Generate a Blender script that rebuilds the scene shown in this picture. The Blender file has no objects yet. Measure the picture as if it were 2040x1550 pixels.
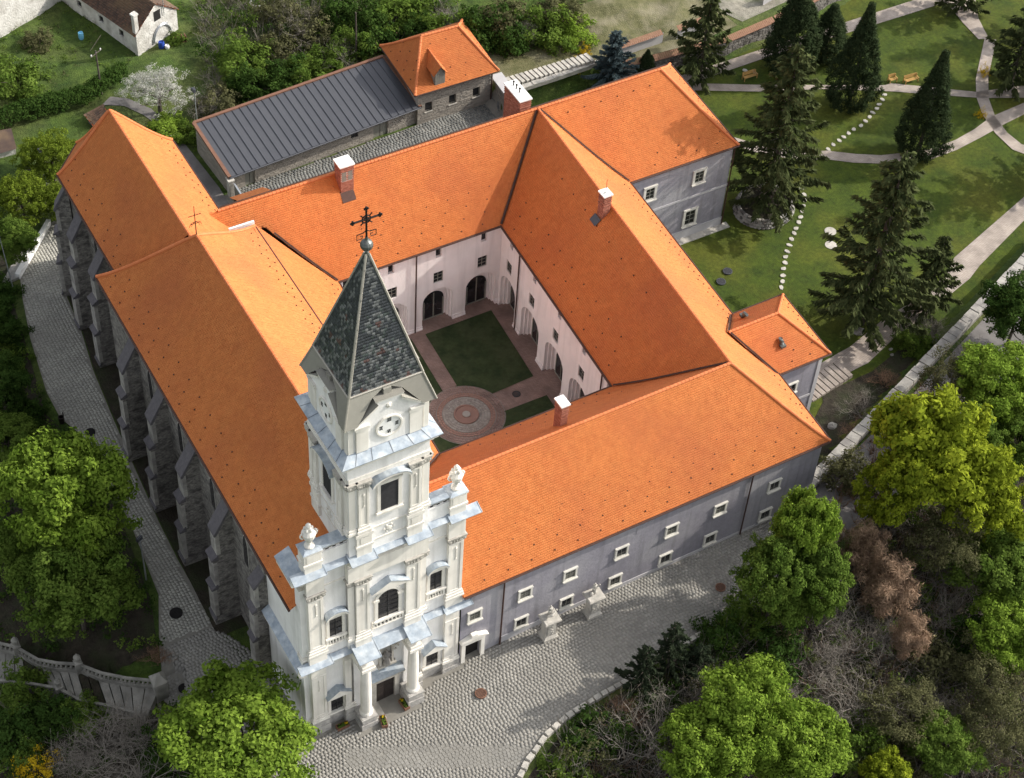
import bpy, math, random
import numpy as np
from mathutils import Vector, Matrix
R = math.radians
sc = bpy.context.scene
col = sc.collection
rng = random.Random(7)
nr = np.random.default_rng(7)

# ------------------------------------------------------------------ camera, sky, sun, exposure
CAM = np.array((-31.438, -81.71, 139.797)); FPX = 3598.27
_t, _y, _r = 0.8211, -0.54778, 0.07618
FW = np.array((-math.sin(_y)*math.cos(_t), math.cos(_y)*math.cos(_t), -math.sin(_t)))
_rt = np.array((math.cos(_y), math.sin(_y), 0.0)); _up = np.cross(_rt, FW)
RT = math.cos(_r)*_rt + math.sin(_r)*_up
UP = -math.sin(_r)*_rt + math.cos(_r)*_up
cd = bpy.data.cameras.new('camera'); cam = bpy.data.objects.new('camera', cd); col.objects.link(cam)
cam.matrix_world = Matrix(((RT[0], UP[0], -FW[0], CAM[0]), (RT[1], UP[1], -FW[1], CAM[1]),
                           (RT[2], UP[2], -FW[2], CAM[2]), (0, 0, 0, 1)))
cd.sensor_width = 36.0; cd.lens = FPX/2040*36.0; cd.clip_start = 1.0; cd.clip_end = 5000
sc.camera = cam
SUN = Vector((0.98, -0.185, 0.635)).normalized()
w = bpy.data.worlds.new('World'); sc.world = w; w.use_nodes = True
nt = w.node_tree; bg = nt.nodes['Background']
sky = nt.nodes.new('ShaderNodeTexSky'); sky.sky_type = 'NISHITA'; sky.sun_disc = False
sky.sun_elevation = math.asin(SUN.z); sky.sun_rotation = math.atan2(SUN.x, SUN.y)
sky.air_density = 1.0; sky.dust_density = 3.0; sky.ozone_density = 0.6
hz = nt.nodes.new('ShaderNodeHueSaturation'); hz.inputs['Saturation'].default_value = 0.22    # hazy, pale spring sky
nt.links.new(sky.outputs[0], hz.inputs['Color']); nt.links.new(hz.outputs[0], bg.inputs[0]); bg.inputs[1].default_value = 0.15
sl = bpy.data.lights.new('sun', 'SUN'); sl.energy = 2.6; sl.angle = R(0.6); sl.color = (1.0, 0.93, 0.82)
so = bpy.data.objects.new('sun', sl); col.objects.link(so)
so.rotation_euler = SUN.to_track_quat('Z', 'Y').to_euler(); so.location = (60, -40, 90)
sc.view_settings.view_transform = 'Standard'; sc.view_settings.look = 'None'
sc.view_settings.gamma = 1.0; sc.view_settings.exposure = 0.84; sc.view_settings.use_curve_mapping = False
sc.cycles.max_bounces = 5; sc.cycles.diffuse_bounces = 3; sc.cycles.transmission_bounces = 3
sc.cycles.transparent_max_bounces = 4

# ------------------------------------------------------------------ helpers
def at(px, py, z):                    # the point of the place that lies at height z behind a photo pixel
    d = FW*FPX + RT*(px-1020) - UP*(py-775)
    q = CAM + d*((z-CAM[2])/d[2]); return float(q[0]), float(q[1]), float(z)
CA = 0.0230; _c, _s = math.cos(CA), math.sin(CA)
def CH(x, y, z=0.0): return (_c*x-_s*y, _s*x+_c*y, z)          # church frame
SH, KK = 0.0437, 0.028
def M(u, v, z=0.0): return (u+SH*(v-20), v+KK*(u-45), z)        # cloister frame
ID = lambda x, y, z: (x, y, z)
CHROT = CA; MROTX = math.atan(KK); MROTY = -math.atan(SH)   # turn of a wall along u / along v
WLOC = {}
def meta(o, label=None, cat=None, group=None, kind=None):
    if label: o['label'] = label
    if cat: o['category'] = cat
    if group: o['group'] = group
    if kind: o['kind'] = kind
    return o
def thing(name, label, cat, loc=(0, 0, 0), group=None, rotz=0.0):
    o = bpy.data.objects.new(name, None); o.empty_display_size = 0.5; col.objects.link(o)
    o.location = loc; o.rotation_euler = (0, 0, rotz); WLOC[o.name] = Vector(loc)
    return meta(o, label, cat, group)
def attach(o, parent):
    o.parent = parent; WLOC[o.name] = WLOC[parent.name]
class MB:
    def __init__(s, fr=ID): s.v = []; s.f = []; s.m = []; s.t = []; s.fr = fr
    def add(s, vs, fs, mi=0, t=None):
        n = len(s.v); s.v += [tuple(q) for q in vs]
        s.f += [tuple(i+n for i in f) for f in fs]; s.m += [mi]*len(fs)
        s.t += [rng.random() if t is None else t]*len(fs)
    def poly(s, pts, mi=0, t=None): s.add(pts, [tuple(range(len(pts)))], mi, t)
    def box(s, x0, x1, y0, y1, z0, z1, mi=0, t=None):
        s.add([(x0,y0,z0),(x1,y0,z0),(x1,y1,z0),(x0,y1,z0),(x0,y0,z1),(x1,y0,z1),(x1,y1,z1),(x0,y1,z1)],
              [(3,2,1,0),(4,5,6,7),(0,1,5,4),(1,2,6,5),(2,3,7,6),(3,0,4,7)], mi, t)
    def frus(s, x0, x1, y0, y1, z0, z1, d, mi=0, t=None):      # box whose top is inset by d
        s.add([(x0,y0,z0),(x1,y0,z0),(x1,y1,z0),(x0,y1,z0),(x0+d,y0+d,z1),(x1-d,y0+d,z1),(x1-d,y1-d,z1),(x0+d,y1-d,z1)],
              [(3,2,1,0),(4,5,6,7),(0,1,5,4),(1,2,6,5),(2,3,7,6),(3,0,4,7)], mi, t)
    def prism(s, pts, ax, a0, a1, mi=0, t=None):               # pts: 2D outline; ax: 'x','y','z' extrusion axis
        n = len(pts)
        def q(p, a): return (a, p[0], p[1]) if ax == 'x' else ((p[0], a, p[1]) if ax == 'y' else (p[0], p[1], a))
        s.add([q(p, a0) for p in pts]+[q(p, a1) for p in pts],
              [tuple(range(n-1, -1, -1)), tuple(range(n, 2*n))]+[(i, (i+1) % n, n+(i+1) % n, n+i) for i in range(n)], mi, t)
    def tube(s, pts, r, n=6, mi=0, t=None):
        P = [Vector(p) for p in pts]; rs = r if isinstance(r, (list, tuple)) else [r]*len(P)
        vs = []; fs = []
        for i, p in enumerate(P):
            d = (P[min(i+1, len(P)-1)]-P[max(i-1, 0)]).normalized()
            a = d.orthogonal().normalized() if i == 0 else (a-d*a.dot(d)).normalized()
            b = d.cross(a)
            for k in range(n):
                an = 2*math.pi*k/n; vs.append(p+(a*math.cos(an)+b*math.sin(an))*rs[i])
        for i in range(len(P)-1):
            for k in range(n): fs.append((i*n+k, i*n+(k+1) % n, (i+1)*n+(k+1) % n, (i+1)*n+k))
        fs.append(tuple(range(n-1, -1, -1))); fs.append(tuple((len(P)-1)*n+k for k in range(n)))
        s.add(vs, fs, mi, t)
    def lathe(s, prof, cx=0, cy=0, n=12, mi=0, t=None):
        vs = [(cx+r*math.cos(2*math.pi*k/n), cy+r*math.sin(2*math.pi*k/n), z) for r, z in prof for k in range(n)]
        fs = [(i*n+k, i*n+(k+1) % n, (i+1)*n+(k+1) % n, (i+1)*n+k) for i in range(len(prof)-1) for k in range(n)]
        fs += [tuple(range(n-1, -1, -1)), tuple((len(prof)-1)*n+k for k in range(n))]
        s.add(vs, fs, mi, t)
    def ball(s, c, r, n=10, mi=0, t=None):
        rx, ry, rz = r if isinstance(r, tuple) else (r, r, r)
        m = max(4, n//2); vs = []; fs = []
        for i in range(m+1):
            a = math.pi*i/m
            for k in range(n):
                b = 2*math.pi*k/n
                vs.append((c[0]+rx*math.sin(a)*math.cos(b), c[1]+ry*math.sin(a)*math.sin(b), c[2]+rz*math.cos(a)))
        for i in range(m):
            for k in range(n): fs.append((i*n+k, (i+1)*n+k, (i+1)*n+(k+1) % n, i*n+(k+1) % n))
        s.add(vs, fs, mi, t)
    def mesh(s, name, mats, off=(0, 0, 0), smooth=False):
        me = bpy.data.meshes.new(name); ox, oy, oz = off; fr = s.fr
        vs = [fr(*q) for q in s.v]
        me.from_pydata([(q[0]-ox, q[1]-oy, q[2]-oz) for q in vs], [], s.f)
        for m_ in (mats if isinstance(mats, (list, tuple)) else [mats]): me.materials.append(m_)
        if any(s.m): me.polygons.foreach_set('material_index', s.m)
        at_ = me.attributes.new('tone', 'FLOAT', 'FACE'); at_.data.foreach_set('value', s.t)
        if smooth: me.polygons.foreach_set('use_smooth', [True]*len(s.f))
        me.update(); return me
    def build(s, name, mats, parent=None, smooth=False, label=None, cat=None, group=None, kind=None):
        if parent is not None: off = WLOC[parent.name]
        else:
            vs = [s.fr(*q) for q in s.v]
            off = Vector((sum(q[0] for q in vs)/len(vs), sum(q[1] for q in vs)/len(vs), min(q[2] for q in vs)))
        o = bpy.data.objects.new(name, s.mesh(name, mats, off, smooth)); col.objects.link(o)
        if parent is not None: attach(o, parent)
        else: o.location = off; WLOC[o.name] = Vector(off)
        return meta(o, label, cat, group, kind)
def put(name, me, parent, loc, rotz=0.0, scale=None, rel=False):       # object that shares mesh data
    o = bpy.data.objects.new(name, me); col.objects.link(o)
    if parent is not None:
        o.parent = parent
        o.location = loc if rel else Vector(loc)-WLOC[parent.name]
    else: o.location = loc
    o.rotation_euler = (0, 0, rotz)
    if scale is not None: o.scale = scale
    return o
def np_mesh(name, V, F, tone, mats, colr=None):
    me = bpy.data.meshes.new(name); n, k = F.shape
    me.vertices.add(len(V)); me.vertices.foreach_set('co', np.ascontiguousarray(V, dtype=np.float32).ravel())
    me.loops.add(n*k); me.loops.foreach_set('vertex_index', np.ascontiguousarray(F, dtype=np.int32).ravel())
    me.polygons.add(n); me.polygons.foreach_set('loop_start', np.arange(0, n*k, k, dtype=np.int32))
    me.polygons.foreach_set('loop_total', np.full(n, k, dtype=np.int32))
    for m_ in (mats if isinstance(mats, (list, tuple)) else [mats]): me.materials.append(m_)
    me.update(calc_edges=True)
    a = me.attributes.new('tone', 'FLOAT', 'FACE'); a.data.foreach_set('value', np.ascontiguousarray(tone, dtype=np.float32))
    if colr is not None:
        c = me.attributes.new('tint', 'FLOAT_COLOR', 'FACE')
        c.data.foreach_set('color', np.ascontiguousarray(np.hstack([colr, np.ones((n, 1))]), dtype=np.float32).ravel())
    return me
def np_obj(name, V, F, tone, mats, parent=None, kind=None, label=None, cat=None, colr=None, group=None):
    if parent is not None: off = np.array(WLOC[parent.name])
    else: off = np.array((V[:, 0].mean(), V[:, 1].mean(), V[:, 2].min()))
    o = bpy.data.objects.new(name, np_mesh(name, V-off, F, tone, mats, colr)); col.objects.link(o)
    if parent is not None: attach(o, parent)
    else: o.location = off; WLOC[o.name] = Vector(off)
    return meta(o, label, cat, group, kind)

# ------------------------------------------------------------------ materials
def srgb(r, g, b):
    f = lambda c: ((c/255+0.055)/1.055)**2.4 if c > 10 else c/255/12.92
    return (f(r), f(g), f(b), 1)
def mat(name, c1, c2=None, scale=1.0, rough=0.85, bump=0.0, bscale=None, tone=0.0, c3=None, s3=0.15, k3=0.5,
        metal=0.0, spec=0.3, vec=None, detail=4.0, attr=False, streak=None, fine=None):
    m = bpy.data.materials.new(name); m.use_nodes = True; n = m.node_tree.nodes; L = m.node_tree.links
    b = n['Principled BSDF']; b.inputs['Roughness'].default_value = rough; b.inputs['Metallic'].default_value = metal
    b.inputs['Specular IOR Level'].default_value = spec
    geo = n.new('ShaderNodeNewGeometry'); mp = n.new('ShaderNodeMapping')
    if vec: mp.inputs['Scale'].default_value = vec
    L.new(geo.outputs['Position'], mp.inputs[0])
    c2 = c2 or c1
    no = n.new('ShaderNodeTexNoise'); no.inputs['Scale'].default_value = scale; no.inputs['Detail'].default_value = detail
    no.inputs['Roughness'].default_value = 0.65; L.new(mp.outputs[0], no.inputs['Vector'])
    rp = n.new('ShaderNodeMapRange'); rp.inputs[1].default_value = 0.3; rp.inputs[2].default_value = 0.7
    L.new(no.outputs['Fac'], rp.inputs[0]); fac = rp.outputs[0]
    if tone:
        ta = n.new('ShaderNodeAttribute'); ta.attribute_name = 'tone'
        mx = n.new('ShaderNodeMix'); mx.inputs[0].default_value = tone
        L.new(fac, mx.inputs[2]); L.new(ta.outputs['Fac'], mx.inputs[3]); fac = mx.outputs[0]
    mc = n.new('ShaderNodeMix'); mc.data_type = 'RGBA'; mc.inputs[6].default_value = c1; mc.inputs[7].default_value = c2
    L.new(fac, mc.inputs[0]); out = mc.outputs[2]
    if attr:
        ca = n.new('ShaderNodeAttribute'); ca.attribute_name = 'tint'
        m2 = n.new('ShaderNodeMix'); m2.data_type = 'RGBA'; m2.blend_type = 'MULTIPLY'; m2.inputs[0].default_value = 1
        L.new(ca.outputs['Color'], m2.inputs[6]); L.new(out, m2.inputs[7]); out = m2.outputs[2]
    if c3:
        n3 = n.new('ShaderNodeTexNoise'); n3.inputs['Scale'].default_value = s3; n3.inputs['Detail'].default_value = 5
        L.new(mp.outputs[0], n3.inputs['Vector'])
        r3 = n.new('ShaderNodeMapRange'); r3.inputs[1].default_value = 0.45; r3.inputs[2].default_value = 0.68; r3.inputs[4].default_value = k3
        L.new(n3.outputs['Fac'], r3.inputs[0])
        m3 = n.new('ShaderNodeMix'); m3.data_type = 'RGBA'; m3.inputs[7].default_value = c3
        L.new(r3.outputs[0], m3.inputs[0]); L.new(out, m3.inputs[6]); out = m3.outputs[2]
    if streak:
        m4 = n.new('ShaderNodeMapping'); m4.inputs['Scale'].default_value = (1.6, 1.6, .10); L.new(geo.outputs['Position'], m4.inputs[0])
        n4 = n.new('ShaderNodeTexNoise'); n4.inputs['Scale'].default_value = 1.0; n4.inputs['Detail'].default_value = 6; L.new(m4.outputs[0], n4.inputs['Vector'])
        r4 = n.new('ShaderNodeMapRange'); r4.inputs[1].default_value = .5; r4.inputs[2].default_value = .75; r4.inputs[4].default_value = streak[1]; L.new(n4.outputs['Fac'], r4.inputs[0])
        x4 = n.new('ShaderNodeMix'); x4.data_type = 'RGBA'; x4.inputs[7].default_value = streak[0]; L.new(r4.outputs[0], x4.inputs[0]); L.new(out, x4.inputs[6]); out = x4.outputs[2]
    if fine:
        n5 = n.new('ShaderNodeTexNoise'); n5.inputs['Scale'].default_value = fine[0]; n5.inputs['Detail'].default_value = 6; n5.inputs['Roughness'].default_value = .75; L.new(geo.outputs['Position'], n5.inputs['Vector'])
        r5 = n.new('ShaderNodeMapRange'); r5.inputs[1].default_value = .25; r5.inputs[2].default_value = .75; r5.inputs[3].default_value = 1-fine[1]; r5.inputs[4].default_value = 1+fine[1]; L.new(n5.outputs['Fac'], r5.inputs[0])
        x5 = n.new('ShaderNodeMix'); x5.data_type = 'RGBA'; x5.blend_type = 'MULTIPLY'; x5.inputs[0].default_value = 1; L.new(out, x5.inputs[6]); L.new(r5.outputs[0], x5.inputs[7]); out = x5.outputs[2]
    L.new(out, b.inputs['Base Color'])
    if bump:
        nb = n.new('ShaderNodeTexNoise'); nb.inputs['Scale'].default_value = bscale or scale*2; nb.inputs['Detail'].default_value = 5
        L.new(mp.outputs[0], nb.inputs['Vector'])
        bp = n.new('ShaderNodeBump'); bp.inputs['Strength'].default_value = min(1, bump); bp.inputs['Distance'].default_value = 0.12
        L.new(nb.outputs['Fac'], bp.inputs['Height']); L.new(bp.outputs[0], b.inputs['Normal'])
    return m
def brickmat(name, c1, c2, mortar, bw, bh, rough=0.85, rot=0.0, msize=0.02, c3=None):
    m = mat(name, c1, c2, scale=2.0, rough=rough); n = m.node_tree.nodes; L = m.node_tree.links; b = n['Principled BSDF']
    geo = n.new('ShaderNodeNewGeometry'); mp = n.new('ShaderNodeMapping'); mp.inputs['Rotation'].default_value = (0, 0, rot)
    L.new(geo.outputs['Position'], mp.inputs[0])
    bt = n.new('ShaderNodeTexBrick'); bt.inputs['Scale'].default_value = 1; bt.inputs['Brick Width'].default_value = bw
    bt.inputs['Row Height'].default_value = bh; bt.inputs['Mortar Size'].default_value = msize
    bt.inputs['Color1'].default_value = c1; bt.inputs['Color2'].default_value = c2; bt.inputs['Mortar'].default_value = mortar
    L.new(mp.outputs[0], bt.inputs[0])
    no = n.new('ShaderNodeTexNoise'); no.inputs['Scale'].default_value = 0.5; no.inputs['Detail'].default_value = 6
    L.new(geo.outputs['Position'], no.inputs['Vector'])
    rp = n.new('ShaderNodeMapRange'); rp.inputs[1].default_value = 0.3; rp.inputs[2].default_value = 0.7; rp.inputs[3].default_value = 0.7; rp.inputs[4].default_value = 1.2
    L.new(no.outputs['Fac'], rp.inputs[0])
    mx = n.new('ShaderNodeMix'); mx.data_type = 'RGBA'; mx.blend_type = 'MULTIPLY'; mx.inputs[0].default_value = 1
    L.new(bt.outputs['Color'], mx.inputs[6]); L.new(rp.outputs[0], mx.inputs[7]); L.new(mx.outputs[2], b.inputs['Base Color'])
    return m
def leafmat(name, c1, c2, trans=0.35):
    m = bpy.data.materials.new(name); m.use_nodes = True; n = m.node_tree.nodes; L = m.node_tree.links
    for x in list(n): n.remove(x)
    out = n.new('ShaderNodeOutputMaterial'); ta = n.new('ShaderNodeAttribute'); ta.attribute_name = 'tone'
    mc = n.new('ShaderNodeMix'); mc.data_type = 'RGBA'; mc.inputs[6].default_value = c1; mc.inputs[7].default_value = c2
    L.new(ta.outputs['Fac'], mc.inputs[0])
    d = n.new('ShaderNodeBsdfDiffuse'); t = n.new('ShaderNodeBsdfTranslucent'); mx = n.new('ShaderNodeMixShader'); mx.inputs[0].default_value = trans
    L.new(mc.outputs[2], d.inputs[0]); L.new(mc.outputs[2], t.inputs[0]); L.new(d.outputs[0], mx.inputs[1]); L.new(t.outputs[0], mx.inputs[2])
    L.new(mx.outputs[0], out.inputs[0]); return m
def c4(r, g, b): return (r, g, b, 1)
TILE = mat('roof_tile', c4(.49,.139,.036), c4(.60,.202,.058), scale=1.5, rough=.75, tone=.3, c3=c4(.43,.118,.042), s3=.12, k3=.55, fine=(.9, .12))
RIDGE = mat('ridge_tile', c4(.52,.15,.05), c4(.62,.2,.075), scale=2, rough=.75, tone=.5)
PLW = mat('white_plaster', c4(.80,.79,.78), c4(.86,.85,.84), scale=.8, rough=.9, bump=.15, bscale=6, c3=c4(.70,.69,.67), s3=.5, k3=.5, streak=(c4(.52,.51,.49), .45))
PLC = mat('cream_plaster', c4(.75,.72,.66), c4(.81,.78,.72), scale=1.2, rough=.9, c3=c4(.64,.61,.55), s3=.8, k3=.5, streak=(c4(.46,.44,.40), .5))
PLP = mat('courtyard_plaster', c4(.80,.74,.74), c4(.86,.80,.80), scale=.5, rough=.9, bump=.3, bscale=3, c3=c4(.70,.66,.66), s3=.35, k3=.5, streak=(c4(.52,.48,.48), .4))
PLG = mat('grey_plaster', c4(.235,.226,.262), c4(.295,.284,.32), scale=.5, rough=.92, bump=.2, bscale=4, c3=c4(.36,.355,.37), s3=.18, k3=.7, streak=(c4(.15,.145,.16), .55), fine=(2, .08))
BAND = mat('light_band_plaster', c4(.42,.41,.43), c4(.48,.47,.48), scale=1, rough=.9)
ZINC = mat('zinc_sheet', c4(.26,.31,.37), c4(.38,.43,.48), scale=1.6, rough=.5, metal=.25, spec=.4, c3=c4(.52,.56,.59), s3=1.3, k3=.8, fine=(1.5, .22))
SHEET = mat('grey_metal_sheet', c4(.072,.076,.09), c4(.092,.096,.11), scale=.7, rough=.5, metal=.3, spec=.4, tone=.5)
COPPER = mat('brown_gutter_metal', c4(.055,.028,.022), c4(.08,.04,.03), scale=3, rough=.55, metal=.2)
RUST = mat('brown_verge_metal', c4(.17,.085,.055), c4(.23,.12,.08), scale=2, rough=.6, metal=.2)
RUBBLE = mat('rubble_masonry', c4(.09,.085,.085), c4(.33,.31,.28), scale=3.2, rough=.95, bump=1.0, bscale=3.5, vec=(1, 1, 1.6), c3=c4(.05,.045,.045), s3=1.1, k3=.75)
ASHLAR = mat('weathered_ashlar', c4(.26,.25,.24), c4(.44,.42,.38), scale=1.6, rough=.9, bump=.5, tone=.4, c3=c4(.14,.13,.13), s3=.7, k3=.6)
CAPST = mat('dark_coping_stone', c4(.085,.08,.09), c4(.15,.14,.15), scale=2.5, rough=.9, bump=.6, tone=.4)
STONE = mat('pale_limestone', c4(.42,.40,.36), c4(.55,.52,.47), scale=2, rough=.9, bump=.3, tone=.3, c3=c4(.26,.25,.23), s3=1.2, k3=.6)
PLINTH = mat('weathered_plinth_stone', c4(.34,.33,.31), c4(.50,.48,.45), scale=2.2, rough=.9, bump=.4, c3=c4(.2,.19,.19), s3=1.4, k3=.6)
GREYST = mat('coursed_grey_stone', c4(.23,.21,.185), c4(.33,.30,.26), scale=1.5, rough=.95, tone=.85, bump=.5)
GLASS = mat('dark_window_glass', c4(.012,.012,.014), c4(.03,.03,.034), scale=.7, rough=.12, spec=.5)
DARK = mat('dark_opening', c4(.012,.011,.011), c4(.02,.018,.018), scale=2, rough=.9)
GLASS2 = mat('curtained_window_glass', c4(.05,.052,.045), c4(.13,.13,.115), scale=1.3, rough=.2, spec=.5)
SASH = mat('grey_green_sash', c4(.19,.19,.165), c4(.24,.235,.205), scale=3, rough=.7)
WOODD = mat('dark_door_wood', c4(.028,.022,.02), c4(.045,.036,.032), scale=3, rough=.7, vec=(4, 4, .5))
LOUVRE = mat('dark_louvre', c4(.02,.02,.022), c4(.035,.035,.038), scale=3, rough=.7)
IRON = mat('black_wrought_iron', c4(.018,.014,.013), c4(.03,.024,.022), scale=5, rough=.5, metal=.5)
BALL = mat('dull_copper_ball', c4(.10,.11,.11), c4(.17,.18,.17), scale=3, rough=.4, metal=.5)
OLDST = mat('old_dark_stone', c4(.19,.185,.17), c4(.36,.345,.31), scale=2, rough=.95, tone=.3, bump=.5, c3=c4(.07,.07,.06), s3=1.0, k3=.6)
SURR = mat('window_surround_plaster', c4(.58,.56,.51), c4(.68,.66,.60), scale=2, rough=.9, streak=(c4(.30,.29,.27), .5))
SLATE = mat('spire_slate', c4(.75,.75,.75), c4(1, 1, 1), scale=2, rough=.38, spec=.4, tone=.6, attr=True)
SKIRT = mat('grey_skirt_slate', c4(.22,.21,.185), c4(.32,.31,.27), scale=1.2, rough=.55, tone=.6)
HIPM = mat('lead_hip_strip', c4(.33,.31,.27), c4(.42,.40,.35), scale=2, rough=.5, metal=.3)
BRICK = mat('red_brick', c4(.25,.085,.055), c4(.44,.19,.13), scale=3, rough=.9, tone=.8)
MORT = mat('lime_mortar', c4(.50,.44,.40), c4(.58,.52,.48), scale=4, rough=.95)
CAPW = mat('white_chimney_cap', c4(.78,.78,.77), c4(.84,.84,.83), scale=3, rough=.8)
COB = mat('cobblestone', c4(.20,.193,.18), c4(.355,.343,.315), scale=.5, rough=.85, tone=.65, c3=c4(.22,.21,.19), s3=.12, k3=.6)
COBL = mat('shade_lifted_cobblestone', c4(.26,.255,.235), c4(.46,.45,.40), scale=.5, rough=.85, tone=.6, c3=c4(.30,.29,.26), s3=.12, k3=.6)  # cobble colour raised to brighten the lane where the church shades it
COBB = mat('cobble_bedding', c4(.19,.18,.16), c4(.25,.238,.212), scale=1.2, rough=.95)
PINK = brickmat('pink_clay_pavers', c4(.37,.315,.275), c4(.44,.38,.335), c4(.25,.215,.19), .32, .16, rot=.5)
COURTP = brickmat('courtyard_brick_paving', c4(.235,.15,.125), c4(.30,.20,.17), c4(.17,.13,.12), .3, .15, rot=.8)
REDRING = mat('red_paver_ring', c4(.235,.135,.11), c4(.30,.185,.15), scale=2, rough=.85, tone=.6)
SETT = mat('grey_sett_ring', c4(.22,.19,.17), c4(.33,.30,.27), scale=2, rough=.85, tone=.8)
LAWN = mat('mown_lawn', c4(.026,.048,.004), c4(.064,.092,.007), scale=.35, rough=.95, bump=.5, bscale=14, c3=c4(.098,.102,.012), s3=.14, k3=.75, detail=9, fine=(2.2, .5))
CLAWN = mat('courtyard_lawn', c4(.018,.034,.012), c4(.045,.062,.022), scale=.6, rough=.95, bump=.6, bscale=16, c3=c4(.055,.065,.03), s3=.3, k3=.6, detail=9, fine=(2.5, .3))
WILD = mat('wild_ground', c4(.026,.052,.010), c4(.070,.110,.018), scale=.6, rough=.97, bump=1, bscale=6, c3=c4(.115,.110,.045), s3=.10, k3=.55, detail=10, fine=(1.6, .5))
DRYG = mat('dry_grass_bank', c4(.075,.080,.030), c4(.16,.15,.075), scale=1.2, rough=.97, bump=1, bscale=7, c3=c4(.24,.215,.15), s3=.35, k3=.7, detail=10)
GRAVEL = mat('gravelly_soil', c4(.17,.16,.13), c4(.32,.30,.25), scale=1.5, rough=.97, bump=.8, bscale=6, c3=c4(.07,.095,.03), s3=.3, k3=.8, detail=10)
SOIL = mat('dark_soil', c4(.022,.018,.013), c4(.05,.042,.03), scale=1.5, rough=.97, bump=1, bscale=5, c3=c4(.03,.045,.014), s3=.5, k3=.6)
ROADM = mat('grey_lane', c4(.15,.14,.14), c4(.21,.20,.195), scale=.8, rough=.95, c3=c4(.11,.105,.10), s3=.25, k3=.6, bump=.3)
OLDTILE = mat('old_brown_tile', c4(.055,.040,.036), c4(.14,.085,.062), scale=2, rough=.9, tone=.8, c3=c4(.19,.13,.075), s3=.4, k3=.6)
OLDW = mat('flaking_whitewash', c4(.50,.49,.46), c4(.66,.65,.62), scale=1.4, rough=.95, bump=.8, bscale=4, c3=c4(.30,.28,.25), s3=.6, k3=.7)
BENCH = mat('honey_wood', c4(.38,.22,.07), c4(.50,.31,.11), scale=4, rough=.6, vec=(1, 6, 1))
STEEL = mat('galvanised_steel', c4(.42,.44,.47), c4(.50,.52,.55), scale=3, rough=.4, metal=.6)
BARK = mat('bark', c4(.055,.045,.036), c4(.11,.095,.08), scale=5, rough=.95, vec=(3, 3, 1))
TWIG = mat('grey_twig', c4(.13,.115,.10), c4(.26,.235,.205), scale=2, rough=.9)
TWIGB = mat('brown_twig', c4(.14,.085,.055), c4(.25,.155,.10), scale=2, rough=.9)
TERRA = mat('terracotta', c4(.20,.10,.065), c4(.30,.17,.11), scale=4, rough=.85)
BLUEP = mat('blue_plastic', c4(.02,.06,.32), rough=.5)
CYANP = mat('light_blue_plastic', c4(.18,.48,.70), rough=.5)
WHITEP = mat('white_plastic', c4(.75,.75,.75), rough=.5)
BLACK = mat('black_numeral', c4(.012,.012,.012), rough=.6)
L_BRIGHT = leafmat('bright_green_leaf', c4(.080,.145,.016), c4(.255,.36,.055))
L_LIME = leafmat('yellow_green_leaf', c4(.095,.135,.012), c4(.32,.375,.034))
L_MID = leafmat('mid_green_leaf', c4(.060,.110,.018), c4(.160,.230,.045))
L_DARK = leafmat('dark_green_leaf', c4(.020,.045,.010), c4(.058,.100,.022), .2)
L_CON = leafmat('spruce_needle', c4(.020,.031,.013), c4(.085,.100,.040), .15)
L_CYP = leafmat('yew_needle', c4(.011,.020,.009), c4(.048,.066,.030), .12)
L_BLUE = leafmat('blue_spruce_needle', c4(.030,.048,.052), c4(.085,.115,.12), .12)
L_PINE = leafmat('dark_pine_needle', c4(.010,.016,.010), c4(.034,.045,.026), .12)
L_BLOS = leafmat('white_blossom', c4(.30,.30,.26), c4(.58,.58,.54), .3)
L_YG = leafmat('young_leaf', c4(.075,.115,.014), c4(.20,.26,.034))
L_YEL = leafmat('yellow_blossom', c4(.42,.28,.012), c4(.62,.45,.03), .3)
L_BROWN = leafmat('brown_dry_leaf', c4(.17,.115,.08), c4(.40,.28,.195), .2)
L_OLIVE = leafmat('olive_bud', c4(.065,.068,.032), c4(.145,.145,.070), .3)

# ------------------------------------------------------------------ terrain
WALLA, WALLB = np.array((55.2, 2.6)), np.array((104.5, 23.0))       # garden wall line
BND = np.array([(-60,104),(-16,92),(-3.2,75),(-6,66.5),(-7,57),(-8.3,46),(-6.5,41),(-6.3,30),(-7,20),(-8.6,14),(-10.5,9.5),
    (-8,3),(-4,-4),(-1,-12),(2,-30),(4,-70),(15,-70),(12.5,-30),(12.6,-16),(13.7,-13.4),(15.8,-11.8),(18.4,-10.4),(21,-9.6),(24,-9.2),
    (27,-8.9),(31,-8.1),(35,-7.7),(40,-7),(48,-5.9),(56,-4),(64,-1.5),(75,3),(90,9),(106,15.5),(150,33),(400,60),(400,400),(-60,400)], float)
def inpoly(x, y, P):
    c = np.zeros(x.shape, bool); n = len(P)
    for i in range(n):
        x0, y0 = P[i]; x1, y1 = P[(i+1) % n]
        if y0 == y1: continue
        c ^= ((y0 > y) != (y1 > y)) & (x < (x1-x0)*(y-y0)/(y1-y0)+x0)
    return c
def pdist(x, y, P, closed=True):
    d = np.full(x.shape, 1e9); n = len(P)
    for i in range(n if closed else n-1):
        a = P[i]; b = P[(i+1) % n]; ab = b-a
        t = np.clip(((x-a[0])*ab[0]+(y-a[1])*ab[1])/(ab@ab), 0, 1)
        d = np.minimum(d, np.hypot(x-a[0]-t*ab[0], y-a[1]-t*ab[1]))
    return d
def sstep(a, b, t): t = np.clip((t-a)/(b-a), 0, 1); return t*t*(3-2*t)
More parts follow.
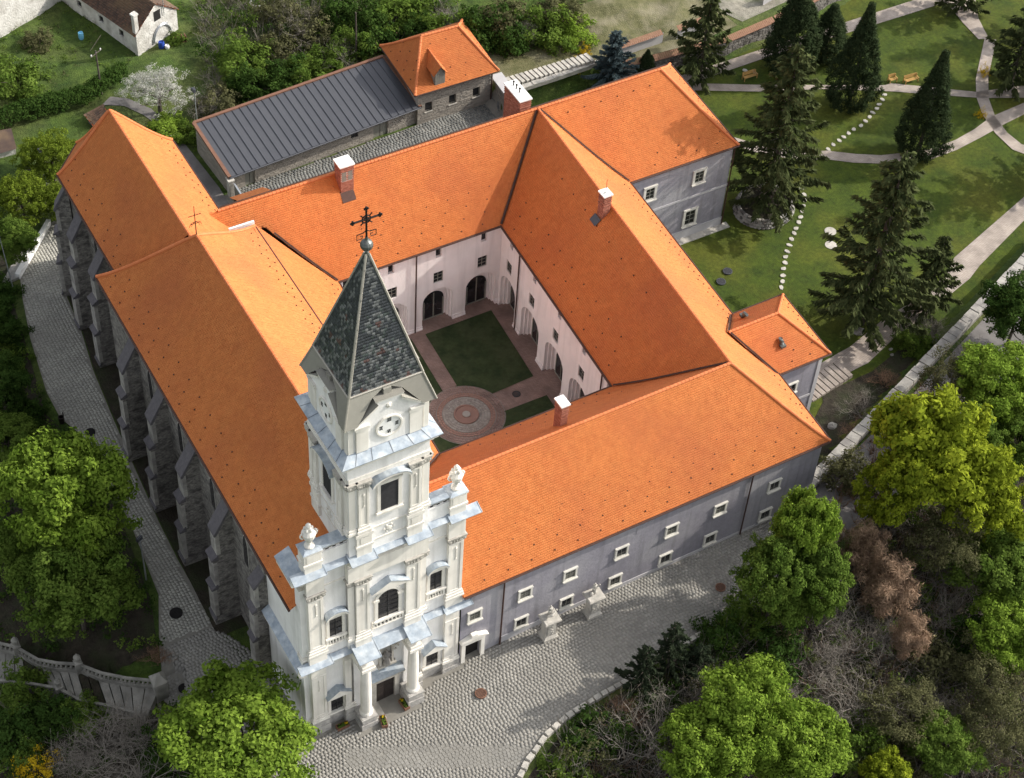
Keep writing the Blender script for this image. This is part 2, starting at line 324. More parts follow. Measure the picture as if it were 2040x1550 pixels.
NW = np.array([(50.0,71.2),(58.0,71.2),(70.0,70.8),(78.0,69.7),(89.0,69.4),(97.0,70.6),(107.0,72.8),(150.0,80.0)])     # stone wall north of the garden
def H(x, y):
    x = np.asarray(x, float); y = np.asarray(y, float); sh = x.shape; x = x.ravel(); y = y.ravel()
    pz = np.interp(x, [-10,0,6,13.5,19,25,40,50,58,70,100,130], [-.3,0,.5,1.1,1.75,2.1,2.3,2.4,2.3,2.0,1.4,1.2])
    zw = np.interp(y, [-2,0,20,45,62,75,90,110], [0,0,.5,.8,.9,.8,.8,1.0])
    zn = np.interp(y, [0,60,82,92,200], [-.2,-.1,.0,.8,1.2])
    k = sstep(3, 14, x); z = zw*(1-k)+zn*k
    gn = np.interp(x, NW[:, 0], NW[:, 1])
    hill = sstep(-.6, .7, y-gn)*sstep(56.2, 58.4, x)*2.3 + sstep(0, 60, y-gn)*sstep(57, 70, x)*2
    z = z+hill
    front = 1-sstep(.2, 2.2, y-np.interp(x, [-50,0,15,55.2,104.5,200], [0,0,1.2,2.6,23.0,62.6]))
    z = z*(1-front)+pz*front
    out = ~inpoly(x, y, BND); d = np.where(out, pdist(x, y, BND), 0)
    sl_ = np.where((x < 0) & (y > -2), .22, .40)
    z = z-np.minimum(d*sl_, 20*(1-np.exp(-d*sl_/20)))
    st = np.array([(-27,23.5),(-21.5,20.2),(-16.5,15.8),(-12.5,12.0),(-10,11)], float); ds = pdist(x, y, st, False)
    z = np.where(ds < 3.2, np.minimum(z, .19*(x+9.5)-1.0+np.maximum(0, ds-2.2)*1.5), z)
    bump = .12*np.sin(x*.7+1.3*np.sin(y*.3))*np.sin(y*.6+np.sin(x*.4))
    wild = sstep(.5, 4, d)+sstep(86, 96, y)+sstep(1, 6, y-gn)*sstep(60, 70, x)
    return (z+bump*np.clip(wild, 0, 1)*2.2).reshape(sh)
def h1(x, y): return float(H(np.array([x]), np.array([y]))[0])
gx = np.concatenate([[-900,-400,-200,-120],np.arange(-70,171,1.0),[200,300,500,1000]])
gy = np.concatenate([[-900,-400,-200,-120],np.arange(-62,161,1.0),[200,300,500,1000]])
GX, GY = np.meshgrid(gx, gy); GZ = H(GX, GY); nx, ny = len(gx), len(gy)
# the footprints of cloister and church are dug out a little so that no soil shows inside
V = np.stack([GX.ravel(), GY.ravel(), GZ.ravel()], 1)
ii = np.arange((ny-1)*(nx-1)); r_, c_ = ii//(nx-1), ii % (nx-1); a0 = r_*nx+c_
F = np.stack([a0, a0+1, a0+nx+1, a0+nx], 1)
np_obj('ground', V, F, nr.random(len(F)), WILD, kind='structure')
import bmesh
def sheet(name, pts, m, off, zf=None, kind='structure', parent=None, step=1.0):
    bm = bmesh.new(); vs = [bm.verts.new((p[0], p[1], 0)) for p in pts]
    f = bm.faces.new(vs); bmesh.ops.triangulate(bm, faces=[f])
    xs = [p[0] for p in pts]; ys = [p[1] for p in pts]
    for ax, lo, hi in ((0, min(xs), max(xs)), (1, min(ys), max(ys))):
        for k in np.arange(math.ceil(lo), hi, step):
            co = (k, 0, 0) if ax == 0 else (0, k, 0); no = (1, 0, 0) if ax == 0 else (0, 1, 0)
            bmesh.ops.bisect_plane(bm, geom=bm.verts[:]+bm.edges[:]+bm.faces[:], plane_co=co, plane_no=no, dist=1e-5)
    P = np.array([v.co[:2] for v in bm.verts]); Z = H(P[:, 0], P[:, 1])+off if zf is None else np.array([zf(*p) for p in P])
    off_ = Vector((float(P[:, 0].mean()), float(P[:, 1].mean()), float(Z.min()))) if parent is None else WLOC[parent.name]
    for v, z in zip(bm.verts, Z): v.co = (v.co.x-off_[0], v.co.y-off_[1], z-off_[2])
    me = bpy.data.meshes.new(name); bm.to_mesh(me); bm.free(); me.materials.append(m)
    o = bpy.data.objects.new(name, me); col.objects.link(o)
    if parent is None: o.location = off_; WLOC[o.name] = off_
    else: attach(o, parent)
    if kind: o['kind'] = kind
    return o
# ------------------------------------------------------------------ roof tools
def clip2(P, ax, val, keep_ge):
    out = []
    for i in range(len(P)):
        a, b = P[i], P[(i+1) % len(P)]; ia = (a[ax] >= val) == keep_ge or a[ax] == val; ib = (b[ax] >= val) == keep_ge or b[ax] == val
        if ia: out.append(a)
        if ia != ib:
            t = (val-a[ax])/(b[ax]-a[ax]); out.append(a+t*(b-a))
    return out
def warpz(z, wp):
    if wp is None: return z
    ze, zr, a = wp; t = np.clip((z-ze)/(zr-ze), 0, 1.2)
    return z-(zr-ze)*4*a*t*np.clip(1-t, 0, 1)**2
TW, TH = .22, .21
def slope(parent, fr, poly, wp=None, mats=None, tw=TW, th=TH, tint=None, name='roof_tiles', lip=.024):
    """one roof slope: a base sheet in bands plus overlapping tiles, every tile real geometry"""
    P = np.array([fr(*q) for q in poly], float)
    n = np.zeros(3)
    for i in range(1, len(P)-1): n += np.cross(P[i]-P[0], P[i+1]-P[0])
    n /= np.linalg.norm(n); n = n if n[2] > 0 else -n
    e = np.cross((0, 0, 1), n); e /= np.linalg.norm(e); s = np.cross(n, e)
    o = P[P[:, 2].argmin()]; Q = np.stack([(P-o)@e, (P-o)@s], 1)
    mats = mats or TILE
    # base
    mb_v = []; mb_f = []
    nb = 8 if wp else 1; ys = np.linspace(Q[:, 1].min(), Q[:, 1].max(), nb+1)
    bm_ = MB()
    for k in range(nb):
        pp = [q for q in Q]
        pp = clip2(pp, 1, ys[k], True) if pp else pp
        pp = clip2(pp, 1, ys[k+1], False) if len(pp) > 2 else []
        if len(pp) > 2:
            w3 = [o+q[0]*e+q[1]*s-n*.03 for q in pp]
            bm_.poly([(v[0], v[1], float(warpz(v[2], wp))-.01) for v in w3], t=.4)
    bm_.build('roof_base', BASEM if tint is None else DARK, parent)
    # tiles
    rows = np.arange(0, Q[:, 1].max()-Q[:, 1].min(), th)+Q[:, 1].min(); xs = np.arange(Q[:, 0].min()-tw, Q[:, 0].max()+tw, tw)
    YY, XX = np.meshgrid(rows+th*.5, xs, indexing='ij'); XX = XX+(np.arange(len(rows)) % 2)[:, None]*tw*.5
    x = XX.ravel(); y = YY.ravel(); k = inpoly(x, y, Q); x = x[k]; y = y[k]; m = len(x)
    if m == 0: return
    j = nr.normal(0, .006, m); hw = tw*.5-.006; hb = lip+nr.random(m)*lip*.5
    def pt(dx, dy, h): return o+np.outer(x+dx+j, e)+np.outer(y+dy, s)+np.outer(h*np.ones(m), n)
    a = pt(-hw, th*.5+.03, .0); b = pt(hw, th*.5+.03, .0); c = pt(hw, -th*.5, hb); d = pt(-hw, -th*.5, hb)
    c2 = pt(hw, -th*.5, -.02); d2 = pt(-hw, -th*.5, -.02)
    V = np.stack([a, b, c, d, c2, d2], 1).reshape(-1, 3); V[:, 2] = warpz(V[:, 2], wp)
    b0 = np.arange(m)*6
    F = np.concatenate([np.stack([b0+3, b0+2, b0+1, b0], 1), np.stack([b0+3, b0+5, b0+4, b0+2], 1)])
    tone = nr.random(m); tone = np.concatenate([tone, tone])
    colr = None
    if tint is not None: cc = tint(x, y-Q[:, 1].min(), Q); colr = np.concatenate([cc, cc])
    np_obj(name, V, F, tone, mats, parent, kind='stuff', colr=colr)
BASEM = mat('tile_underlay', c4(.33,.09,.03), c4(.40,.115,.04), scale=2)
def caps(mb, p0, p1, wp=None, r=.17, seg=.42, lift=.04):
    p0 = np.array(p0, float); p1 = np.array(p1, float); L = np.linalg.norm(p1-p0); n = max(1, int(L/seg))
    d = (p1-p0)/L; sd = np.cross(d, (0, 0, 1)); sd /= np.linalg.norm(sd); u = np.cross(sd, d)
    for k in range(n):
        vs = []
        for t, rr in ((k/n, r), ((k+1.08)/n, r*.82)):
            q = p0+(p1-p0)*min(t, 1)
            q = np.array((q[0], q[1], float(warpz(q[2], wp))+lift))
            for i in range(6):
                an = math.pi*(i/5*1.3-.15); vs.append(q+sd*math.cos(an)*rr+u*math.sin(an)*rr)
        mb.add(vs, [(i, i+1, i+7, i+6) for i in range(5)]+[(0, 1, 2, 3, 4, 5)])
def strip(mb, p0, p1, wdt, wp=None, lift=.14, n=8):
    p0 = np.array(p0, float); p1 = np.array(p1, float); d = p1-p0; d /= np.linalg.norm(d)
    sd = np.cross(d, (0, 0, 1)); sd /= np.linalg.norm(sd); vs = []
    for k in range(n+1):
        q = p0+(p1-p0)*k/n; q = np.array((q[0], q[1], float(warpz(q[2], wp))+lift)); vs += [q-sd*wdt/2+(0, 0, wdt*.35), q+(0, 0, -.02), q+sd*wdt/2+(0, 0, wdt*.35)]
    mb.add(vs, [(3*k, 3*k+1, 3*k+4, 3*k+3) for k in range(n)]+[(3*k+1, 3*k+2, 3*k+5, 3*k+4) for k in range(n)])
def gutter(mb, pts, r=.11):
    for a, b in zip(pts[:-1], pts[1:]): mb.tube([a, b], r, 6)
def guards(mb, fr, a, b, inn, ups, wp, gap, tri=True):
    """small snow guards scattered in the lower rows of a slope; a,b eave ends, inn = in-plane step per metre of height"""
    A = np.array(a, float); B = np.array(b, float); L = np.linalg.norm(B-A); n = int(L/gap); N = np.array(inn, float)
    for k in range(n):
        for q, up in enumerate(ups):
            p = A+(B-A)*((k+.5+q*.27)/n)+N*up; w3 = np.array(fr(*p)); w3[2] = float(warpz(w3[2], wp))
            mb.box(w3[0]-.05, w3[0]+.05, w3[1]-.05, w3[1]+.05, w3[2]-.02, w3[2]+.11)
# ------------------------------------------------------------------ wall tools
def wallface(mb, P, s0, s1, z0, z1, holes=(), mi=0):
    """wall sheet in the plane given by P(s, depth, z), with real rectangular or arched openings and their reveals.
       hole = (a, b, zb, zt, depth[, rise])"""
    S = sorted(set([s0, s1]+[h[0] for h in holes]+[h[1] for h in holes])); Z = sorted(set([z0, z1]+[h[2] for h in holes]+[h[3] for h in holes]))
    for i in range(len(S)-1):
        for k in range(len(Z)-1):
            cs, cz = (S[i]+S[i+1])/2, (Z[k]+Z[k+1])/2
            if any(h[0] < cs < h[1] and h[2] < cz < h[3] for h in holes): continue
            mb.poly([P(S[i], 0, Z[k]), P(S[i+1], 0, Z[k]), P(S[i+1], 0, Z[k+1]), P(S[i], 0, Z[k+1])], mi)
    for h in holes:
        a, b, zb, zt, dp = h[:5]
        if len(h) == 5:
            mb.add([P(a,0,zb),P(b,0,zb),P(b,0,zt),P(a,0,zt),P(a,dp,zb),P(b,dp,zb),P(b,dp,zt),P(a,dp,zt)],
                   [(0,1,5,4),(1,2,6,5),(2,3,7,6),(3,0,4,7)], mi)
        else: archhole(mb, P, a, b, zb, zt, 0, dp, h[5], mi)
def archpts(a, b, zt, rise, n=12):
    c = (a+b)/2; hw = (b-a)/2
    return [(c-hw*math.cos(math.pi*i/n), zt-rise+rise*math.sin(math.pi*i/n)) for i in range(n+1)]
def archhole(mb, P, a, b, zb, zt, d0, d1, rise, mi=0, n=12):
    A = archpts(a, b, zt, rise, n)
    for i in range(n):      # spandrels at depth d0
        mb.poly([P(A[i][0], d0, A[i][1]), P(A[i+1][0], d0, A[i+1][1]), P(A[i+1][0], d0, zt), P(A[i][0], d0, zt)], mi)
    path = [(a, zb)]+A+[(b, zb)]
    for p, q in zip(path[:-1], path[1:]):
        mb.poly([P(p[0], d0, p[1]), P(q[0], d0, q[1]), P(q[0], d1, q[1]), P(p[0], d1, p[1])], mi)
# window parts share meshes; local axes: x along the wall, y outward (towards the viewer of that wall), z up from the sill
WK = {}
def winkind(name, w, h, surround=None, sash=SASH, nx=2, nz=2, proud=.12, fw=.3, sill=.3, recess=0.0, bar=.07, arch=0, glass=None):
    parts = []
    if surround:
        a = MB(); p = proud
        a.box(-w/2-fw, -w/2, .0, p, -fw*.6, h+fw); a.box(w/2, w/2+fw, .0, p, -fw*.6, h+fw)
        a.box(-w/2, w/2, 0, p-.003, h, h+fw); a.box(-w/2, w/2, 0, p-.003, -fw*.6, 0)
        a.box(-w/2-fw-.06, w/2+fw+.06, -.01, p+sill, -fw*.6-.12, -fw*.6+.02)
        a.box(-w/2-fw-.02, w/2+fw+.02, -.01, p+.07, h+fw-.10, h+fw+.03)
        parts.append(('surround', a, surround))
    g = MB(); y = .02-recess
    if arch: g.add([(q[0], y, q[1]) for q in [(-w/2, 0)]+archpts(-w/2, w/2, h, arch)+[(w/2, 0)]], [tuple(range(15))])
    else: g.poly([(-w/2, y, 0), (w/2, y, 0), (w/2, y, h), (-w/2, y, h)])
    parts.append(('pane', g, glass or GLASS))
    if sash:
        f = MB(); y0, y1 = y+.005, y+.055; b = bar
        f.box(-w/2, -w/2+b, y0, y1, 0, h-arch); f.box(w/2-b, w/2, y0, y1, 0, h-arch); f.box(-w/2+b, w/2-b, y0, y1, 0, b)
        if not arch: f.box(-w/2+b, w/2-b, y0, y1, h-b, h)
        for i in range(1, nx): f.box(-w/2+w*i/nx-b*.4, -w/2+w*i/nx+b*.4, y0, y1-.006, b, h-b)
        for i in range(1, nz): f.box(-w/2+b, w/2-b, y0, y1-.012, h*i/nz-b*.35, h*i/nz+b*.35)
        parts.append(('sash', f, sash))
    WK[name] = [(nm, mb.mesh(nm, m_)) for nm, mb, m_ in parts]
def window(kind, parent, loc, rotz, label=None, name='window', extra=()):
    ps = WK[kind]; o = put(name, ps[0][1], parent, loc, rotz); WLOC[o.name] = Vector(loc)
    if label: o['label'] = label
    for nm, me in list(ps[1:])+list(extra):
        c = bpy.data.objects.new(nm, me); col.objects.link(c); c.parent = o
    return o
# rotation that turns local +y (outward) to a wall's outward normal
RS, RW, RE, RN = MROTX+math.pi, MROTY+math.pi/2, MROTY-math.pi/2, MROTX      # cloister walls facing S, W, E, N
winkind('dressed', 1.08, 1.14, SURR, SASH, 2, 1, proud=.15, fw=.19, sill=.15, bar=.05)
winkind('dressed_curtain', 1.08, 1.14, SURR, SASH, 2, 2, proud=.15, fw=.19, sill=.15, bar=.05, glass=GLASS2)
winkind('court', 1.12, 1.5, None, SASH, 2, 3, recess=.16)
winkind('attic', .68, 1.3, None, None, recess=.34)
winkind('courtdoor', 2.5, 3.9, None, SASH, 2, 1, recess=0, bar=.16, arch=1.2)
winkind('block', 1.15, 1.55, SURR, SASH, 2, 3, proud=.14, fw=.30, sill=.14)
winkind('blocklow', 1.35, 2.0, SURR, SASH, 2, 3, proud=.14, fw=.30, sill=.14)
winkind('small', .8, .9, None, SASH, 1, 1, recess=.22)

# ------------------------------------------------------------------ paved ground and lawns
plaza = sheet('cobbled_plaza', [(-8.5,14.6),(-10,9.8),(-7.5,3.4),(-3.5,-4),(-.6,-12),(1.5,-26),(12.1,-26),(12.2,-15.8),(13.5,-13.2),(15.6,-11.6),(18.2,-10.2),(20.8,-9.4),(24,-9.0),
    (27,-8.7),(31,-7.9),(35,-7.5),(40,-6.8),(48,-5.7),(55.6,-3.8),(55.4,2.4),(30,1.8),(14,1.5),(.4,1.5),(.4,8),(-2.4,9.5),(-3.1,14.6)], COBB, .05)
lane = sheet('west_lane', [(-8.5,14.6),(-3.1,14.6),(-3.4,23),(-3.4,28),(-3.1,36.4),(-2.8,43),(-2.4,49.8),(-1.6,56),(-1.3,61.7),(.6,65.5),(1.9,71.0),(2.0,74),(.9,73.6),(-4.9,66.4),(-5.7,63),(-6.8,57),(-7.7,49),(-7.6,45),(-6.1,41),(-5.9,34),(-6.0,28),(-6.5,20)], COBB, .045)
sheet('side_bed', [(-3.3,13.2),(.5,13.2),(.5,62),(-1.2,61.5),(-1.5,56),(-2.3,49.8),(-2.7,43),(-3.0,36.4),(-3.3,28),(-3.3,23)], SOIL, .075)
yard = sheet('cobbled_yard', [M(14,57)[:2],M(55.2,57)[:2],M(55.2,73.4)[:2],M(48,73.3)[:2],M(19,71.6)[:2],M(15,71)[:2]], COBB, .04)
sheet('passage_paving', [(15.2,60),(15.6,82),(19.8,82),(20.6,72.2),(20.4,60)], ROADM, .07)
sheet('slope_soil', [(13.2,-14.2),(15.8,-12.6),(18.8,-11.1),(24,-9.9),(31,-8.8),(40,-7.7),(48,-6.6),(56,-4.9),(64,-2.3),(75,2.1),(90,8.1),(106,14.5),(150,31),(150,-20),(90,-50),(13,-50)], SOIL, .04)
sheet('slope_soil', [(-8.8,14),(-7.3,20),(-6.6,30),(-6.9,41),(-8.7,46),(-7.4,57),(-6.4,66),(-3.6,75.5),(-14,90),(-40,90),(-45,22),(-25,26)], SOIL, .04)
sheet('slope_soil', [(-10,7.6),(-7.5,2.4),(-4,-4.4),(-1.4,-12.4),(0,-40),(-45,-40),(-45,8),(-24,15.5),(-15,9.5)], SOIL, .04)
garden = sheet('garden_lawn', [M(55.9,41)[:2],M(55.9,18.8)[:2],M(62,18.6)[:2],M(62,10.2)[:2],M(55.9,10.2)[:2],M(55.9,2.6)[:2],(58.6,5.2),(72,11.4),(90,19.4),(104,25.2),(150,44),(150,79),(107,71.9),(97,69.7),(89,68.5),(78,68.8),(72,69.9),(73,58),M(70.5,41)[:2]], LAWN, .04)
sheet('shady_bed', [M(55.95,10)[:2],M(55.95,3.0)[:2],(59,5.6),(72,11.6),(83,16.6),(82.3,17.4),(78.2,16.6),(73,15.0),(66,14.6),(65.5,13.6),M(62,10.3)[:2]], SOIL, .08)
def mp(*pts): return [M(*p)[:2] for p in pts]
for pts in (mp((79.2,65.5),(87,61.5),(103,53.9),(103.9,53.9),(113.2,47.6),(119.5,46),(140,37),(140,34.5),(119,43.6),(113.3,46.2),(107,50.0),(103.2,52.4),(95,56.8),(87,60.0),(78.6,64.2)),
            mp((79.2,54.2),(82.5,50.2),(86.8,47.4),(88.8,46.7),(91.8,44.6),(94.6,43.0),(97.5,42.1),(101,41.2),(105,41.2),(108.5,41.8),(112,42.8),(119,43.2),(130,44.4),(130,42.6),(119,41.6),(112.8,40.9),(108.6,40.2),(104,39.6),(100,39.6),(96.5,40.9),(93.4,41.9),(90.6,43.4),(87.6,45.6),(85.6,46.3),(81.6,49.0),(78,53.4)),
            mp((122.4,55.2),(119.2,52.0),(116.6,49.4),(114.0,46),(112.4,42.4),(112.0,39.4),(112.3,36.9),(116,31.6),(114.4,30.6),(110.6,36.6),(110.5,40),(111.2,43.6),(112.6,46.8),(114.8,49.8),(117.6,52.6),(121,56)),
            mp((77,67.05),(93.5,67.1),(118,67.1),(128,67.1),(128,65.0),(119.5,64.8),(111,64.9),(92.4,65.4),(77,65.1)),
            mp((121,64.9),(126,64.9),(123,60),(121.6,55.8),(120.2,56.3),(120.4,60)),
            mp((65.9,17.35),(71.2,18.1),(73,18.3),(79.4,20.2),(84.6,20.9),(89.8,22.5),(92.3,24.4),(106.2,28.9),(120,33.6),(120,30.6),(103.9,25.7),(94.3,22.0),(91.9,20.8),(82.5,18.1),(78.5,17.2),(73.5,15.4),(66.3,14.9))):
    sheet('garden_path', pts, PINK, .10)
GP = mp((55.9,41.4),(55.9,18.9),(62.1,18.8),(62.1,10.3),(55.9,10.2))
# dry terrace, gravel slope, lane beyond the wall
sheet('dry_terrace', [(57.6,72.3),(70,71.9),(78,70.8),(84,70.6),(92,71.6),(91,80),(82,83),(70,84),(60,84),(57.8,80)], DRYG, .05)
sheet('gravel_slope', [(80,83),(90,79),(93,72),(107,74.4),(150,82),(150,104),(118,104),(100,98),(86,93)], GRAVEL, .05)
sheet('outer_lane', [(55.6,2.2),(56.0,-3.6),(64,-1.2),(75,3.2),(90,9.2),(106,15.7),(150,33),(150,41),(105,22),(90,15.9),(73,8.8)], ROADM, .05)
CFL = .07
CW = [M(19.8,43.2),M(41.5,43.2),M(41.5,15.2),M(19.8,15.2)]
sheet('courtyard_floor', [q[:2] for q in CW], COURTP, 0, zf=lambda x, y: CFL)
fc = M(29.88, 28.55)
def ringcut(pts, r=4.1):      # lawn outline with the fountain circle bitten out
    return pts
def arcp(r, a0, a1, n=10): return [(fc[0]+r*math.cos(R(a0+(a1-a0)*i/n)), fc[1]+r*math.sin(R(a0+(a1-a0)*i/n))) for i in range(n+1)]
for pts in (mp((30.7,40.9),(30.7,32.7))+arcp(4.15, 80, 21)+mp((38.8,30.15),(38.9,40.9)),
            mp((33.7,27.2),(38.9,27.15),(38.9,18),(31.6,18),(31.6,24.4))+arcp(4.15, -62, -20, 6),
            mp((29.0,40.9),(29.0,32.6))+arcp(4.15, 102, 158, 6)+mp((22,30.1),(22,40.9)),
            mp((22,27.2),(25.9,27.2))+arcp(4.15, 200, 248, 6)+mp((28.2,18),(22,18))):
    sheet('courtyard_lawn', pts, CLAWN, 0, zf=lambda x, y: CFL+.05)
fo = thing('fountain_circle', 'round sunken basin with rings of red and grey paving in the courtyard', 'basin', (fc[0], fc[1], CFL))
def ring(name, r0, r1, z, m, n, h=.05, rows=1):
    for q in range(rows):
        b = MB(lambda x, y, zz: (fc[0]+x, fc[1]+y, CFL+zz)); ra = r0+(r1-r0)*q/rows; rb = r0+(r1-r0)*(q+1)/rows-.03
        for k in range(n):
            a, c = 2*math.pi*(k+.5*(q % 2))/n, 2*math.pi*(k+.5*(q % 2)+.9)/n; zj = z+rng.random()*.015
            v = [(r*math.cos(t), r*math.sin(t)) for r, t in ((ra, a), (rb, a), (rb, c), (ra, c))]
            b.add([(x, y, z-h) for x, y in v]+[(x, y, zj) for x, y in v], [(4,5,6,7),(0,1,5,4),(1,2,6,5),(2,3,7,6),(3,0,4,7)])
        b.build(name, m, fo, kind='stuff')
b = MB(lambda x, y, z: (fc[0]+x, fc[1]+y, CFL+z)); b.lathe([(0,.035),(4.1,.035),(4.1,-.02)], n=48); b.build('bedding', COBB, fo)
ring('outer_ring', 3.15, 4.05, .075, COURTP, 60, rows=3); ring('red_ring', 2.55, 3.1, .1, REDRING, 48, rows=2); ring('sett_ring', 1.35, 2.5, .085, SETT, 54, rows=4)
b = MB(lambda x, y, z: (fc[0]+x, fc[1]+y, CFL+z)); b.lathe([(1.32,.05),(1.32,.22),(1.18,.24),(1.12,.12),(.45,.09),(.45,.14),(.05,.16)], n=36); b.build('basin', REDRING, fo)
b = MB(lambda x, y, z: (fc[0]+x, fc[1]+y, CFL+z)); b.lathe([(.42,.15),(.42,.2),(.3,.22),(.04,.22)], n=20); b.build('basin_boss', SETT, fo)
b = MB(); q = M(36, 28.75); b.lathe([(.46,CFL+.01),(.46,CFL+.05),(.4,CFL+.055),(.02,CFL+.055)], q[0], q[1], 20)
b.build('manhole_cover', GLASS, label='dark round cover in the brick path beside the courtyard lawns', cat='manhole cover')
# ------------------------------------------------------------------ cobbles (the nearest 300 single, the rest joined)
def cobbles(parent, poly, size, rot, off, m, single=0, origin=None, small=.36):
    P = np.array(poly, float); c, s = math.cos(rot), math.sin(rot)
    Q = np.stack([P[:, 0]*c+P[:, 1]*s, -P[:, 0]*s+P[:, 1]*c], 1)
    rows = np.arange(Q[:, 1].min(), Q[:, 1].max(), size); xs = np.arange(Q[:, 0].min(), Q[:, 0].max(), size*1.06)
    Y, X = np.meshgrid(rows, xs, indexing='ij'); X = X+nr.uniform(-.5, .5, len(rows))[:, None]*size
    x = X.ravel()+nr.normal(0, size*.07, X.size); y = Y.ravel()+nr.normal(0, size*.05, X.size)
    y = y+.25*np.sin(x*.25)
    k = inpoly(x, y, Q); x, y = x[k], y[k]; wx = x*c-y*s; wy = x*s+y*c; n = len(wx); z = H(wx, wy)+off
    hx = size*.5*nr.uniform(.84, .98, n); hy = size*.48*nr.uniform(.9, .99, n); tilt = nr.normal(0, .0025, (4, n))+nr.normal(0, .004, n); ang = rot+nr.normal(0, .05, n)+.12*np.cos(x*.25)
    tone = np.clip(nr.normal(.5, .22, n)+.28*np.sin(wx*.9+np.sin(wy*1.1)*1.7)*np.sin(wy*.8+wx*.35), 0, 1)
    order = np.arange(n)
    if single:
        d = (wx-CAM[0])**2+(wy-CAM[1])**2; u = (wx-CAM[0])*RT[0]+(wy-CAM[1])*RT[1]+(z-CAM[2])*RT[2]; v = (wx-CAM[0])*UP[0]+(wy-CAM[1])*UP[1]+(z-CAM[2])*UP[2]; f = (wx-CAM[0])*FW[0]+(wy-CAM[1])*FW[1]+(z-CAM[2])*FW[2]
        vis = (v/f*FPX > -755) & (u/f*FPX > -330); order = np.argsort(np.where(vis, d, 1e9))
        meshes = []
        for q in range(6):
            b = MB(); b.frus(-.5, .5, -.5, .5, -.06, .018, .045, t=.15+.14*q); meshes.append(b.mesh('cobblestone', m))
        for i in order[:single]:
            o = put('cobblestone', meshes[int(tone[i]*5.99)], parent, (wx[i], wy[i], z[i]), ang[i], (2*hx[i], 2*hy[i], 1))
            gx_, gy_ = (h1(wx[i]+.3, wy[i])-h1(wx[i]-.3, wy[i]))/.6, (h1(wx[i], wy[i]+.3)-h1(wx[i], wy[i]-.3))/.6; o.rotation_euler = (math.atan(gy_), -math.atan(gx_), ang[i])
        order = order[single:]
    wx, wy, z, hx, hy, ang, tone = (q[order] for q in (wx, wy, z, hx, hy, ang, tone)); tilt = tilt[:, order]; n = len(wx); vs = []
    for lvl, ins in ((-.06, 1.0), (.012, .965)):
        for i, (sx, sy) in enumerate(((-1,-1),(1,-1),(1,1),(-1,1))):
            dx, dy = sx*hx*ins, sy*hy*ins
            qx = wx+dx*np.cos(ang)-dy*np.sin(ang); qy = wy+dx*np.sin(ang)+dy*np.cos(ang); vs.append(np.stack([qx, qy, H(qx, qy)+off+lvl+(tilt[i] if lvl > 0 else 0)], 1))
    V = np.stack(vs, 1).reshape(-1, 3); b0 = np.arange(n)*8
    F = np.concatenate([np.stack([b0+i for i in f], 1) for f in ((4,5,6,7),(0,1,5,4),(1,2,6,5),(2,3,7,6),(3,0,4,7))])
    np_obj('cobblestones', V, F, np.tile(tone, 5), m, parent, kind='stuff')
PLZ = [(-8.4,14.5),(-9.8,9.8),(-7.3,3.4),(-3.3,-4),(-.4,-12),(1.7,-25),(11.9,-25),(12,-15.6),(13.4,-13),(15.6,-11.4),(18.2,-10),(20.8,-9.2),(24,-8.8),(27,-8.5),(31,-7.7),(35,-7.3),(40,-6.6),(48,-5.5),(54.6,-3.6),(54.6,1.1),(30,.6),(16,.1),(15.4,-.4),(10.4,-.6),(10.3,-2.2),(4.1,-2.4),(4,-.6),(-.2,-.6),(-.3,8.6),(-3,14.5)]
cobbles(plaza, PLZ, .33, .03, .062, COB, single=300)
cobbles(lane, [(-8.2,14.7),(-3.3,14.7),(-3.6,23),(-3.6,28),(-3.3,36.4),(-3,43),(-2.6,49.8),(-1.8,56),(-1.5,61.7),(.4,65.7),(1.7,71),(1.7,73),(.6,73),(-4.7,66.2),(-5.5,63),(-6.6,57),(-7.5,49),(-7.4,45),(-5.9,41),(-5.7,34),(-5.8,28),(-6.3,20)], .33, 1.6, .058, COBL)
YC = mat('dark_yard_cobble', c4(.055,.06,.062), c4(.25,.25,.235), scale=.5, rough=.85, tone=.55)
cobbles(yard, [M(18,60)[:2],M(54.9,60)[:2],M(54.9,73.0)[:2],M(48,73.3)[:2],M(20,71.75)[:2]], .38, .03, .052, YC)
# pale kerb stones along the plaza edge
kerb = thing('plaza_kerb', 'pale curved stone kerb along the downhill edge of the plaza', 'kerb', (21, -9.6, h1(21, -9.6)))
KP = np.array([(12.3,-24),(12.35,-15.8),(13.65,-13.3),(15.75,-11.7),(18.35,-10.3),(20.95,-9.5),(24,-9.1),(27,-8.8),(31,-8.0),(35,-7.6),(40,-6.9),(48,-5.8)])
b = MB(); b.frus(-.5, .5, -.5, .5, -.3, .28, .06); kms = []
for q in range(4):
    b = MB(); b.frus(-.5, .5, -.5, .5, -.3, .26, .05+.02*q, t=.2+.2*q); kms.append(b.mesh('kerb_stone', STONE))
for a, b_ in zip(KP[:-1], KP[1:]):
    L = np.hypot(*(b_-a)); n = max(1, int(L/.75)); an = math.atan2(*(b_-a)[::-1])
    for k in range(n):
        q = a+(b_-a)*(k+.5)/n
        put('kerb_stone', rng.choice(kms), kerb, (q[0], q[1], h1(q[0], q[1])+rng.uniform(-.04, .04)), an+rng.uniform(-.06, .06), (L/n*.96, rng.uniform(.5, .65), 1))
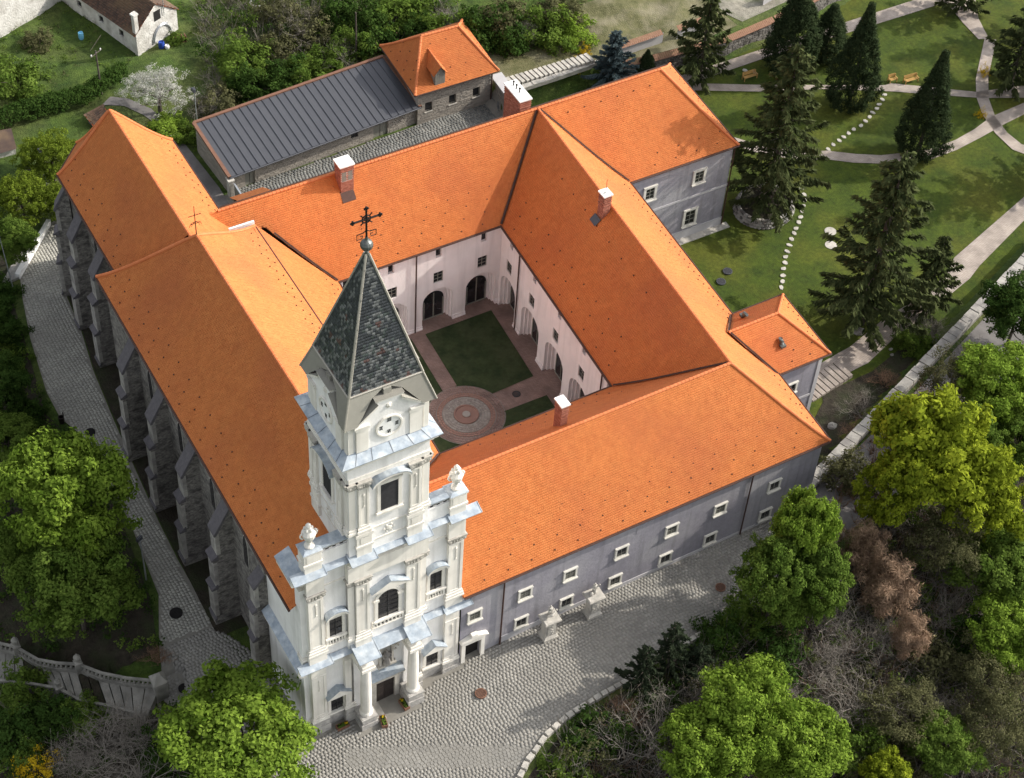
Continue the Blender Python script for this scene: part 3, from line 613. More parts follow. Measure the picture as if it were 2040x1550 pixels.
# ------------------------------------------------------------------ the cloister wings
ZE, ZR = 11.92, 18.9
WP = (ZE, ZR, .05)
def E3(u, v): return (u, v, ZE)
def R3(u, v): return (u, v, ZR)
UE, UC, UR, VF, VC, VR, VN, VNR, VNB = 55.70, 39.75, 47.73, .64, 16.16, 8.4, 41.36, 49.18, 57.0
def mw(q): return M(*q)
def wing(label, loc): return thing('monastery_wing', label, 'monastery wing', loc, 'orange-roofed wings round the courtyard')
ws = wing('wing along the plaza with purple-grey front wall and two rows of cream-framed windows', M(35, 1, 1.5))
we = wing('wing on the garden side of the courtyard with a slim chimney on its shaded slope', M(48, 28, 0))
wn = wing('wing across the back of the courtyard, its broad brick chimney beside the ridge', M(30, 49, 0))
ww = wing('low lean-to wing squeezed between the church nave and the courtyard', M(18, 28, 0))
wb = wing('grey-plastered end block reaching into the garden beside the stone planter', M(63, 49, -.2))
slope(ws, M, [E3(15.8, VF), E3(UE, VF), R3(UR, VR), R3(15, VR)], WP)
slope(ws, M, [E3(20.64, VC), E3(UC, VC), R3(UR, VR), R3(15, VR), (15, 10.52, ZE+(VC-10.52)*.9)], WP)
slope(ww, M, [E3(20.64, VC), E3(20.64, VN), (13.6, 46.9, ZE+7.04*.9), (13.4, 45.5, ZE+7.24*.9), (15.2, 10.7, ZE+5.44*.9)], WP)
slope(wn, M, [E3(20.64, VN), E3(UC, VN), R3(UR, VNR), R3(9.3, VNR), (11.6, 46.2, ZE+4.84*.9), (14.9, 47.1, ZE+5.74*.9)], WP)
slope(wn, M, [E3(13.2, VNB), E3(UR, VNB), R3(UR, VNR), R3(10.8, VNR)], WP)
slope(we, M, [E3(UC, VC), E3(UC, VN), R3(UR, VNR), R3(UR, VR)], WP)
slope(we, M, [E3(UE, VF), E3(UE, 41.2), R3(UR, VNR), R3(UR, VR)], WP)
slope(wb, M, [E3(UE, 41.2), E3(70.18, 41.1), R3(63.4, VNR), R3(UR, VNR)], WP)
slope(wb, M, [E3(UR, VNB), E3(70.18, VNB), R3(63.4, VNR), R3(UR, VNR)], WP)
slope(wb, M, [E3(70.18, 41.1), E3(70.18, VNB), R3(63.4, VNR)], WP)
def ridgecaps(parent, lines, wp=WP, r=.17):
    b = MB()
    for a, c in lines: caps(b, mw(a), mw(c), wp, r)
    b.build('ridge_tiles', RIDGE, parent, kind='stuff')
ridgecaps(ws, [(R3(15, VR), R3(UR, VR)), (E3(UE, VF), R3(UR, VR))])
ridgecaps(we, [(R3(UR, VR), R3(UR, VNR))]); ridgecaps(wn, [(R3(10.8, VNR), R3(UR, VNR))])
ridgecaps(wb, [(R3(UR, VNR), R3(63.4, VNR)), (E3(70.18, 41.1), R3(63.4, VNR)), (E3(70.18, VNB), R3(63.4, VNR))])
def valleys(parent, lines, wd=.26, wp=WP):
    for a, c in lines:
        b = MB(); strip(b, mw(a), mw(c), wd, wp); b.build('valley_gutter', COPPER, parent)
valleys(we, [(E3(UC, VC), R3(UR, VR)), (E3(UC, VN), R3(UR, VNR)), (E3(UE, 41.2), R3(UR, VNR))])
valleys(ww, [(E3(20.64, VN), (15.7, 46.3, ZE+4.94*.9)), (E3(20.64, VC), (15.2, 10.72, ZE+5.44*.9))])
def eaves(parent, lines, z=ZE):
    for a, c in lines:
        b = MB(); gutter(b, [M(a[0], a[1], z-.06), M(c[0], c[1], z-.06)], .12); b.build('gutter', COPPER, parent)
eaves(ws, [((15.9, VF-.1), (UE, VF-.1)), ((20.64, VC+.1), (UC, VC+.1))]); eaves(ww, [((20.74, VC), (20.74, VN))])
eaves(wn, [((20.64, VN-.1), (UC, VN-.1)), ((13.2, VNB+.1), (UR, VNB+.1))]); eaves(we, [((UC-.1, VC), (UC-.1, VN)), ((UE+.1, VF-.1), (UE+.1, 10.5)), ((UE+.1, 18.6), (UE+.1, 41))])
eaves(wb, [((UE, 41.0), (70.2, 41.0)), ((70.28, 41), (70.28, VNB)), ((UR, VNB+.1), (70.2, VNB+.1))])
G = 1/.877
def snow(parent, specs, wp=WP, fr=M):
    b = MB()
    for a, c, inn, ups, gap in specs: guards(b, fr, a, c, inn, ups, wp, gap)
    b.build('snow_guards', COPPER, parent, kind='stuff')
snow(ws, [(E3(17, VF), E3(53, VF), (0, 1.14, 1), (.5, 1.3, 2.1, 2.9), 2.3), (E3(16, VF), E3(49, VF), (0, 1.14, 1), (6.1,), 1.95), (E3(22, VC), E3(39, VC), (0, -1.14, 1), (.5, 1.4, 2.3), 2.6)])
snow(we, [(E3(UE, 2), E3(UE, 40), (-1.14, 0, 1), (.5, .85, 1.2), 2.0), (E3(UC, 17), E3(UC, 41), (1.14, 0, 1), (.6, 1.5, 2.4), 2.6), (E3(UC, 20), E3(UC, 41), (1.14, 0, 1), (5.4,), 2.4)])
snow(wn, [(E3(21.5, VN), E3(39, VN), (0, 1.14, 1), (.5, 1.3, 2.1, 2.9), 2.3), (E3(12, VN), E3(46.4, VN), (0, 1.14, 1), (6.1,), 1.95)])
snow(ww, [(E3(20.64, 19), E3(20.64, 41), (-1.14, 0, 1), (.5, .85, 1.2), 2.2)])
snow(wb, [(E3(50, 41.2), E3(62.6, 41.2), (0, 1.14, 1), (6.1,), 1.95), (E3(58, 41.2), E3(69, 41.2), (0, 1.14, 1), (.6, 1.4), 2.4), (E3(70.18, 42), E3(70.18, 55), (-1, 0, 1), (.5, .85, 1.2), 2.0)])
# front wing walls
b = MB(M); V0 = 1.0
Pf = lambda s, d, z: (s, V0+d, z)
wallface(b, Pf, 15.85, 55.2, -1, ZE-.1, [(16.35, 18.05, 1.2, 4.2, .5)])
wallface(b, lambda s, d, z: (55.2-d, s, z), 1.0, 41.3, -1.2, ZE-.1)
b.build('wall', PLG, ws)
b = MB(M); b.box(20.2, 55.24, .93, 1.01, 1.2, 2.75); b.build('plinth', BAND, ws)
b = MB(M); b.box(15.85, 55.23, .78, 1.01, ZE-.5, ZE-.24); b.build('cornice', BAND, ws)
for k, u in enumerate((17.25, 22.45, 27.2, 32.75, 38.3, 43.8, 50.1)): window('dressed' if k in (3, 6) else 'dressed_curtain', ws, M(u, V0, 7.47), RS)
for k, u in enumerate((22.3, 27.15, 32.5, 38.15, 43.3, 49.8)): window('dressed', ws, M(u, V0, 3.22), RS)
b = MB(M); b.box(34.2, 36.1, .97, 1.01, 9.75, 10.75); b.build('blind_panel', PLG, ws)
b = MB(M); b.box(16.0, 16.38, .72, 1.02, 1.6, 4.55); b.box(18.02, 18.4, .72, 1.02, 1.6, 4.55); b.box(16.0, 18.4, .7, 1.02, 4.2, 4.6)
b.prism([(15.8, 4.75), (18.7, 4.75), (18.5, 4.95), (17.6, 5.25), (17.2, 5.45), (16.8, 5.25), (15.95, 4.95)], 'y', .55, 1.03); b.box(16.9, 17.5, .5, .9, 5.3, 5.6)
do = b.build('doorway', PLC, ws); b = MB(M); b.poly([(16.3, 1.45, 1.2), (18.1, 1.45, 1.2), (18.1, 1.45, 4.3), (16.3, 1.45, 4.3)]); b.build('door_leaf', DARK, do)
def pipe(parent, u, v, z0, z1, du=0, dv=0):
    b = MB(M); b.tube([(u-du*.45, v-dv*.45, z1), (u, v, z1-.5), (u, v, z0)], .085, 6); b.box(u-.17, u+.17, v-.17, v+.17, z1-.12, z1+.12); b.build('downpipe', COPPER, parent)
pipe(ws, 20.1, .82, 1.6, ZE-.2, 0, .4); pipe(ws, 47.0, .82, 2.2, ZE-.2, 0, .4)
# courtyard walls
def arches(b, P, spans, z0, zt, rise=1.5):
    for a, c in spans:
        prev = None
        for q in range(3):
            aq, cq, zq, d0, d1 = a+.17*q, c-.17*q, zt-.13*q, .38*q, .38*(q+1)
            path = [(aq, z0)]+archpts(aq, cq, zq, rise)+[(cq, z0)]
            if q == 0: archhole(b, P, aq, cq, z0, zq, d0, d1, rise)
            else:
                for i in range(len(path)-1):
                    b.poly([P(prev[i][0], d0, prev[i][1]), P(prev[i+1][0], d0, prev[i+1][1]), P(path[i+1][0], d0, path[i+1][1]), P(path[i][0], d0, path[i][1])])
                    b.poly([P(path[i][0], d0, path[i][1]), P(path[i+1][0], d0, path[i+1][1]), P(path[i+1][0], d1, path[i+1][1]), P(path[i][0], d1, path[i][1])])
            prev = path
        b.poly([P(a+.2, 1.14, z0), P(c-.2, 1.14, z0), P(c-.2, 1.14, zt), P(a+.2, 1.14, zt)])
def courtwall(parent, P, s0, s1, spans, wins, attics, rot):
    b = MB(M); holes = [(x-.58, x+.58, 6.28, 7.82, .3) for x in wins]+[(x-.34, x+.34, 9.98, 11.3, .4) for x in attics]
    hs = [(a, c, -.2, 5.35, 0, 1.6) for a, c in spans]
    S = sorted(hs); wallface(b, P, s0, s1, -.3, ZE-.05, holes+[h[:4]+(0.001,) for h in hs]); arches(b, P, spans, -.2, 5.35, 1.6)
    b.build('courtyard_wall', PLP, parent)
    for x in wins: window('court', parent, M(*P(x, .02, 6.3)), rot)
    for x in attics: window('attic', parent, M(*P(x, .0, 9.98)), rot)
    for a, c in spans: window('courtdoor', parent, M(*P((a+c)/2, 1.1, CFL)), rot, name='glazed_door')
    for i in range(len(spans)+1):        # stepped stone feet of the piers
        x0 = s0 if i == 0 else spans[i-1][1]; x1 = s1 if i == len(spans) else spans[i][0]
        if x1-x0 > .3:
            b = MB(M)
            for q in range(2):
                A = P(x0-.02, -.16+.07*q, 0); B = P(x1+.02, .1, 0); b.box(min(A[0], B[0]), max(A[0], B[0]), min(A[1], B[1]), max(A[1], B[1]), -.1, CFL+.18+.3*q)
            b.build('pier_foot', PLP, parent)
courtwall(wn, lambda s, d, z: (s, 41.8+d, z), 20.2, 40.16, [(20.4, 23.6), (25.3, 28.9), (30.7, 34.4), (36.0, 39.7)], [21.7, 27.05, 32.55, 37.9], [21.7, 26.9, 32.5, 37.95], RS)
courtwall(we, lambda s, d, z: (40.15+d, s, z), 15.7, 41.82, [(20.9, 24.9), (26.4, 30.5), (32.1, 36.2), (37.8, 41.3)], [39.7, 34.2, 28.6, 22.8, 17.6], [39.4, 33.9, 28.2, 22.7, 17.4], RW)
b = MB(M); wallface(b, lambda s, d, z: (s, 15.7-d, z), 20.2, 40.2, -.3, ZE-.05); b.build('courtyard_wall', PLP, ws)
b = MB(M); wallface(b, lambda s, d, z: (20.2-d, s, z), 15.7, 41.8, -.3, ZE-.05); b.build('courtyard_wall', PLP, ww)
pipe(wn, 29.8, 41.62, CFL, ZE-.2, 0, .4); pipe(we, 39.97, 37.2, CFL, ZE-.2, .3, 0); pipe(we, 39.97, 18.6, CFL, ZE-.2, .3, 0)
b = MB(M); wallface(b, lambda s, d, z: (s, 56.6-d, z), 13, 69.8, -.6, ZE-.1); b.build('rear_wall', PLG, wn)
# garden block walls
b = MB(M); wallface(b, lambda s, d, z: (s, 41.5+d, z), 55.2, 69.8, -1, ZE-.1); wallface(b, lambda s, d, z: (69.8-d, s, z), 41.5, 56.6, -1, ZE-.1); b.build('wall', PLG, wb)
b = MB(M); b.box(55.2, 69.83, 41.44, 41.5, 5.85, 6.15); b.box(69.8, 69.86, 41.5, 56.6, 5.85, 6.15); b.build('string_course', BAND, wb)
b = MB(M); b.box(55.2, 70.6, 40.5, 41.42, -1, .02); b.build('plinth_apron', STONE, wb)
b = MB(M); b.box(55.2, 69.85, 41.40, 41.5, -1, 1.1); b.build('plinth', BAND, wb)
for u in (58.9, 65.5): window('block', wb, M(u, 41.5, 8.05), RS)
for u in (65.1,): window('blocklow', wb, M(u, 41.5, 1.9), RS)
for v in (45, 50): window('block', wb, M(69.8, v, 8.05), RE)
pipe(wb, 69.9, 41.35, -.2, ZE-.2, 0, .3)
# annexe
an = thing('annexe', 'small orange hip-roofed annexe jutting out of the garden-side wing', 'annexe', M(59, 14.6, -.1))
ZA = 11.86; ZAR = 15.25; AWP = None
slope(an, M, [(55.7, 10.1, ZA), (62.1, 10.1, ZA), (57.9, 14.62, ZAR), (51.95, 14.62, ZAR)])
slope(an, M, [(55.7, 19.15, ZA), (62.1, 19.15, ZA), (57.9, 14.62, ZAR), (51.95, 14.62, ZAR)])
slope(an, M, [(62.1, 10.1, ZA), (62.1, 19.15, ZA), (57.9, 14.62, ZAR)])
b = MB()
for a, c in (((51.95, 14.62, ZAR), (57.9, 14.62, ZAR)), ((62.1, 10.1, ZA), (57.9, 14.62, ZAR)), ((62.1, 19.15, ZA), (57.9, 14.62, ZAR))): caps(b, mw(a), mw(c), None, .16)
b.build('ridge_tiles', RIDGE, an, kind='stuff')
for a, c in (((55.6, 10.1, ZA), (51.95, 14.62, ZAR)), ((55.6, 19.15, ZA), (51.95, 14.62, ZAR))):
    b = MB(); strip(b, mw(a), mw(c), .26); b.build('valley_gutter', COPPER, an)
for a, c in (((55.7, 10.0), (62.2, 10.0)), ((62.2, 10.0), (62.2, 19.25)), ((55.7, 19.25), (62.2, 19.25))):
    b = MB(); gutter(b, [M(a[0], a[1], ZA-.05), M(c[0], c[1], ZA-.05)]); b.build('gutter', COPPER, an)
b = MB(M); wallface(b, lambda s, d, z: (s, 10.6+d, z), 55.2, 61.6, -1, ZA-.05); wallface(b, lambda s, d, z: (s, 18.7-d, z), 55.2, 61.6, -1, ZA-.05); wallface(b, lambda s, d, z: (61.6-d, s, z), 10.6, 18.7, -1, ZA-.05); b.build('wall', PLG, an)
b = MB(M); b.box(61.2, 61.66, 10.54, 11.0, -1, ZA-.1); b.box(55.2, 61.2, 10.55, 10.6, 5.7, 6.0); b.build('pale_corner_band', BAND, an)
window('dressed', an, M(58.3, 10.6, 7.6), RS)
for (u, v, z, f) in ((57.1, 12.5, 13.8, -1), (55.5, 16.6, 14.0, 1)):
    b = MB(M); b.tube([(u, v-.5*f*-1, z-.3), (u, v, z+.25), (u, v+f*.45, z+.1)], [.2, .22, .2], 10); b.box(u-.3, u+.3, v+f*.3, v+f*.8, z-.25+(-.15 if f else 0), z-.15); b.build('roof_vent', BALL, an)
snow(an, [((56.5, 10.1, ZA), (61, 10.1, ZA), (0, 1.33, 1), (.4, 1.0), 1.7), ((62.1, 11, ZA), (62.1, 18.4, ZA), (-1.24, 0, 1), (.35, .65, .95), 1.6)], None)
# chimneys
def chimney(parent, cx, cy, wx, wy, z0, z1, label, vents=False, capo=.12, rot=MROTX, rod=False, pots=False, corbel=True):
    """brick by brick courses: every brick course block has its own joint"""
    fr = lambda x, y, z: (cx+x*math.cos(rot)-y*math.sin(rot), cy+x*math.sin(rot)+y*math.cos(rot), z)
    b = MB(fr); b.box(-wx/2+.02, wx/2-.02, -wy/2+.02, wy/2-.02, z0, z1-.12); ch_ = b.build('chimney', MORT, parent, label=label)
    b = MB(fr); h = .13; n = int((z1-.15-z0)/h)
    for k in range(n):
        z = z0+k*h; pr = .05 if corbel and (k in (n-2, n-4, n-6) or k == n-9) else 0.0
        for ax in (0, 1):
            L = wx if ax == 0 else wy; D = wy if ax == 0 else wx; m = max(2, int(round(L/.3)))
            for q in range(-1, m):
                a = -L/2+(q+(.5 if k % 2 else 1))*L/m; c = min(a+L/m-.025, L/2+pr); a = max(a, -L/2-pr)
                if c-a < .04: continue
                if vents and ax == 0 and n-14 <= k <= n-5 and (abs((a+c)/2-.33) < .3 or abs((a+c)/2+.33) < .3): continue
                for sg in (-1, 1):
                    d0, d1 = (sg*(D/2-.03), sg*(D/2+.012+pr)); d0, d1 = min(d0, d1), max(d0, d1)
                    if ax == 0: b.box(a, c, d0, d1, z, z+h-.022)
                    else: b.box(d0, d1, a, c, z, z+h-.022)
    b.build('bricks', BRICK, ch_, kind='stuff')
    if vents:
        for sx in (-.33, .33):
            b = MB(fr); b.box(sx-.23, sx+.23, -wy/2-.012, -wy/2+.05, z1-.15-14*h, z1-.2-4*h); b.build('vent_panel', SASH, ch_)
    b = MB(fr); b.box(-wx/2-capo, wx/2+capo, -wy/2-capo, wy/2+capo, z1-.12, z1+.05); b.build('cap', CAPW, ch_)
    if pots:
        for q in (-.35, .35, 1.0):
            b = MB(fr); b.tube([(0, q, z1), (0, q, z1+.5)], .07, 6); b.ball((0, q, z1+.55), .13, 8); b.build('chimney_cowl', IRON, ch_)
    if rod:
        b = MB(fr); b.tube([(0, 0, z1), (0, 0, z1+1.7)], .025, 4); b.tube([(0, 0, z1+.1), (-.35, -.12, z1+.08)], .03, 4); b.build('lightning_rod', IRON, ch_)
    return ch_
chimney(wn, 25.65, 47.75, 1.45, 1.35, 16.4, 20.9, 'broad chimney with two grey vents', vents=True)
chimney(ws, 29.95, 10.05, .72, 1.1, 15.6, 20.2, 'narrow chimney below the plaza wing ridge')
chimney(we, 47.45, 32.45, .85, .95, 16.9, 20.9, 'slim chimney on the shaded slope', rod=True)
q = at(1032, 181, 20.0); chimney(wn, q[0], q[1], 1.3, 3.4, 12.5, 20.0, 'long wall-like chimney with three cowls', rot=MROTX-.02, pots=True)
for (u, v, wx, wy) in ((24.38, 47.33, 1.5, 1.1), ):
    b = MB(M); z = ZE+(v-VN)*.877; b.add([(u-.75, v-.5, z-.44+.09), (u+.75, v-.5, z-.44+.09), (u+.75, v+.4, z+.35+.09), (u-.75, v+.4, z+.35+.09)], [(0, 1, 2, 3)]); b.build('chimney_flashing', COPPER, wn)
b = MB(M); b.add([(45.7, 31.9, 17.25), (45.7, 33.1, 17.25), (46.35, 33.1, 17.85), (46.35, 31.9, 17.85)], [(0, 1, 2, 3)]); b.build('chimney_flashing', SHEET, we)
# small roof north of the rear wing
b0 = thing('porch_roof', 'small orange lean-to roof tucked behind the rear wing beside the passage', 'lean-to roof', M(17, 58.6, 0))
slope(b0, M, [(15.6, 60.2, 9.9), (19.4, 60.2, 9.9), (19.4, 57.1, 11.9), (15.6, 57.1, 11.9)])
b = MB(M); b.box(15.8, 19.2, 57, 59.9, -.5, 9.85); b.build('wall', GREYST, b0)

# ------------------------------------------------------------------ church
ch_ = thing('church', 'long church with steep orange roof and rough grey stone buttressed flank', 'church', CH(7.6, 34, .6))
CWP = (18.17, 25.38, .085); KWP = (17.59, 23.82, .085)
RN_ = lambda y: (7.62, y, 25.38)
slope(ch_, CH, [(-.587, 1.0, 18.17), (-.587, 45.09, 18.17), RN_(38.75), RN_(1.0)], CWP)
slope(ch_, CH, [(15.84, 1.0, 18.17), (15.84, 45.09, 18.17), RN_(38.75), RN_(1.0)], CWP)
slope(ch_, CH, [(-.587, 45.09, 18.17), (15.84, 45.09, 18.17), RN_(38.75)], CWP)
zk, yk = 17.59, 23.82
A_, B_, C_, D_, T_ = (1.41, 61.55, zk), (4.9, 65.5, zk), (10.34, 65.5, zk), (13.84, 61.7, zk), (7.62, 61.4, yk)
slope(ch_, CH, [(1.41, 41.5, zk), A_, T_, (7.62, 41.0, yk)], KWP); slope(ch_, CH, [(13.84, 41.5, zk), D_, T_, (7.62, 41.0, yk)], KWP)
slope(ch_, CH, [A_, B_, T_], KWP); slope(ch_, CH, [B_, C_, T_], KWP); slope(ch_, CH, [C_, D_, T_], KWP)
b = MB()
for a, c, wp in ((RN_(6.5), RN_(38.75), CWP), ((-.587, 45.09, 18.17), RN_(38.75), CWP), ((15.84, 45.09, 18.17), RN_(38.75), CWP), ((7.62, 40, yk), T_, KWP), (A_, T_, KWP), (B_, T_, KWP), (C_, T_, KWP), (D_, T_, KWP)):
    caps(b, CH(*a), CH(*c), wp, .19)
b.build('ridge_tiles', RIDGE, ch_, kind='stuff')
for a, c in (((-.68, 1.0, 18.1), (-.68, 45.1, 18.1)), ((15.93, 6, 18.1), (15.93, 45.1, 18.1)), ((1.32, 45, 17.52), (1.32, 61.6, 17.52)), ((13.93, 45, 17.52), (13.93, 61.7, 17.52)), (A_, B_), (C_, D_), (B_, C_)):
    b = MB(CH); gutter(b, [(a[0], a[1], a[2]-.03), (c[0], c[1], c[2]-.03)], .12); b.build('gutter', COPPER, ch_)
b = MB()
for a, c, inn, ups, gap, wp in (((-.587, 3, 18.17), (-.587, 44, 18.17), (1.14, 0, 1), (.5, 1.2, 1.9), 2.4, CWP), ((15.84, 8, 18.17), (15.84, 44, 18.17), (-1.14, 0, 1), (.45, .85, 1.25), 2.0, CWP), ((1.41, 46, zk), (1.41, 61, zk), (1, 0, 1), (.5, 1.2, 1.9), 2.4, KWP), ((13.84, 46, zk), (13.84, 61, zk), (-1, 0, 1), (.45, .85, 1.25), 2.0, KWP)):
    guards(b, CH, a, c, inn, ups, wp, gap)
b.build('snow_guards', COPPER, ch_, kind='stuff')
b = MB(CH); b.box(-.05, 15.1, 7.7, 44.4, -1.5, 18.0); b.build('nave_wall', RUBBLE, ch_)
b = MB(CH); b.prism([(2.1, 44), (13.1, 44), (13.1, 61.2), (9.9, 64.6), (5.3, 64.6), (2.1, 61.2)], 'z', -1.5, 17.5); b.build('chancel_wall', RUBBLE, ch_)
def buttress(xw, y, out=-2.45, th=1.25, top=16.4, fr=CH, k=1.0):
    b = MB(fr); x0 = xw+(out-(-.05)); y0, y1 = y-th/2, y+th/2; d = (xw-x0)
    s1, s2, s3 = x0, x0+d*.12, x0+d*.30
    b.box(s1-.14, xw, y0-.12, y1+.12, -3, 1.2)
    b.prism([(xw, 1.2), (s1, 1.2), (s1, 5.6), (s2, 6.1), (s2, 9.8), (s3, 10.4), (s3, 13.2), (xw+.02, top)], 'y', y0, y1)
    o = b.build('buttress', RUBBLE, ch_)
    e = .1
    c = MB(fr); c.prism([(s3-.16, 13.1), (s3-.16, 13.35), (xw, top+.22), (xw, top-.05), (s3+.05, 13.12)], 'y', y0-e, y1+e, t=.5); c.build('coping', CAPST, o)
    for s, z in ((s2, 9.8), (s1, 5.6)):
        c = MB(fr); c.prism([(s-.2, z-.05), (s-.2, z+.15), (s+d*.2, z+.62), (s+d*.2, z)], 'y', y0-e, y1+e, t=.3); c.build('coping', CAPST, o)
    c = MB(fr); c.prism([(s1-.2, 1.15), (s1-.2, 1.27), (s1, 1.5), (s1+.02, 1.15)], 'y', y0-.16, y1+.16, t=.2); c.build('coping', CAPST, o)
    c = MB(fr)                                       # dressed outer face, course by course
    z = 1.55
    while z < 13.0:
        s = s1 if z < 5.5 else (s2 if z < 9.7 else s3)
        if not any(abs(z+.25-q) < .45 for q in (5.75, 9.95)):
            m = (y0+y1)/2+rng.uniform(-.25, .25)
            c.box(s-.03, s+.34, y0-.02, m-.012, z, z+.46); c.box(s-.035, s+.42, m+.012, y1+.02, z, z+.46)
        z += .49
    c.build('corner_stones', ASHLAR, o, kind='stuff')
for y in (15.3, 22.8, 30.1, 37.3): buttress(-.05, y)
for y in (50.6, 56.7): buttress(2.1, y, out=-2.5)
def rotfr(cx, cy, a): return lambda x, y, z: CH(cx+x*math.cos(a)-y*math.sin(a), cy+x*math.sin(a)+y*math.cos(a), z)
buttress(0, 0, out=-2.3, fr=rotfr(2.2, 61.4, R(-25))); buttress(0, 0, out=-2.2, fr=rotfr(5.2, 64.5, R(-65)))
buttress(0, 0, out=-1.5, th=1.1, top=14.5, fr=rotfr(0, 8.35, 0))
for x, y, z in ((-.05, 11.7, 11.5), (-.05, 19, 11.5), (-.05, 26.4, 11.5), (-.05, 33.7, 11.5), (2.1, 47.3, 11), (2.1, 53.6, 11)):
    b = MB(CH); o_ = [(y-.42, z), (y+.42, z), (y+.42, z+3), (y+.25, z+3.7), (y, z+4.1), (y-.25, z+3.7), (y-.42, z+3)]
    b.prism([(y+(p-y)*1.35, z+(q-z)*1.08-.12) for p, q in o_], 'x', x-.06, x+.02); wd = b.build('lancet_window', ASHLAR, ch_)
    b = MB(CH); b.prism(o_, 'x', x-.10, x-.07); b.build('pane', GLASS, wd)
# cross on the nave gable
cr = thing('roof_cross', 'thin black iron cross on the gable end of the nave ridge', 'cross', CH(7.62, 38.75, 25.4))
b = MB(CH); b.tube([(7.62, 38.75, 25.4), (7.62, 38.75, 29.0)], [.06, .03], 5); b.tube([(7.0, 38.75, 27.9), (8.24, 38.75, 27.9)], .035, 4); b.tube([(7.1, 38.75, 26.9), (8.14, 38.75, 26.9)], .03, 4)
for sx in (-1, 1):
    b.tube([(7.62+sx*.62*math.cos(t)*.8+sx*.1, 38.75, 26.6+.5*math.sin(t)) for t in np.linspace(0, 3.14, 7)], .025, 4)
b.build('cross', IRON, cr)
b = MB(CH); b.box(13.2, 15.9, 45.12, 45.35, 18.2, 18.75); b.build('white_fascia', CAPW, ch_)
# ------------------------------------------------------------------ church front and bell tower (church frame, front plane y = 0)
fa = thing('church_facade', 'white two-storey baroque church front with columns, pilasters and zinc-capped cornices', 'church facade', CH(7.7, .3, .5))
b = MB(CH)
b.box(.45, 14.95, .15, 1.4, -1.2, 23.0); b.box(-.02, .45, .3, 1.2, -1.2, 23.0); b.box(4.05, 11.25, -.15, .16, 10.2, 23.0); b.box(.1, .46, 1.2, 7.65, -1.2, 18.0); b.box(-.05, .12, 1.2, 7.6, -1.2, 9.8)
b.build('wall', PLW, fa)
def cornice(parent, x0, x1, yo, yw, z, k=1.0, ends=True, fr=CH, nm='cornice'):
    b = MB(fr); e = .28*k
    b.prism([(yw, z-1.0*k), (yo+.95*k, z-1.0*k), (yo+.8*k, z-.85*k), (yo+.8*k, z-.5*k), (yo+.5*k, z-.42*k), (yo+.25*k, z-.2*k), (yo+.06, z-.14*k), (yo+.06, z), (yw, z)], 'x', x0, x1)
    o = b.build(nm, PLC, parent)
    b = MB(fr); b.prism([(yo-.03, z+.0), (yo-.03, z+.06), (yw, z+.12+.30*(yw-yo)), (yw, z+.02)], 'x', x0-.03, x1+.03)
    b.build('zinc_cover', ZINC, o)
    b = MB(fr); n = max(1, int((x1-x0)/2.2))
    for i in range(n+1):
        xx = x0-.03+(x1-x0+.06)*i/n; b.prism([(yo-.04, z+.05), (yo-.04, z+.10), (yw, z+.16+.30*(yw-yo)), (yw, z+.10+.30*(yw-yo))], 'x', xx-.025, xx+.025)
    b.build('zinc_seam', ZINC, o)
    return o
for x0, x1, yo in ((-.62, 2.35, -.75), (2.35, 4.25, -.5), (4.25, 6.25, -2.0), (6.25, 9.15, -1.25), (9.15, 11.1, -2.0), (11.1, 13.2, -.5), (13.2, 15.85, -.75)): cornice(fa, x0, x1, yo, .1, 10.75)
for x0, x1, yo in ((-.8, 2.0, -.85), (2.0, 4.1, -.55), (4.1, 6.35, -1.2), (6.35, 9.15, -.85), (9.15, 11.4, -1.2), (11.4, 13.3, -.55), (13.3, 16.1, -.85)): cornice(fa, x0, x1, yo, .1, 23.55)
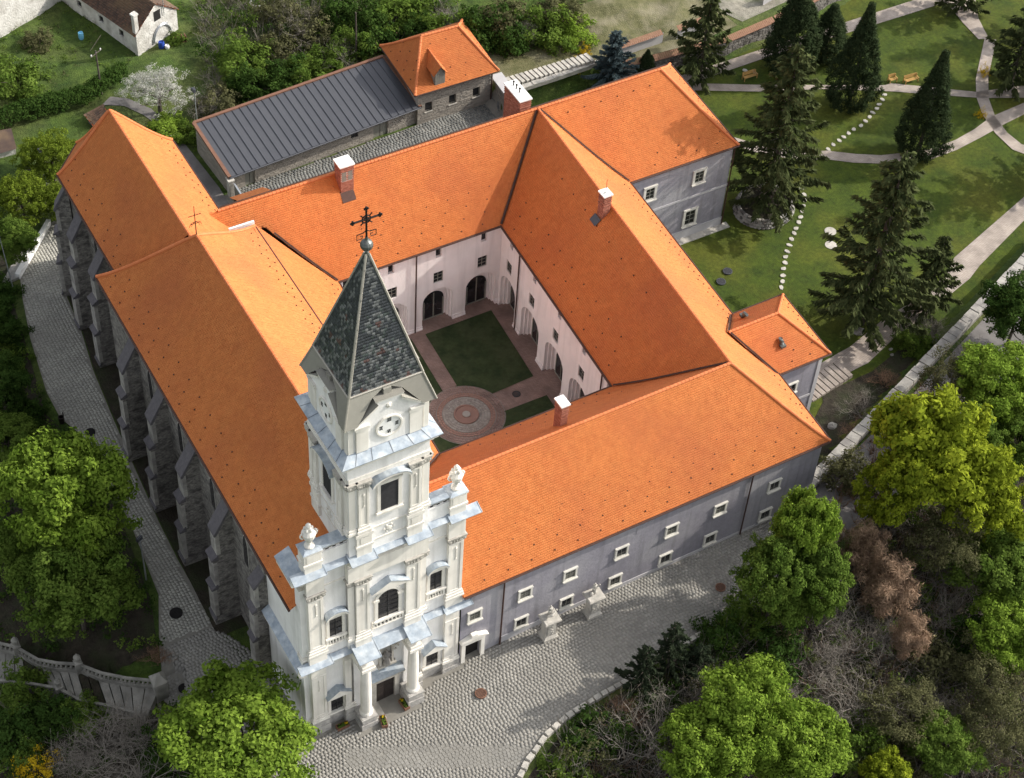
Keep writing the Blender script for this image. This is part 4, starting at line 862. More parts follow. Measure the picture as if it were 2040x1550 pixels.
# zinc apron on the side return, both storeys
b = MB(CH); b.prism([(-.62, 9.9), (-.62, 9.98), (.12, 10.5), (.12, 9.9)], 'y', .1, 7.65); b.build('zinc_cover', ZINC, fa); b = MB(CH); b.prism([(-.8, 22.9), (-.8, 23.0), (.5, 23.6), (.5, 22.9)], 'y', .1, 3.2); b.build('zinc_cover', ZINC, fa)
b = MB(CH); b.prism([(-.5, 9.3), (-.5, 9.88), (.12, 9.88), (.12, 9.0)], 'y', .1, 7.6); b.build('side_cornice', PLC, fa); b = MB(CH); b.prism([(-.7, 22.3), (-.7, 22.88), (.5, 22.88), (.5, 21.9)], 'y', .1, 3.1); b.build('side_cornice', PLC, fa)
def pilaster(parent, x0, x1, y, z0, z1, yw=.2, cap=True, fr=CH, base=True, stone=False, panel=True):
    b = MB(fr); w = x1-x0
    b.box(x0, x1, y, yw, z0, z1-.02)
    if panel:
        e = .05; m = w*.2; b.box(x0+.02, x0+m, y-e, y-.002, z0+.9, z1-1.1); b.box(x1-m, x1-.02, y-e, y-.002, z0+.9, z1-1.1)
        b.box(x0+.02, x1-.02, y-e, y-.002, z1-1.1, z1-.95); b.box(x0+.02, x1-.02, y-e, y-.002, z0+.75, z0+.9)
        b.ball(((x0+x1)/2, y-.02, z1-1.7), (.12, .06, .2), 6); b.tube([((x0+x1)/2, y-.02, z1-1.8), ((x0+x1)/2, y-.02, z1-3.0)], [.05, .03], 5); b.ball(((x0+x1)/2, y-.02, z1-3.1), (.09, .05, .14), 6)
    if base: b.box(x0-.14, x1+.14, y-.16, yw, z0, z0+.3); b.box(x0-.07, x1+.07, y-.09, yw, z0+.3, z0+.6)
    o = b.build('pilaster', PLC, parent)
    if cap:
        b = MB(fr); z = z1-.85
        b.box(x0-.04, x1+.04, y-.06, yw, z, z+.1); b.box(x0-.2, x1+.2, y-.24, yw, z1-.16, z1)
        for q in (x0+.05, x1-.05):
            b.tube([(q, y-.22, z+.48), (q, y+.1, z+.48)], .2, 8); b.ball((q, y-.23, z+.48), (.09, .05, .09), 6)
        for q in (.3, .5, .7):
            b.ball((x0+w*q, y-.1, z+.3), (.12, .1, .24), 6); b.ball((x0+w*q, y-.14, z+.6), (.1, .09, .12), 6)
        b.build('capital', STONE, o)
    return o
def plinth(x0, x1, y, z, ztop):
    b = MB(CH); b.box(x0, x1, y, .2, z, ztop); b.box(x0-.07, x1+.07, y-.08, .2, z, ztop-.7); b.build('stone_plinth', PLINTH, fa)
for x0, x1, zb in ((.5, 1.9, -1), (13.45, 14.9, -.5)):
    pilaster(fa, x0, x1, -.12, 1.9 if x0 < 5 else 2.4, 9.7, cap=False); plinth(x0-.1, x1+.1, -.3, zb, 1.9 if x0 < 5 else 2.4)
for x0, x1 in ((3.6, 4.4), (10.3, 11.05)): pilaster(fa, x0, x1, -.3, 2.3, 9.7, cap=False, panel=False); plinth(x0-.05, x1+.05, -.45, -.5, 2.3)
b = MB(CH); b.box(1.9, 3.6, .04, .16, -1, 1.75); b.build('stone_plinth', PLINTH, fa); b = MB(CH); b.box(11.05, 13.4, .04, .16, -.5, 2.4); b.build('stone_plinth', PLINTH, fa)
b = MB(CH); b.box(4.2, 6.1, -.3, .16, -1, 9.75); b.box(9.3, 11.05, -.3, .16, -1, 9.75); b.build('portal_wall', PLW, fa)
for cx, zb in ((5.12, 2.0), (9.75, 2.55)):
    b = MB(CH); b.lathe([(.62, zb), (.62, zb+.14), (.56, zb+.22), (.6, zb+.3), (.5, zb+.42), (.52, zb+2.5), (.49, zb+4.5), (.43, 8.6), (.5, 8.7), (.45, 8.8), (.55, 9.05)], cx, -1.22, 20); b.box(cx-.66, cx+.66, -1.88, -.3, 9.05, 9.4); b.box(cx-.56, cx+.56, -1.8, -.3, 9.4, 9.76)
    o = b.build('column', PLC, fa, smooth=False)
    b = MB(CH); b.box(cx-.7, cx+.7, -1.95, -.25, -.6, zb-.02); b.box(cx-.8, cx+.8, -2.04, -.25, -.6, zb-.9); b.box(cx-.78, cx+.78, -2.02, -.25, zb-.2, zb-.05)
    b.build('pedestal', PLINTH, o)
# portal
b = MB(CH); b.box(6.2, 6.66, -.18, .2, -.2, 4.3); b.box(8.5, 8.96, -.18, .2, -.2, 4.3); b.box(6.2, 8.96, -.2, .2, 3.86, 4.5); b.box(5.95, 9.2, -.75, .15, 4.95, 5.15); b.prism([(.15, 4.5), (-.3, 4.5), (-.68, 4.95), (.15, 4.95)], 'x', 6.05, 9.1)
pd = b.build('portal_surround', STONE, fa)
b = MB(CH); b.prism([(-.78, 5.15), (-.78, 5.2), (.15, 5.5), (.15, 5.15)], 'x', 5.93, 9.22); b.build('zinc_cover', ZINC, pd)
b = MB(CH); b.box(6.66, 7.57, .05, .12, 0, 3.86); b.box(7.59, 8.5, .05, .12, 0, 3.86)
for q in range(3):
    for x in (6.8, 7.73): b.box(x, x+.62, .02, .06, .9+q*1.0, 1.7+q*1.0)
b.build('door', WOODD, fa)
b = MB(CH); b.box(5.9, 9.0, -1.9, .1, .3, .62); b.build('doorstep', STONE, fa)
# niche with figure
b = MB(CH); b.box(7.0, 7.2, -.12, .16, 6.3, 8.6); b.box(8.2, 8.4, -.12, .16, 6.3, 8.6); b.box(6.8, 8.6, -.3, .16, 6.1, 6.3)
b.prism([(8.4+.0, 8.6)]+[(7.7+.7*math.cos(t), 8.6+.8*math.sin(t)) for t in np.linspace(.1, 3.04, 8)]+[(7.0, 8.6), (7.2, 8.6)]+[(7.7+.5*math.cos(t), 8.6+.6*math.sin(t)) for t in np.linspace(3.04, .1, 8)]+[(8.2, 8.6)], 'y', -.12, .16); nich = b.build('niche', STONE, fa)
b = MB(CH); b.box(7.2, 8.2, .1, .155, 6.3, 8.6); b.build('niche_back', PLINTH, nich)
def figure(b, cx, cy, z, k=1.0, lean=0.0):
    b.lathe([(.30*k, z), (.33*k, z+.1*k), (.25*k, z+.55*k), (.22*k, z+.95*k), (.27*k, z+1.3*k), (.24*k, z+1.42*k), (.09*k, z+1.5*k), (.08*k, z+1.56*k)], cx, cy, 10); b.ball((cx, cy-.02, z+1.68*k), (.12*k, .13*k, .15*k), 8)
    for s_ in (-1, 1): b.tube([(cx+s_*.25*k, cy, z+1.36*k), (cx+s_*.34*k, cy-.12*k, z+1.02*k), (cx+s_*.12*k, cy-.28*k, z+1.0*k)], [.085*k, .075*k, .06*k], 6)
b = MB(CH); figure(b, 7.7, -.12, 6.32, 1.15); b.build('niche_statue', ASHLAR, nich)
b = MB(CH)
for sx in (-1, 1):
    b.tube([(7.7+sx*(.9+.25*math.cos(t)), -.12, 8.4+.35*math.sin(t)) for t in np.linspace(0, 5, 8)], [.1]*8, 6)
    b.ball((7.7+sx*1.15, -.1, 8.8), (.2, .1, .16), 6)
b.build('scroll_ornament', STONE, nich)
# windows of the front
def fwindow(x0, x1, z0, z1, y, arch=0, ped=None, balu=None, nx=2, nz=3, parent=fa, fr=CH, top=None, rotz=CHROT+math.pi, P=None, louvre=False):
    """dark glazed opening in a moulded frame, with its hood and blind balustrade as sub-parts"""
    w, h, fw = x1-x0, z1-z0, .28
    b = MB(fr); yf = y-.14
    b.box(x0-fw, x0, yf, y+.05, z0-.1, z1+(.05 if not arch else -arch)); b.box(x1, x1+fw, yf, y+.05, z0-.1, z1+(.05 if not arch else -arch)); b.box(x0-fw-.12, x1+fw+.12, yf-.16, y+.05, z0-.32, z0-.1)
    if arch:
        A = archpts(x0, x1, z1, arch); O = archpts(x0-fw, x1+fw, z1+fw, arch+fw)
        for i in range(12):
            b.add([(A[i][0], yf, A[i][1]), (A[i+1][0], yf, A[i+1][1]), (O[i+1][0], yf, O[i+1][1]), (O[i][0], yf, O[i][1]), (A[i][0], y+.05, A[i][1]), (A[i+1][0], y+.05, A[i+1][1]), (O[i+1][0], y+.05, O[i+1][1]), (O[i][0], y+.05, O[i][1])], [(0,1,2,3),(0,1,5,4),(3,2,6,7)])
        for q in (x0-fw-.15, x1-.1): b.box(q, q+.53, yf-.08, y+.05, z1-arch-.12, z1-arch+.14)
    else: b.box(x0-fw, x1+fw, yf-.004, y+.05, z1, z1+fw); b.box(x0-fw-.06, x1+fw+.06, yf-.08, y+.05, z1+fw, z1+fw+.12)
    o = b.build('window', PLC, parent)
    b = MB(fr); yg = y-.02
    if arch: b.add([(q[0], yg, q[1]) for q in [(x0, z0-.1)]+archpts(x0, x1, z1, arch)+[(x1, z0-.1)]], [tuple(range(15))])
    else: b.poly([(x0, yg, z0-.1), (x1, yg, z0-.1), (x1, yg, z1), (x0, yg, z1)])
    b.build('pane', LOUVRE if louvre else GLASS, o)
    b = MB(fr)
    if louvre:
        n = int(h/.2)
        for i in range(n): b.prism([(yg-.02, z0+i*h/n), (yg-.08, z0+i*h/n), (yg-.01, z0+(i+.8)*h/n)], 'x', x0+.02, x1-.02)
    else:
        for i in range(1, nx): b.box(x0+w*i/nx-.035, x0+w*i/nx+.035, yg-.05, yg-.005, z0-.1, z1-arch*.15)
        for i in range(1, nz): b.box(x0, x1, yg-.04, yg-.006, z0+h*i/nz-.025, z0+h*i/nz+.025)
    b.build('louvre' if louvre else 'glazing_bars', LOUVRE, o)
    if ped:
        kind, px0, px1, pz, ph, pd_ = ped; b = MB(fr); c = MB(fr); cx = (px0+px1)/2
        if kind == 'tri':
            b.prism([(px0, pz), (px1, pz), (px1, pz+.16), (cx, pz+ph), (px0, pz+.16)], 'y', y-pd_, y+.06)
            for s_ in (-1, 1):
                xe = cx+s_*(px1-px0+.1)/2
                c.add([(cx, y-pd_-.05, pz+ph+.03), (xe, y-pd_-.05, pz+.14), (xe, y+.06, pz+.14), (cx, y+.06, pz+ph+.03), (cx, y-pd_-.05, pz+ph+.09), (xe, y-pd_-.05, pz+.2), (xe, y+.06, pz+.2), (cx, y+.06, pz+ph+.09)], [(0,1,2,3),(4,5,6,7),(0,1,5,4),(1,2,6,5),(2,3,7,6),(3,0,4,7)])
        else:
            n = 10; hw = (px1-px0)/2; T = [(cx-hw*math.cos(math.pi*i/n), pz+ph*math.sin(math.pi*i/n)) for i in range(n+1)]
            b.prism(T+[(px1-.25, pz)]+[(cx+(hw-.25)*math.cos(math.pi*i/n), pz+(ph-.28)*math.sin(math.pi*i/n)) for i in range(1, n)]+[(px0+.25, pz)], 'y', y-pd_, y+.06)
            for i in range(n):
                p, q = T[i], T[i+1]; c.add([(p[0], y-pd_-.05, p[1]+.03), (q[0], y-pd_-.05, q[1]+.03), (q[0], y+.06, q[1]+.03), (p[0], y+.06, p[1]+.03), (p[0], y-pd_-.05, p[1]-.04), (q[0], y-pd_-.05, q[1]-.04)], [(0,1,2,3),(0,1,5,4)])
        b.build('hood', PLC, o); c.build('hood_zinc', ZINC, o)
    if balu:
        bx0, bx1, bz, bh, n = balu
        c = MB(fr); c.box(bx0-.15, bx1+.15, y-.22, y+.05, bz+bh, bz+bh+.14); c.box(bx0-.15, bx1+.15, y-.22, y+.05, bz-.14, bz); c.box(bx0-.12, bx0+.1, y-.18, y+.05, bz, bz+bh); c.box(bx1-.1, bx1+.12, y-.18, y+.05, bz, bz+bh)
        c.build('balustrade_rail', PLC, o)
        b = MB(fr); b.box(bx0+.1, bx1-.1, y-.02, y-.012, bz, bz+bh); b.build('balustrade_recess', DARK, o)
        for i in range(n):
            c = MB(fr); xx = bx0+.1+(bx1-bx0-.2)*(i+.5)/n; c.lathe([(.07, bz), (.07, bz+.06), (.1, bz+bh*.35), (.05, bz+bh*.75), (.07, bz+bh)], xx, y-.11, 6); c.build('baluster', PLC, o)
    return o
fwindow(2.3, 3.5, 2.3, 4.3, .15, ped=('tri', 1.75, 4.05, 5.0, .95, .75))
fwindow(11.75, 12.95, 2.85, 4.8, .15, ped=('tri', 11.2, 13.5, 5.5, .95, .75))
fwindow(2.42, 3.6, 13.6, 16.0, .15, ped=('arc', 1.95, 4.05, 16.55, .75, .6), balu=(2.2, 3.8, 12.55, .62, 5))
fwindow(11.9, 13.05, 14.2, 16.55, .15, ped=('arc', 11.4, 13.5, 17.1, .75, .6), balu=(11.7, 13.25, 13.1, .62, 5))
fwindow(6.8, 8.75, 13.7, 17.3, -.15, arch=.95, nx=2, nz=6, ped=('tri', 6.0, 9.5, 18.1, 1.05, .65), balu=(6.4, 9.15, 12.75, .66, 7))
# upper storey: pedestals and pilasters
for x0, x1, y in ((.5, 1.9, -.12), (13.5, 14.95, -.12), (4.7, 5.95, -.42), (9.35, 10.7, -.42)):
    b = MB(CH); b.box(x0-.12, x1+.12, y-.1, .2, 11.0, 12.1); b.box(x0-.2, x1+.2, y-.2, .2, 12.1, 12.3); b.build('pedestal', PLC, fa)
    pilaster(fa, x0, x1, y, 12.3, 20.7)
for x0, x1, y in ((4.05, 4.6, -.28), (10.8, 11.3, -.28)): pilaster(fa, x0, x1, y, 12.3, 20.7, panel=False)
b = MB(CH); b.box(.42, 2.0, -.22, .2, 20.72, 22.6); b.box(13.4, 15.0, -.22, .2, 20.72, 22.6); b.box(4.0, 11.35, -.5, .1, 20.72, 22.6); b.box(2.0, 4.0, .06, .2, 20.9, 21.05); b.box(11.35, 13.4, .06, .2, 20.9, 21.05); b.build('entablature', PLC, fa)
b = MB(CH); pilaster(fa, .0, .4, .35, 1.5, 9.3, yw=1.2, cap=False, panel=False); pilaster(fa, .0, .4, .35, 11.2, 22, yw=1.2, panel=False)
# attic walls with urns
for x0, x1, px0, px1 in ((.9, 4.2, .35, 1.85), (11.2, 14.4, 13.45, 14.95)):
    b = MB(CH); b.box(x0, x1, .0, .75, 23.4, 25.4); b.box(x0, x1, -.05, .8, 25.4, 25.55); b.box(x0, x1, .1, .7, 25.55, 26.2)
    o = b.build('attic_wall', PLW, fa)
    b = MB(CH); b.box(px0, px1, -.25, .95, 23.4, 26.25); b.box(px0-.1, px1+.1, -.35, 1.05, 24.7, 24.95); b.box(px0-.08, px1+.08, -.33, 1.0, 26.1, 26.3); b.box(px0+.2, px1-.2, -.28, -.24, 25.1, 25.95); b.build('attic_pier', PLC, o)
    b = MB(CH); b.box(x0-.05, x1+.05, -.2, .95, 26.2, 26.32); b.frus(px0-.12, px1+.12, -.38, 1.1, 26.31, 26.5, .3); b.build('zinc_cover', ZINC, o)
    for i in range(4):
        xx = (px1 if px0 < 5 else x0)+.3+i*.62; b = MB(CH); b.tube([(xx, .06, 25.87), (xx, .16, 25.87)], .22, 10); b.build('round_piercing', SASH if i % 2 else PLINTH, o)
        b = MB(CH); b.box(xx+.2, xx+.5, .07, .12, 25.58, 25.72); b.build('slot', DARK, o)
    ux = (px0+px1)/2
    b = MB(CH); z = 26.5; b.lathe([(.42, z-.1), (.42, z+.12), (.22, z+.3), (.2, z+.55), (.36, z+.9), (.52, z+1.25), (.56, z+1.6), (.6, z+1.66), (.5, z+1.8), (.3, z+2.1), (.2, z+2.35), (.24, z+2.55), (.12, z+2.75), (.02, z+2.85)], ux, .35, 14)
    for s_ in (-1, 1): b.tube([(ux+s_*(.55+.18*math.sin(t)), .35, z+1.75-.5*t/3.14+.1*math.cos(t)) for t in np.linspace(0, 3.14, 6)], .08, 6)
    for k in range(5): b.ball((ux+.3*math.cos(k*1.26), .35+.3*math.sin(k*1.26), z+2.15), (.14, .14, .2), 6)
    b.build('stone_urn', PLC, o)
# ---------------- tower
tw = thing('bell_tower', 'white bell tower with clock gables and a patterned slate spire', 'bell tower', CH(7.75, 3.2, 18.5))
TX, TY, HW = 7.75, 3.2, 3.55
def tfr(k):      # the four sides of the tower: local x along the side, y outward negative, as on the front
    a = k*math.pi/2
    return lambda x, y, z: CH(TX+(x*math.cos(a)-y*math.sin(a)), TY+(x*math.sin(a)+y*math.cos(a)), z)
b = MB(CH); b.box(TX-HW, TX+HW, TY-HW, TY+HW, 22.9, 35.4); b.box(TX-3.4, TX+3.4, TY-3.4, TY+3.4, 35.4, 39.9); b.build('wall', PLW, tw)
for k in range(4):
    fr = tfr(k); y = -HW
    for x0, x1 in ((-2.75, -1.8), (1.8, 2.75)):
        pilaster(tw, x0, x1, y-.16, 26.7, 33.0, yw=y+.05, fr=fr)
        b = MB(fr); b.box(x0-.2, x1+.2, y-.24, y+.05, 23.6, 26.45); b.box(x0-.3, x1+.3, y-.34, y+.05, 26.3, 26.65); b.box(x0-.3, x1+.3, y-.32, y+.05, 24.9, 25.15); b.box(x0+.12, x1-.12, y-.27, y-.23, 25.35, 26.1); b.build('pedestal', PLC, tw)
    for x0, x1 in ((-3.5, -2.95), (2.95, 3.5)): pilaster(tw, x0, x1, y-.05, 26.7, 33.0, yw=y+.05, fr=fr, panel=False)
    for bx in ((-3.5, 3.5, y-.1, y+.05, 33.02, 33.5), (-3.5, 3.5, y-.06, y+.05, 26.45, 26.66), (-1.55, 1.55, y-.05, y+.05, 24.9, 25.1)):
        b = MB(fr); b.box(*bx); b.build('moulding', PLC, tw)
    b = MB(fr); b.ball((0, y-.03, 25.8), (.32, .1, .32), 8)
    for q in range(6): b.ball((.42*math.cos(q*1.05), y-.03, 25.8+.42*math.sin(q*1.05)), (.13, .07, .13), 5)
    b.build('rosette', PLC, tw)
    fwindow(-.78, .78, 28.45, 31.6, y, parent=tw, fr=fr, louvre=True, ped=('arc', -1.75, 1.75, 32.15, .95, .65))
    # main cornice with broken plan: over the pilasters it comes forward
    b = MB(fr); e = 4.3
    def quad(xa, xb, yo, z0, z1): b.box(xa, xb, yo, y+.05, z0, z1)
    quad(-3.75, 3.75, y-.3, 34.9, 35.3); quad(-4.0, 4.0, y-.55, 35.3, 35.65)
    o = b.build('cornice', PLC, tw)
    b = MB(fr); yo = -4.3; yi = -3.35
    b.add([(-4.3, yo, 35.66), (4.3, yo, 35.66), (3.35, yi, 36.25), (-3.35, yi, 36.25), (-4.3, yo, 35.74), (4.3, yo, 35.74), (3.35, yi, 36.33), (-3.35, yi, 36.33)], [(0,1,2,3),(4,5,6,7),(0,1,5,4)]); b.build('zinc_cover', ZINC, o)
    b = MB(fr)
    for xx in (-2.9, -1.6, 0, 1.6, 2.9): b.add([(xx*1.1-.02, yo, 35.76), (xx*1.1+.02, yo, 35.76), (xx*.9+.02, yi, 36.36), (xx*.9-.02, yi, 36.36)], [(0,1,2,3)])
    b.build('zinc_seam', SHEET, o)
    # clock stage with gable
    y2 = -3.4
    for x0, x1 in ((-2.75, -1.75), (1.75, 2.75)): b = MB(fr); b.box(x0, x1, y2-.2, y2+.1, 36.3, 39.0); b.box(x0-.1, x1+.1, y2-.3, y2+.1, 38.8, 39.05); b.build('clock_stage_pilaster', PLC, tw)
    for x0, x1 in ((-3.38, -2.95), (2.95, 3.38)): b = MB(fr); b.box(x0, x1, y2-.08, y2+.1, 36.3, 39.0); b.build('clock_stage_pilaster', PLC, tw)
    b = MB(fr); out = [(-2.75, 39.05), (-2.75, 39.25), (-1.05, 40.75), (-1.05, 41.35), (1.05, 41.35), (1.05, 40.75), (2.75, 39.25), (2.75, 39.05), (1.9, 38.95), (1.9, 36.3), (-1.9, 36.3), (-1.9, 38.95)]
    b.prism(out, 'y', y2-.12, y2+1.6); g_ = b.build('clock_gable', PLW, tw)
    b = MB(fr)
    for s_ in (-1, 1):
        b.prism([(s_*2.95, 39.2), (s_*2.95, 39.4), (s_*1.0, 40.98), (s_*1.0, 40.72)], 'y', y2-.35, y2+.0); b.prism([(s_*2.95, 39.05), (s_*2.95, 39.2), (s_*1.75, 39.2), (s_*1.75, 39.05)], 'y', y2-.35, y2+.0)
    b.prism([(-1.15, 41.2), (1.15, 41.2), (1.15, 41.4), (-1.15, 41.4)], 'y', y2-.3, y2+.0); b.ball((0, y2-.12, 40.35), (.3, .12, .3), 8); b.ball((0, y2-.2, 40.35), (.14, .1, .14), 8); b.build('gable_moulding', PLC, g_)
    b = MB(fr)
    for s_ in (-1, 1): b.add([(s_*3.0, y2-.4, 39.42), (s_*1.0, y2-.4, 41.02), (s_*1.0, y2+1.5, 41.02), (s_*3.0, y2+.1, 39.42)], [(0,1,2,3)])
    b.add([(-1.2, y2-.36, 41.42), (1.2, y2-.36, 41.42), (1.2, y2+1.5, 41.42), (-1.2, y2+1.5, 41.42)], [(0,1,2,3)]); b.box(-.32, .32, y2+.1, y2+.6, 41.42, 41.95); b.build('gable_cover', SKIRT, g_)
    # clock
    b = MB(fr); cz = 38.1; yc = y2-.13
    n = 28
    for i in range(n):
        a, c = 2*math.pi*i/n, 2*math.pi*(i+1)/n
        q = [(r*math.cos(t), yy, cz+r*math.sin(t)) for t in (a, c) for r, yy in ((.92, yc), (.98, yc-.12), (1.12, yc-.12), (1.18, yc))]
        b.add(q, [(0,1,5,4),(1,2,6,5),(2,3,7,6)])
    ck = b.build('clock_face', PLC, tw)
    b = MB(fr); b.add([(.94*math.cos(t), yc-.01, cz+.94*math.sin(t)) for t in np.linspace(0, 2*math.pi, 29)[:-1]], [tuple(range(28))]); b.build('dial', CAPW, ck)
    def numeral(txt, ang):
        b = MB(fr); wd = {'X': .19, 'I': .085, 'V': .19}; W = sum(wd[q] for q in txt); x = -W/2; hh = .17
        def P2(xx, zz): return (.66*math.sin(ang)+xx, cz+.66*math.cos(ang)+zz)
        def bar(xa, za, xb, zb, t):
            d = Vector((xb-xa, zb-za)); nn = Vector((-d.y, d.x)).normalized()*t/2; pts = [P2(xa+nn.x, za+nn.y), P2(xb+nn.x, zb+nn.y), P2(xb-nn.x, zb-nn.y), P2(xa-nn.x, za-nn.y)]
            b.prism(pts, 'y', yc-.05, yc-.012)
        for q in txt:
            m = x+wd[q]/2; h2 = hh
            if q == 'I': bar(m, -h2, m, h2, .032)
            elif q == 'X': bar(m-.075, h2, m+.075, -h2, .036); bar(m+.075, h2, m-.075, -h2, .02)
            else: bar(m-.075, h2, m, -h2, .036); bar(m+.075, h2, m, -h2, .02)
            for zz in ((-h2, h2) if q != 'V' else (h2,)): bar(m-wd[q]*.48, zz, m+wd[q]*.48, zz, .022)
            x += wd[q]
        b.build('numeral', BLACK, ck)
    numeral('XII', 0); numeral('III', math.pi/2); numeral('VI', math.pi); numeral('IX', -math.pi/2)
# spire
b = MB(CH); s0, s1, s2 = 3.85, 3.05, .12
rg = []
for hw, z in ((s0, 39.5), (s1, 42.05), (s2, 52.75)): rg.append([(TX-hw, TY-hw, z), (TX+hw, TY-hw, z), (TX+hw, TY+hw, z), (TX-hw, TY+hw, z)])
for i in range(4): b.poly([rg[1][i], rg[1][(i+1) % 4], rg[2][(i+1) % 4], rg[2][i]])
sp = b.build('spire', SHEET, tw); b = MB(CH)
def diam(x, y, cx, cy, r0, r1): d = abs(x-cx)+abs(y-cy)*1.0; return (d >= r0) & (d < r1)
def spire_tint(x, y, Q):
    xm = (Q[:, 0].min()+Q[:, 0].max())/2; x = x-xm; n = len(x)
    base = np.array([.074, .080, .092])*nr.uniform(.75, 1.3, (n, 1)); c = base.copy(); rv = nr.random(n)
    grn = np.array([.10, .118, .118]); red = np.array([.16, .10, .097]); pal = np.array([.22, .228, .235])
    for cx, cy, big in ((-1.9, .0, 1.5), (0, .0, 1.5), (1.9, .0, 1.5), (0, 2.9, 1.15), (-1.25, 2.6, .8), (1.25, 2.6, .8), (0, 5.3, .95)):
        for r0, r1, cc, pr in ((0, .3, red, .9), (.3, .62, pal, .85), (.62, .95, grn, .25), (.95, 1.28, pal, .8), (1.28, 1.6, grn, .3)):
            k = diam(x, y, cx, cy, r0*big, r1*big) & (rv < pr); c[k] = (cc*nr.uniform(.65, 1.2, (n, 1)))[k]
    k = (np.abs(x) < .35) & (y > 6) & (rv < .45); c[k] = pal*.9
    return c
for i in range(4): slope(sp, CH, [rg[1][i], rg[1][(i+1) % 4], rg[2][(i+1) % 4], rg[2][i]], None, SLATE, .24, .25, tint=spire_tint, name='slate', lip=.03)
for i in range(4):
    A, B = Vector(rg[1][i]), Vector(rg[1][(i+1) % 4]); C, D = Vector(rg[0][(i+1) % 4]), Vector(rg[0][i])
    ra = .27; Am, Bm = A.lerp(B, .5-ra), A.lerp(B, .5+ra)       # skirt in two wings, cut open for the clock gable
    Dm, Cm = D.lerp(C, .14), D.lerp(C, .86)
    b = MB(CH); b.add([D, Dm, Am.lerp(D.lerp(C, .5), .25), A.lerp(B, .5), A], [(0, 1, 2, 3, 4)]); b.add([Cm, C, B, A.lerp(B, .5), Bm.lerp(D.lerp(C, .5), .25)], [(0, 1, 2, 3, 4)]); b.build('spire_skirt', SKIRT, sp)
b = MB(CH)
for i in range(4):
    b.tube([rg[0][i], rg[1][i]], .09, 6); b.tube([rg[1][i], rg[2][i]], [.12, .1], 6); b.tube([Vector(rg[1][i])+Vector((0, 0, .03)), Vector(rg[1][(i+1) % 4])+Vector((0, 0, .03))], .1, 6)
b.build('hip_strip', HIPM, sp)
b = MB(CH); b.lathe([(.34, 52.0), (.16, 52.7), (.12, 52.95), (.2, 53.0), (.12, 53.1)], TX, TY, 10); b.ball((TX, TY, 53.55), .48, 14); b.lathe([(.2, 53.95), (.12, 54.05), (.1, 54.3)], TX, TY, 10); b.build('finial_ball', BALL, sp)
b = MB(CH); zc = 55.95
b.tube([(TX, TY, 54.2), (TX, TY, 56.85)], .075, 6); b.tube([(TX-1.0, TY, zc), (TX+1.0, TY, zc)], .075, 6)
for x, z in ((TX-1.05, zc), (TX+1.05, zc), (TX, 56.9)):
    for dx, dz in ((0, .14), (0, -.14), (.14, 0), (-.14, 0)): b.ball((x+dx*.8, TY, z+dz*.8), .1, 6)
b.tube([(TX+.33*math.cos(t), TY, zc+.33*math.sin(t)) for t in np.linspace(0, 6.28, 15)], .06, 5); b.tube([(TX+.16*math.cos(t), TY, zc+.16*math.sin(t)) for t in np.linspace(0, 6.28, 9)], .06, 5)
for dx in (-1, 1):
    for dz in (-1, 1): b.tube([(TX+dx*.24, TY, zc+dz*.24), (TX+dx*.44, TY, zc+dz*.44)], .05, 4)
    b.tube([(TX+dx*.03, TY, 54.9), (TX+dx*.25, TY, 54.75), (TX+dx*.75, TY, 54.72), (TX+dx*.75, TY, 54.25), (TX+dx*.35, TY, 54.25), (TX+dx*.3, TY, 54.5), (TX+dx*.5, TY, 54.5)], .04, 4)
b.build('cross', IRON, sp)
# planters by the portal
def trough(x, y, rot, label):
    z = h1(*CH(x, y, 0)[:2])+.1; c = CH(x, y, z); t = thing('flower_trough', label, 'flower trough', c, 'wooden flower troughs at the church door', rot)
    fr = lambda a, d, e: (c[0]+a*math.cos(rot)-d*math.sin(rot), c[1]+a*math.sin(rot)+d*math.cos(rot), c[2]+e)
    b = MB(); b.box(-.58, .58, -.27, -.21, 0, .36); b.box(-.58, .58, .21, .27, 0, .36); b.box(-.58, -.52, -.21, .21, 0, .36); b.box(.52, .58, -.21, .21, 0, .36)
    o = put('trough_boards', b.mesh('trough_boards', RUST), t, (0, 0, 0), rel=True)
    b = MB(); b.box(-.52, .52, -.21, .21, .1, .3); put('soil', b.mesh('soil', SOIL), t, (0, 0, 0), rel=True)
    b = MB()
    for k in range(26): b.ball((rng.uniform(-.46, .46), rng.uniform(-.17, .17), .33+rng.random()*.12), rng.uniform(.05, .1), 5)
    put('leaves', b.mesh('leaves', L_MID), t, (0, 0, 0), rel=True)
    b = MB()
    for k in range(4): b.ball((.35+rng.uniform(-.12, .12), rng.uniform(-.1, .1), .5), rng.uniform(.07, .1), 6)
    put('yellow_flowers', b.mesh('yellow_flowers', L_YEL), t, (0, 0, 0), rel=True)
trough(3.0, -.75, CHROT, 'wooden flower trough under the lower left church window')
trough(6.35, -2.2, CHROT+1.35, 'wooden flower trough beside the left portal column')
trough(8.75, -1.55, CHROT+1.65, 'wooden flower trough beside the right portal column')
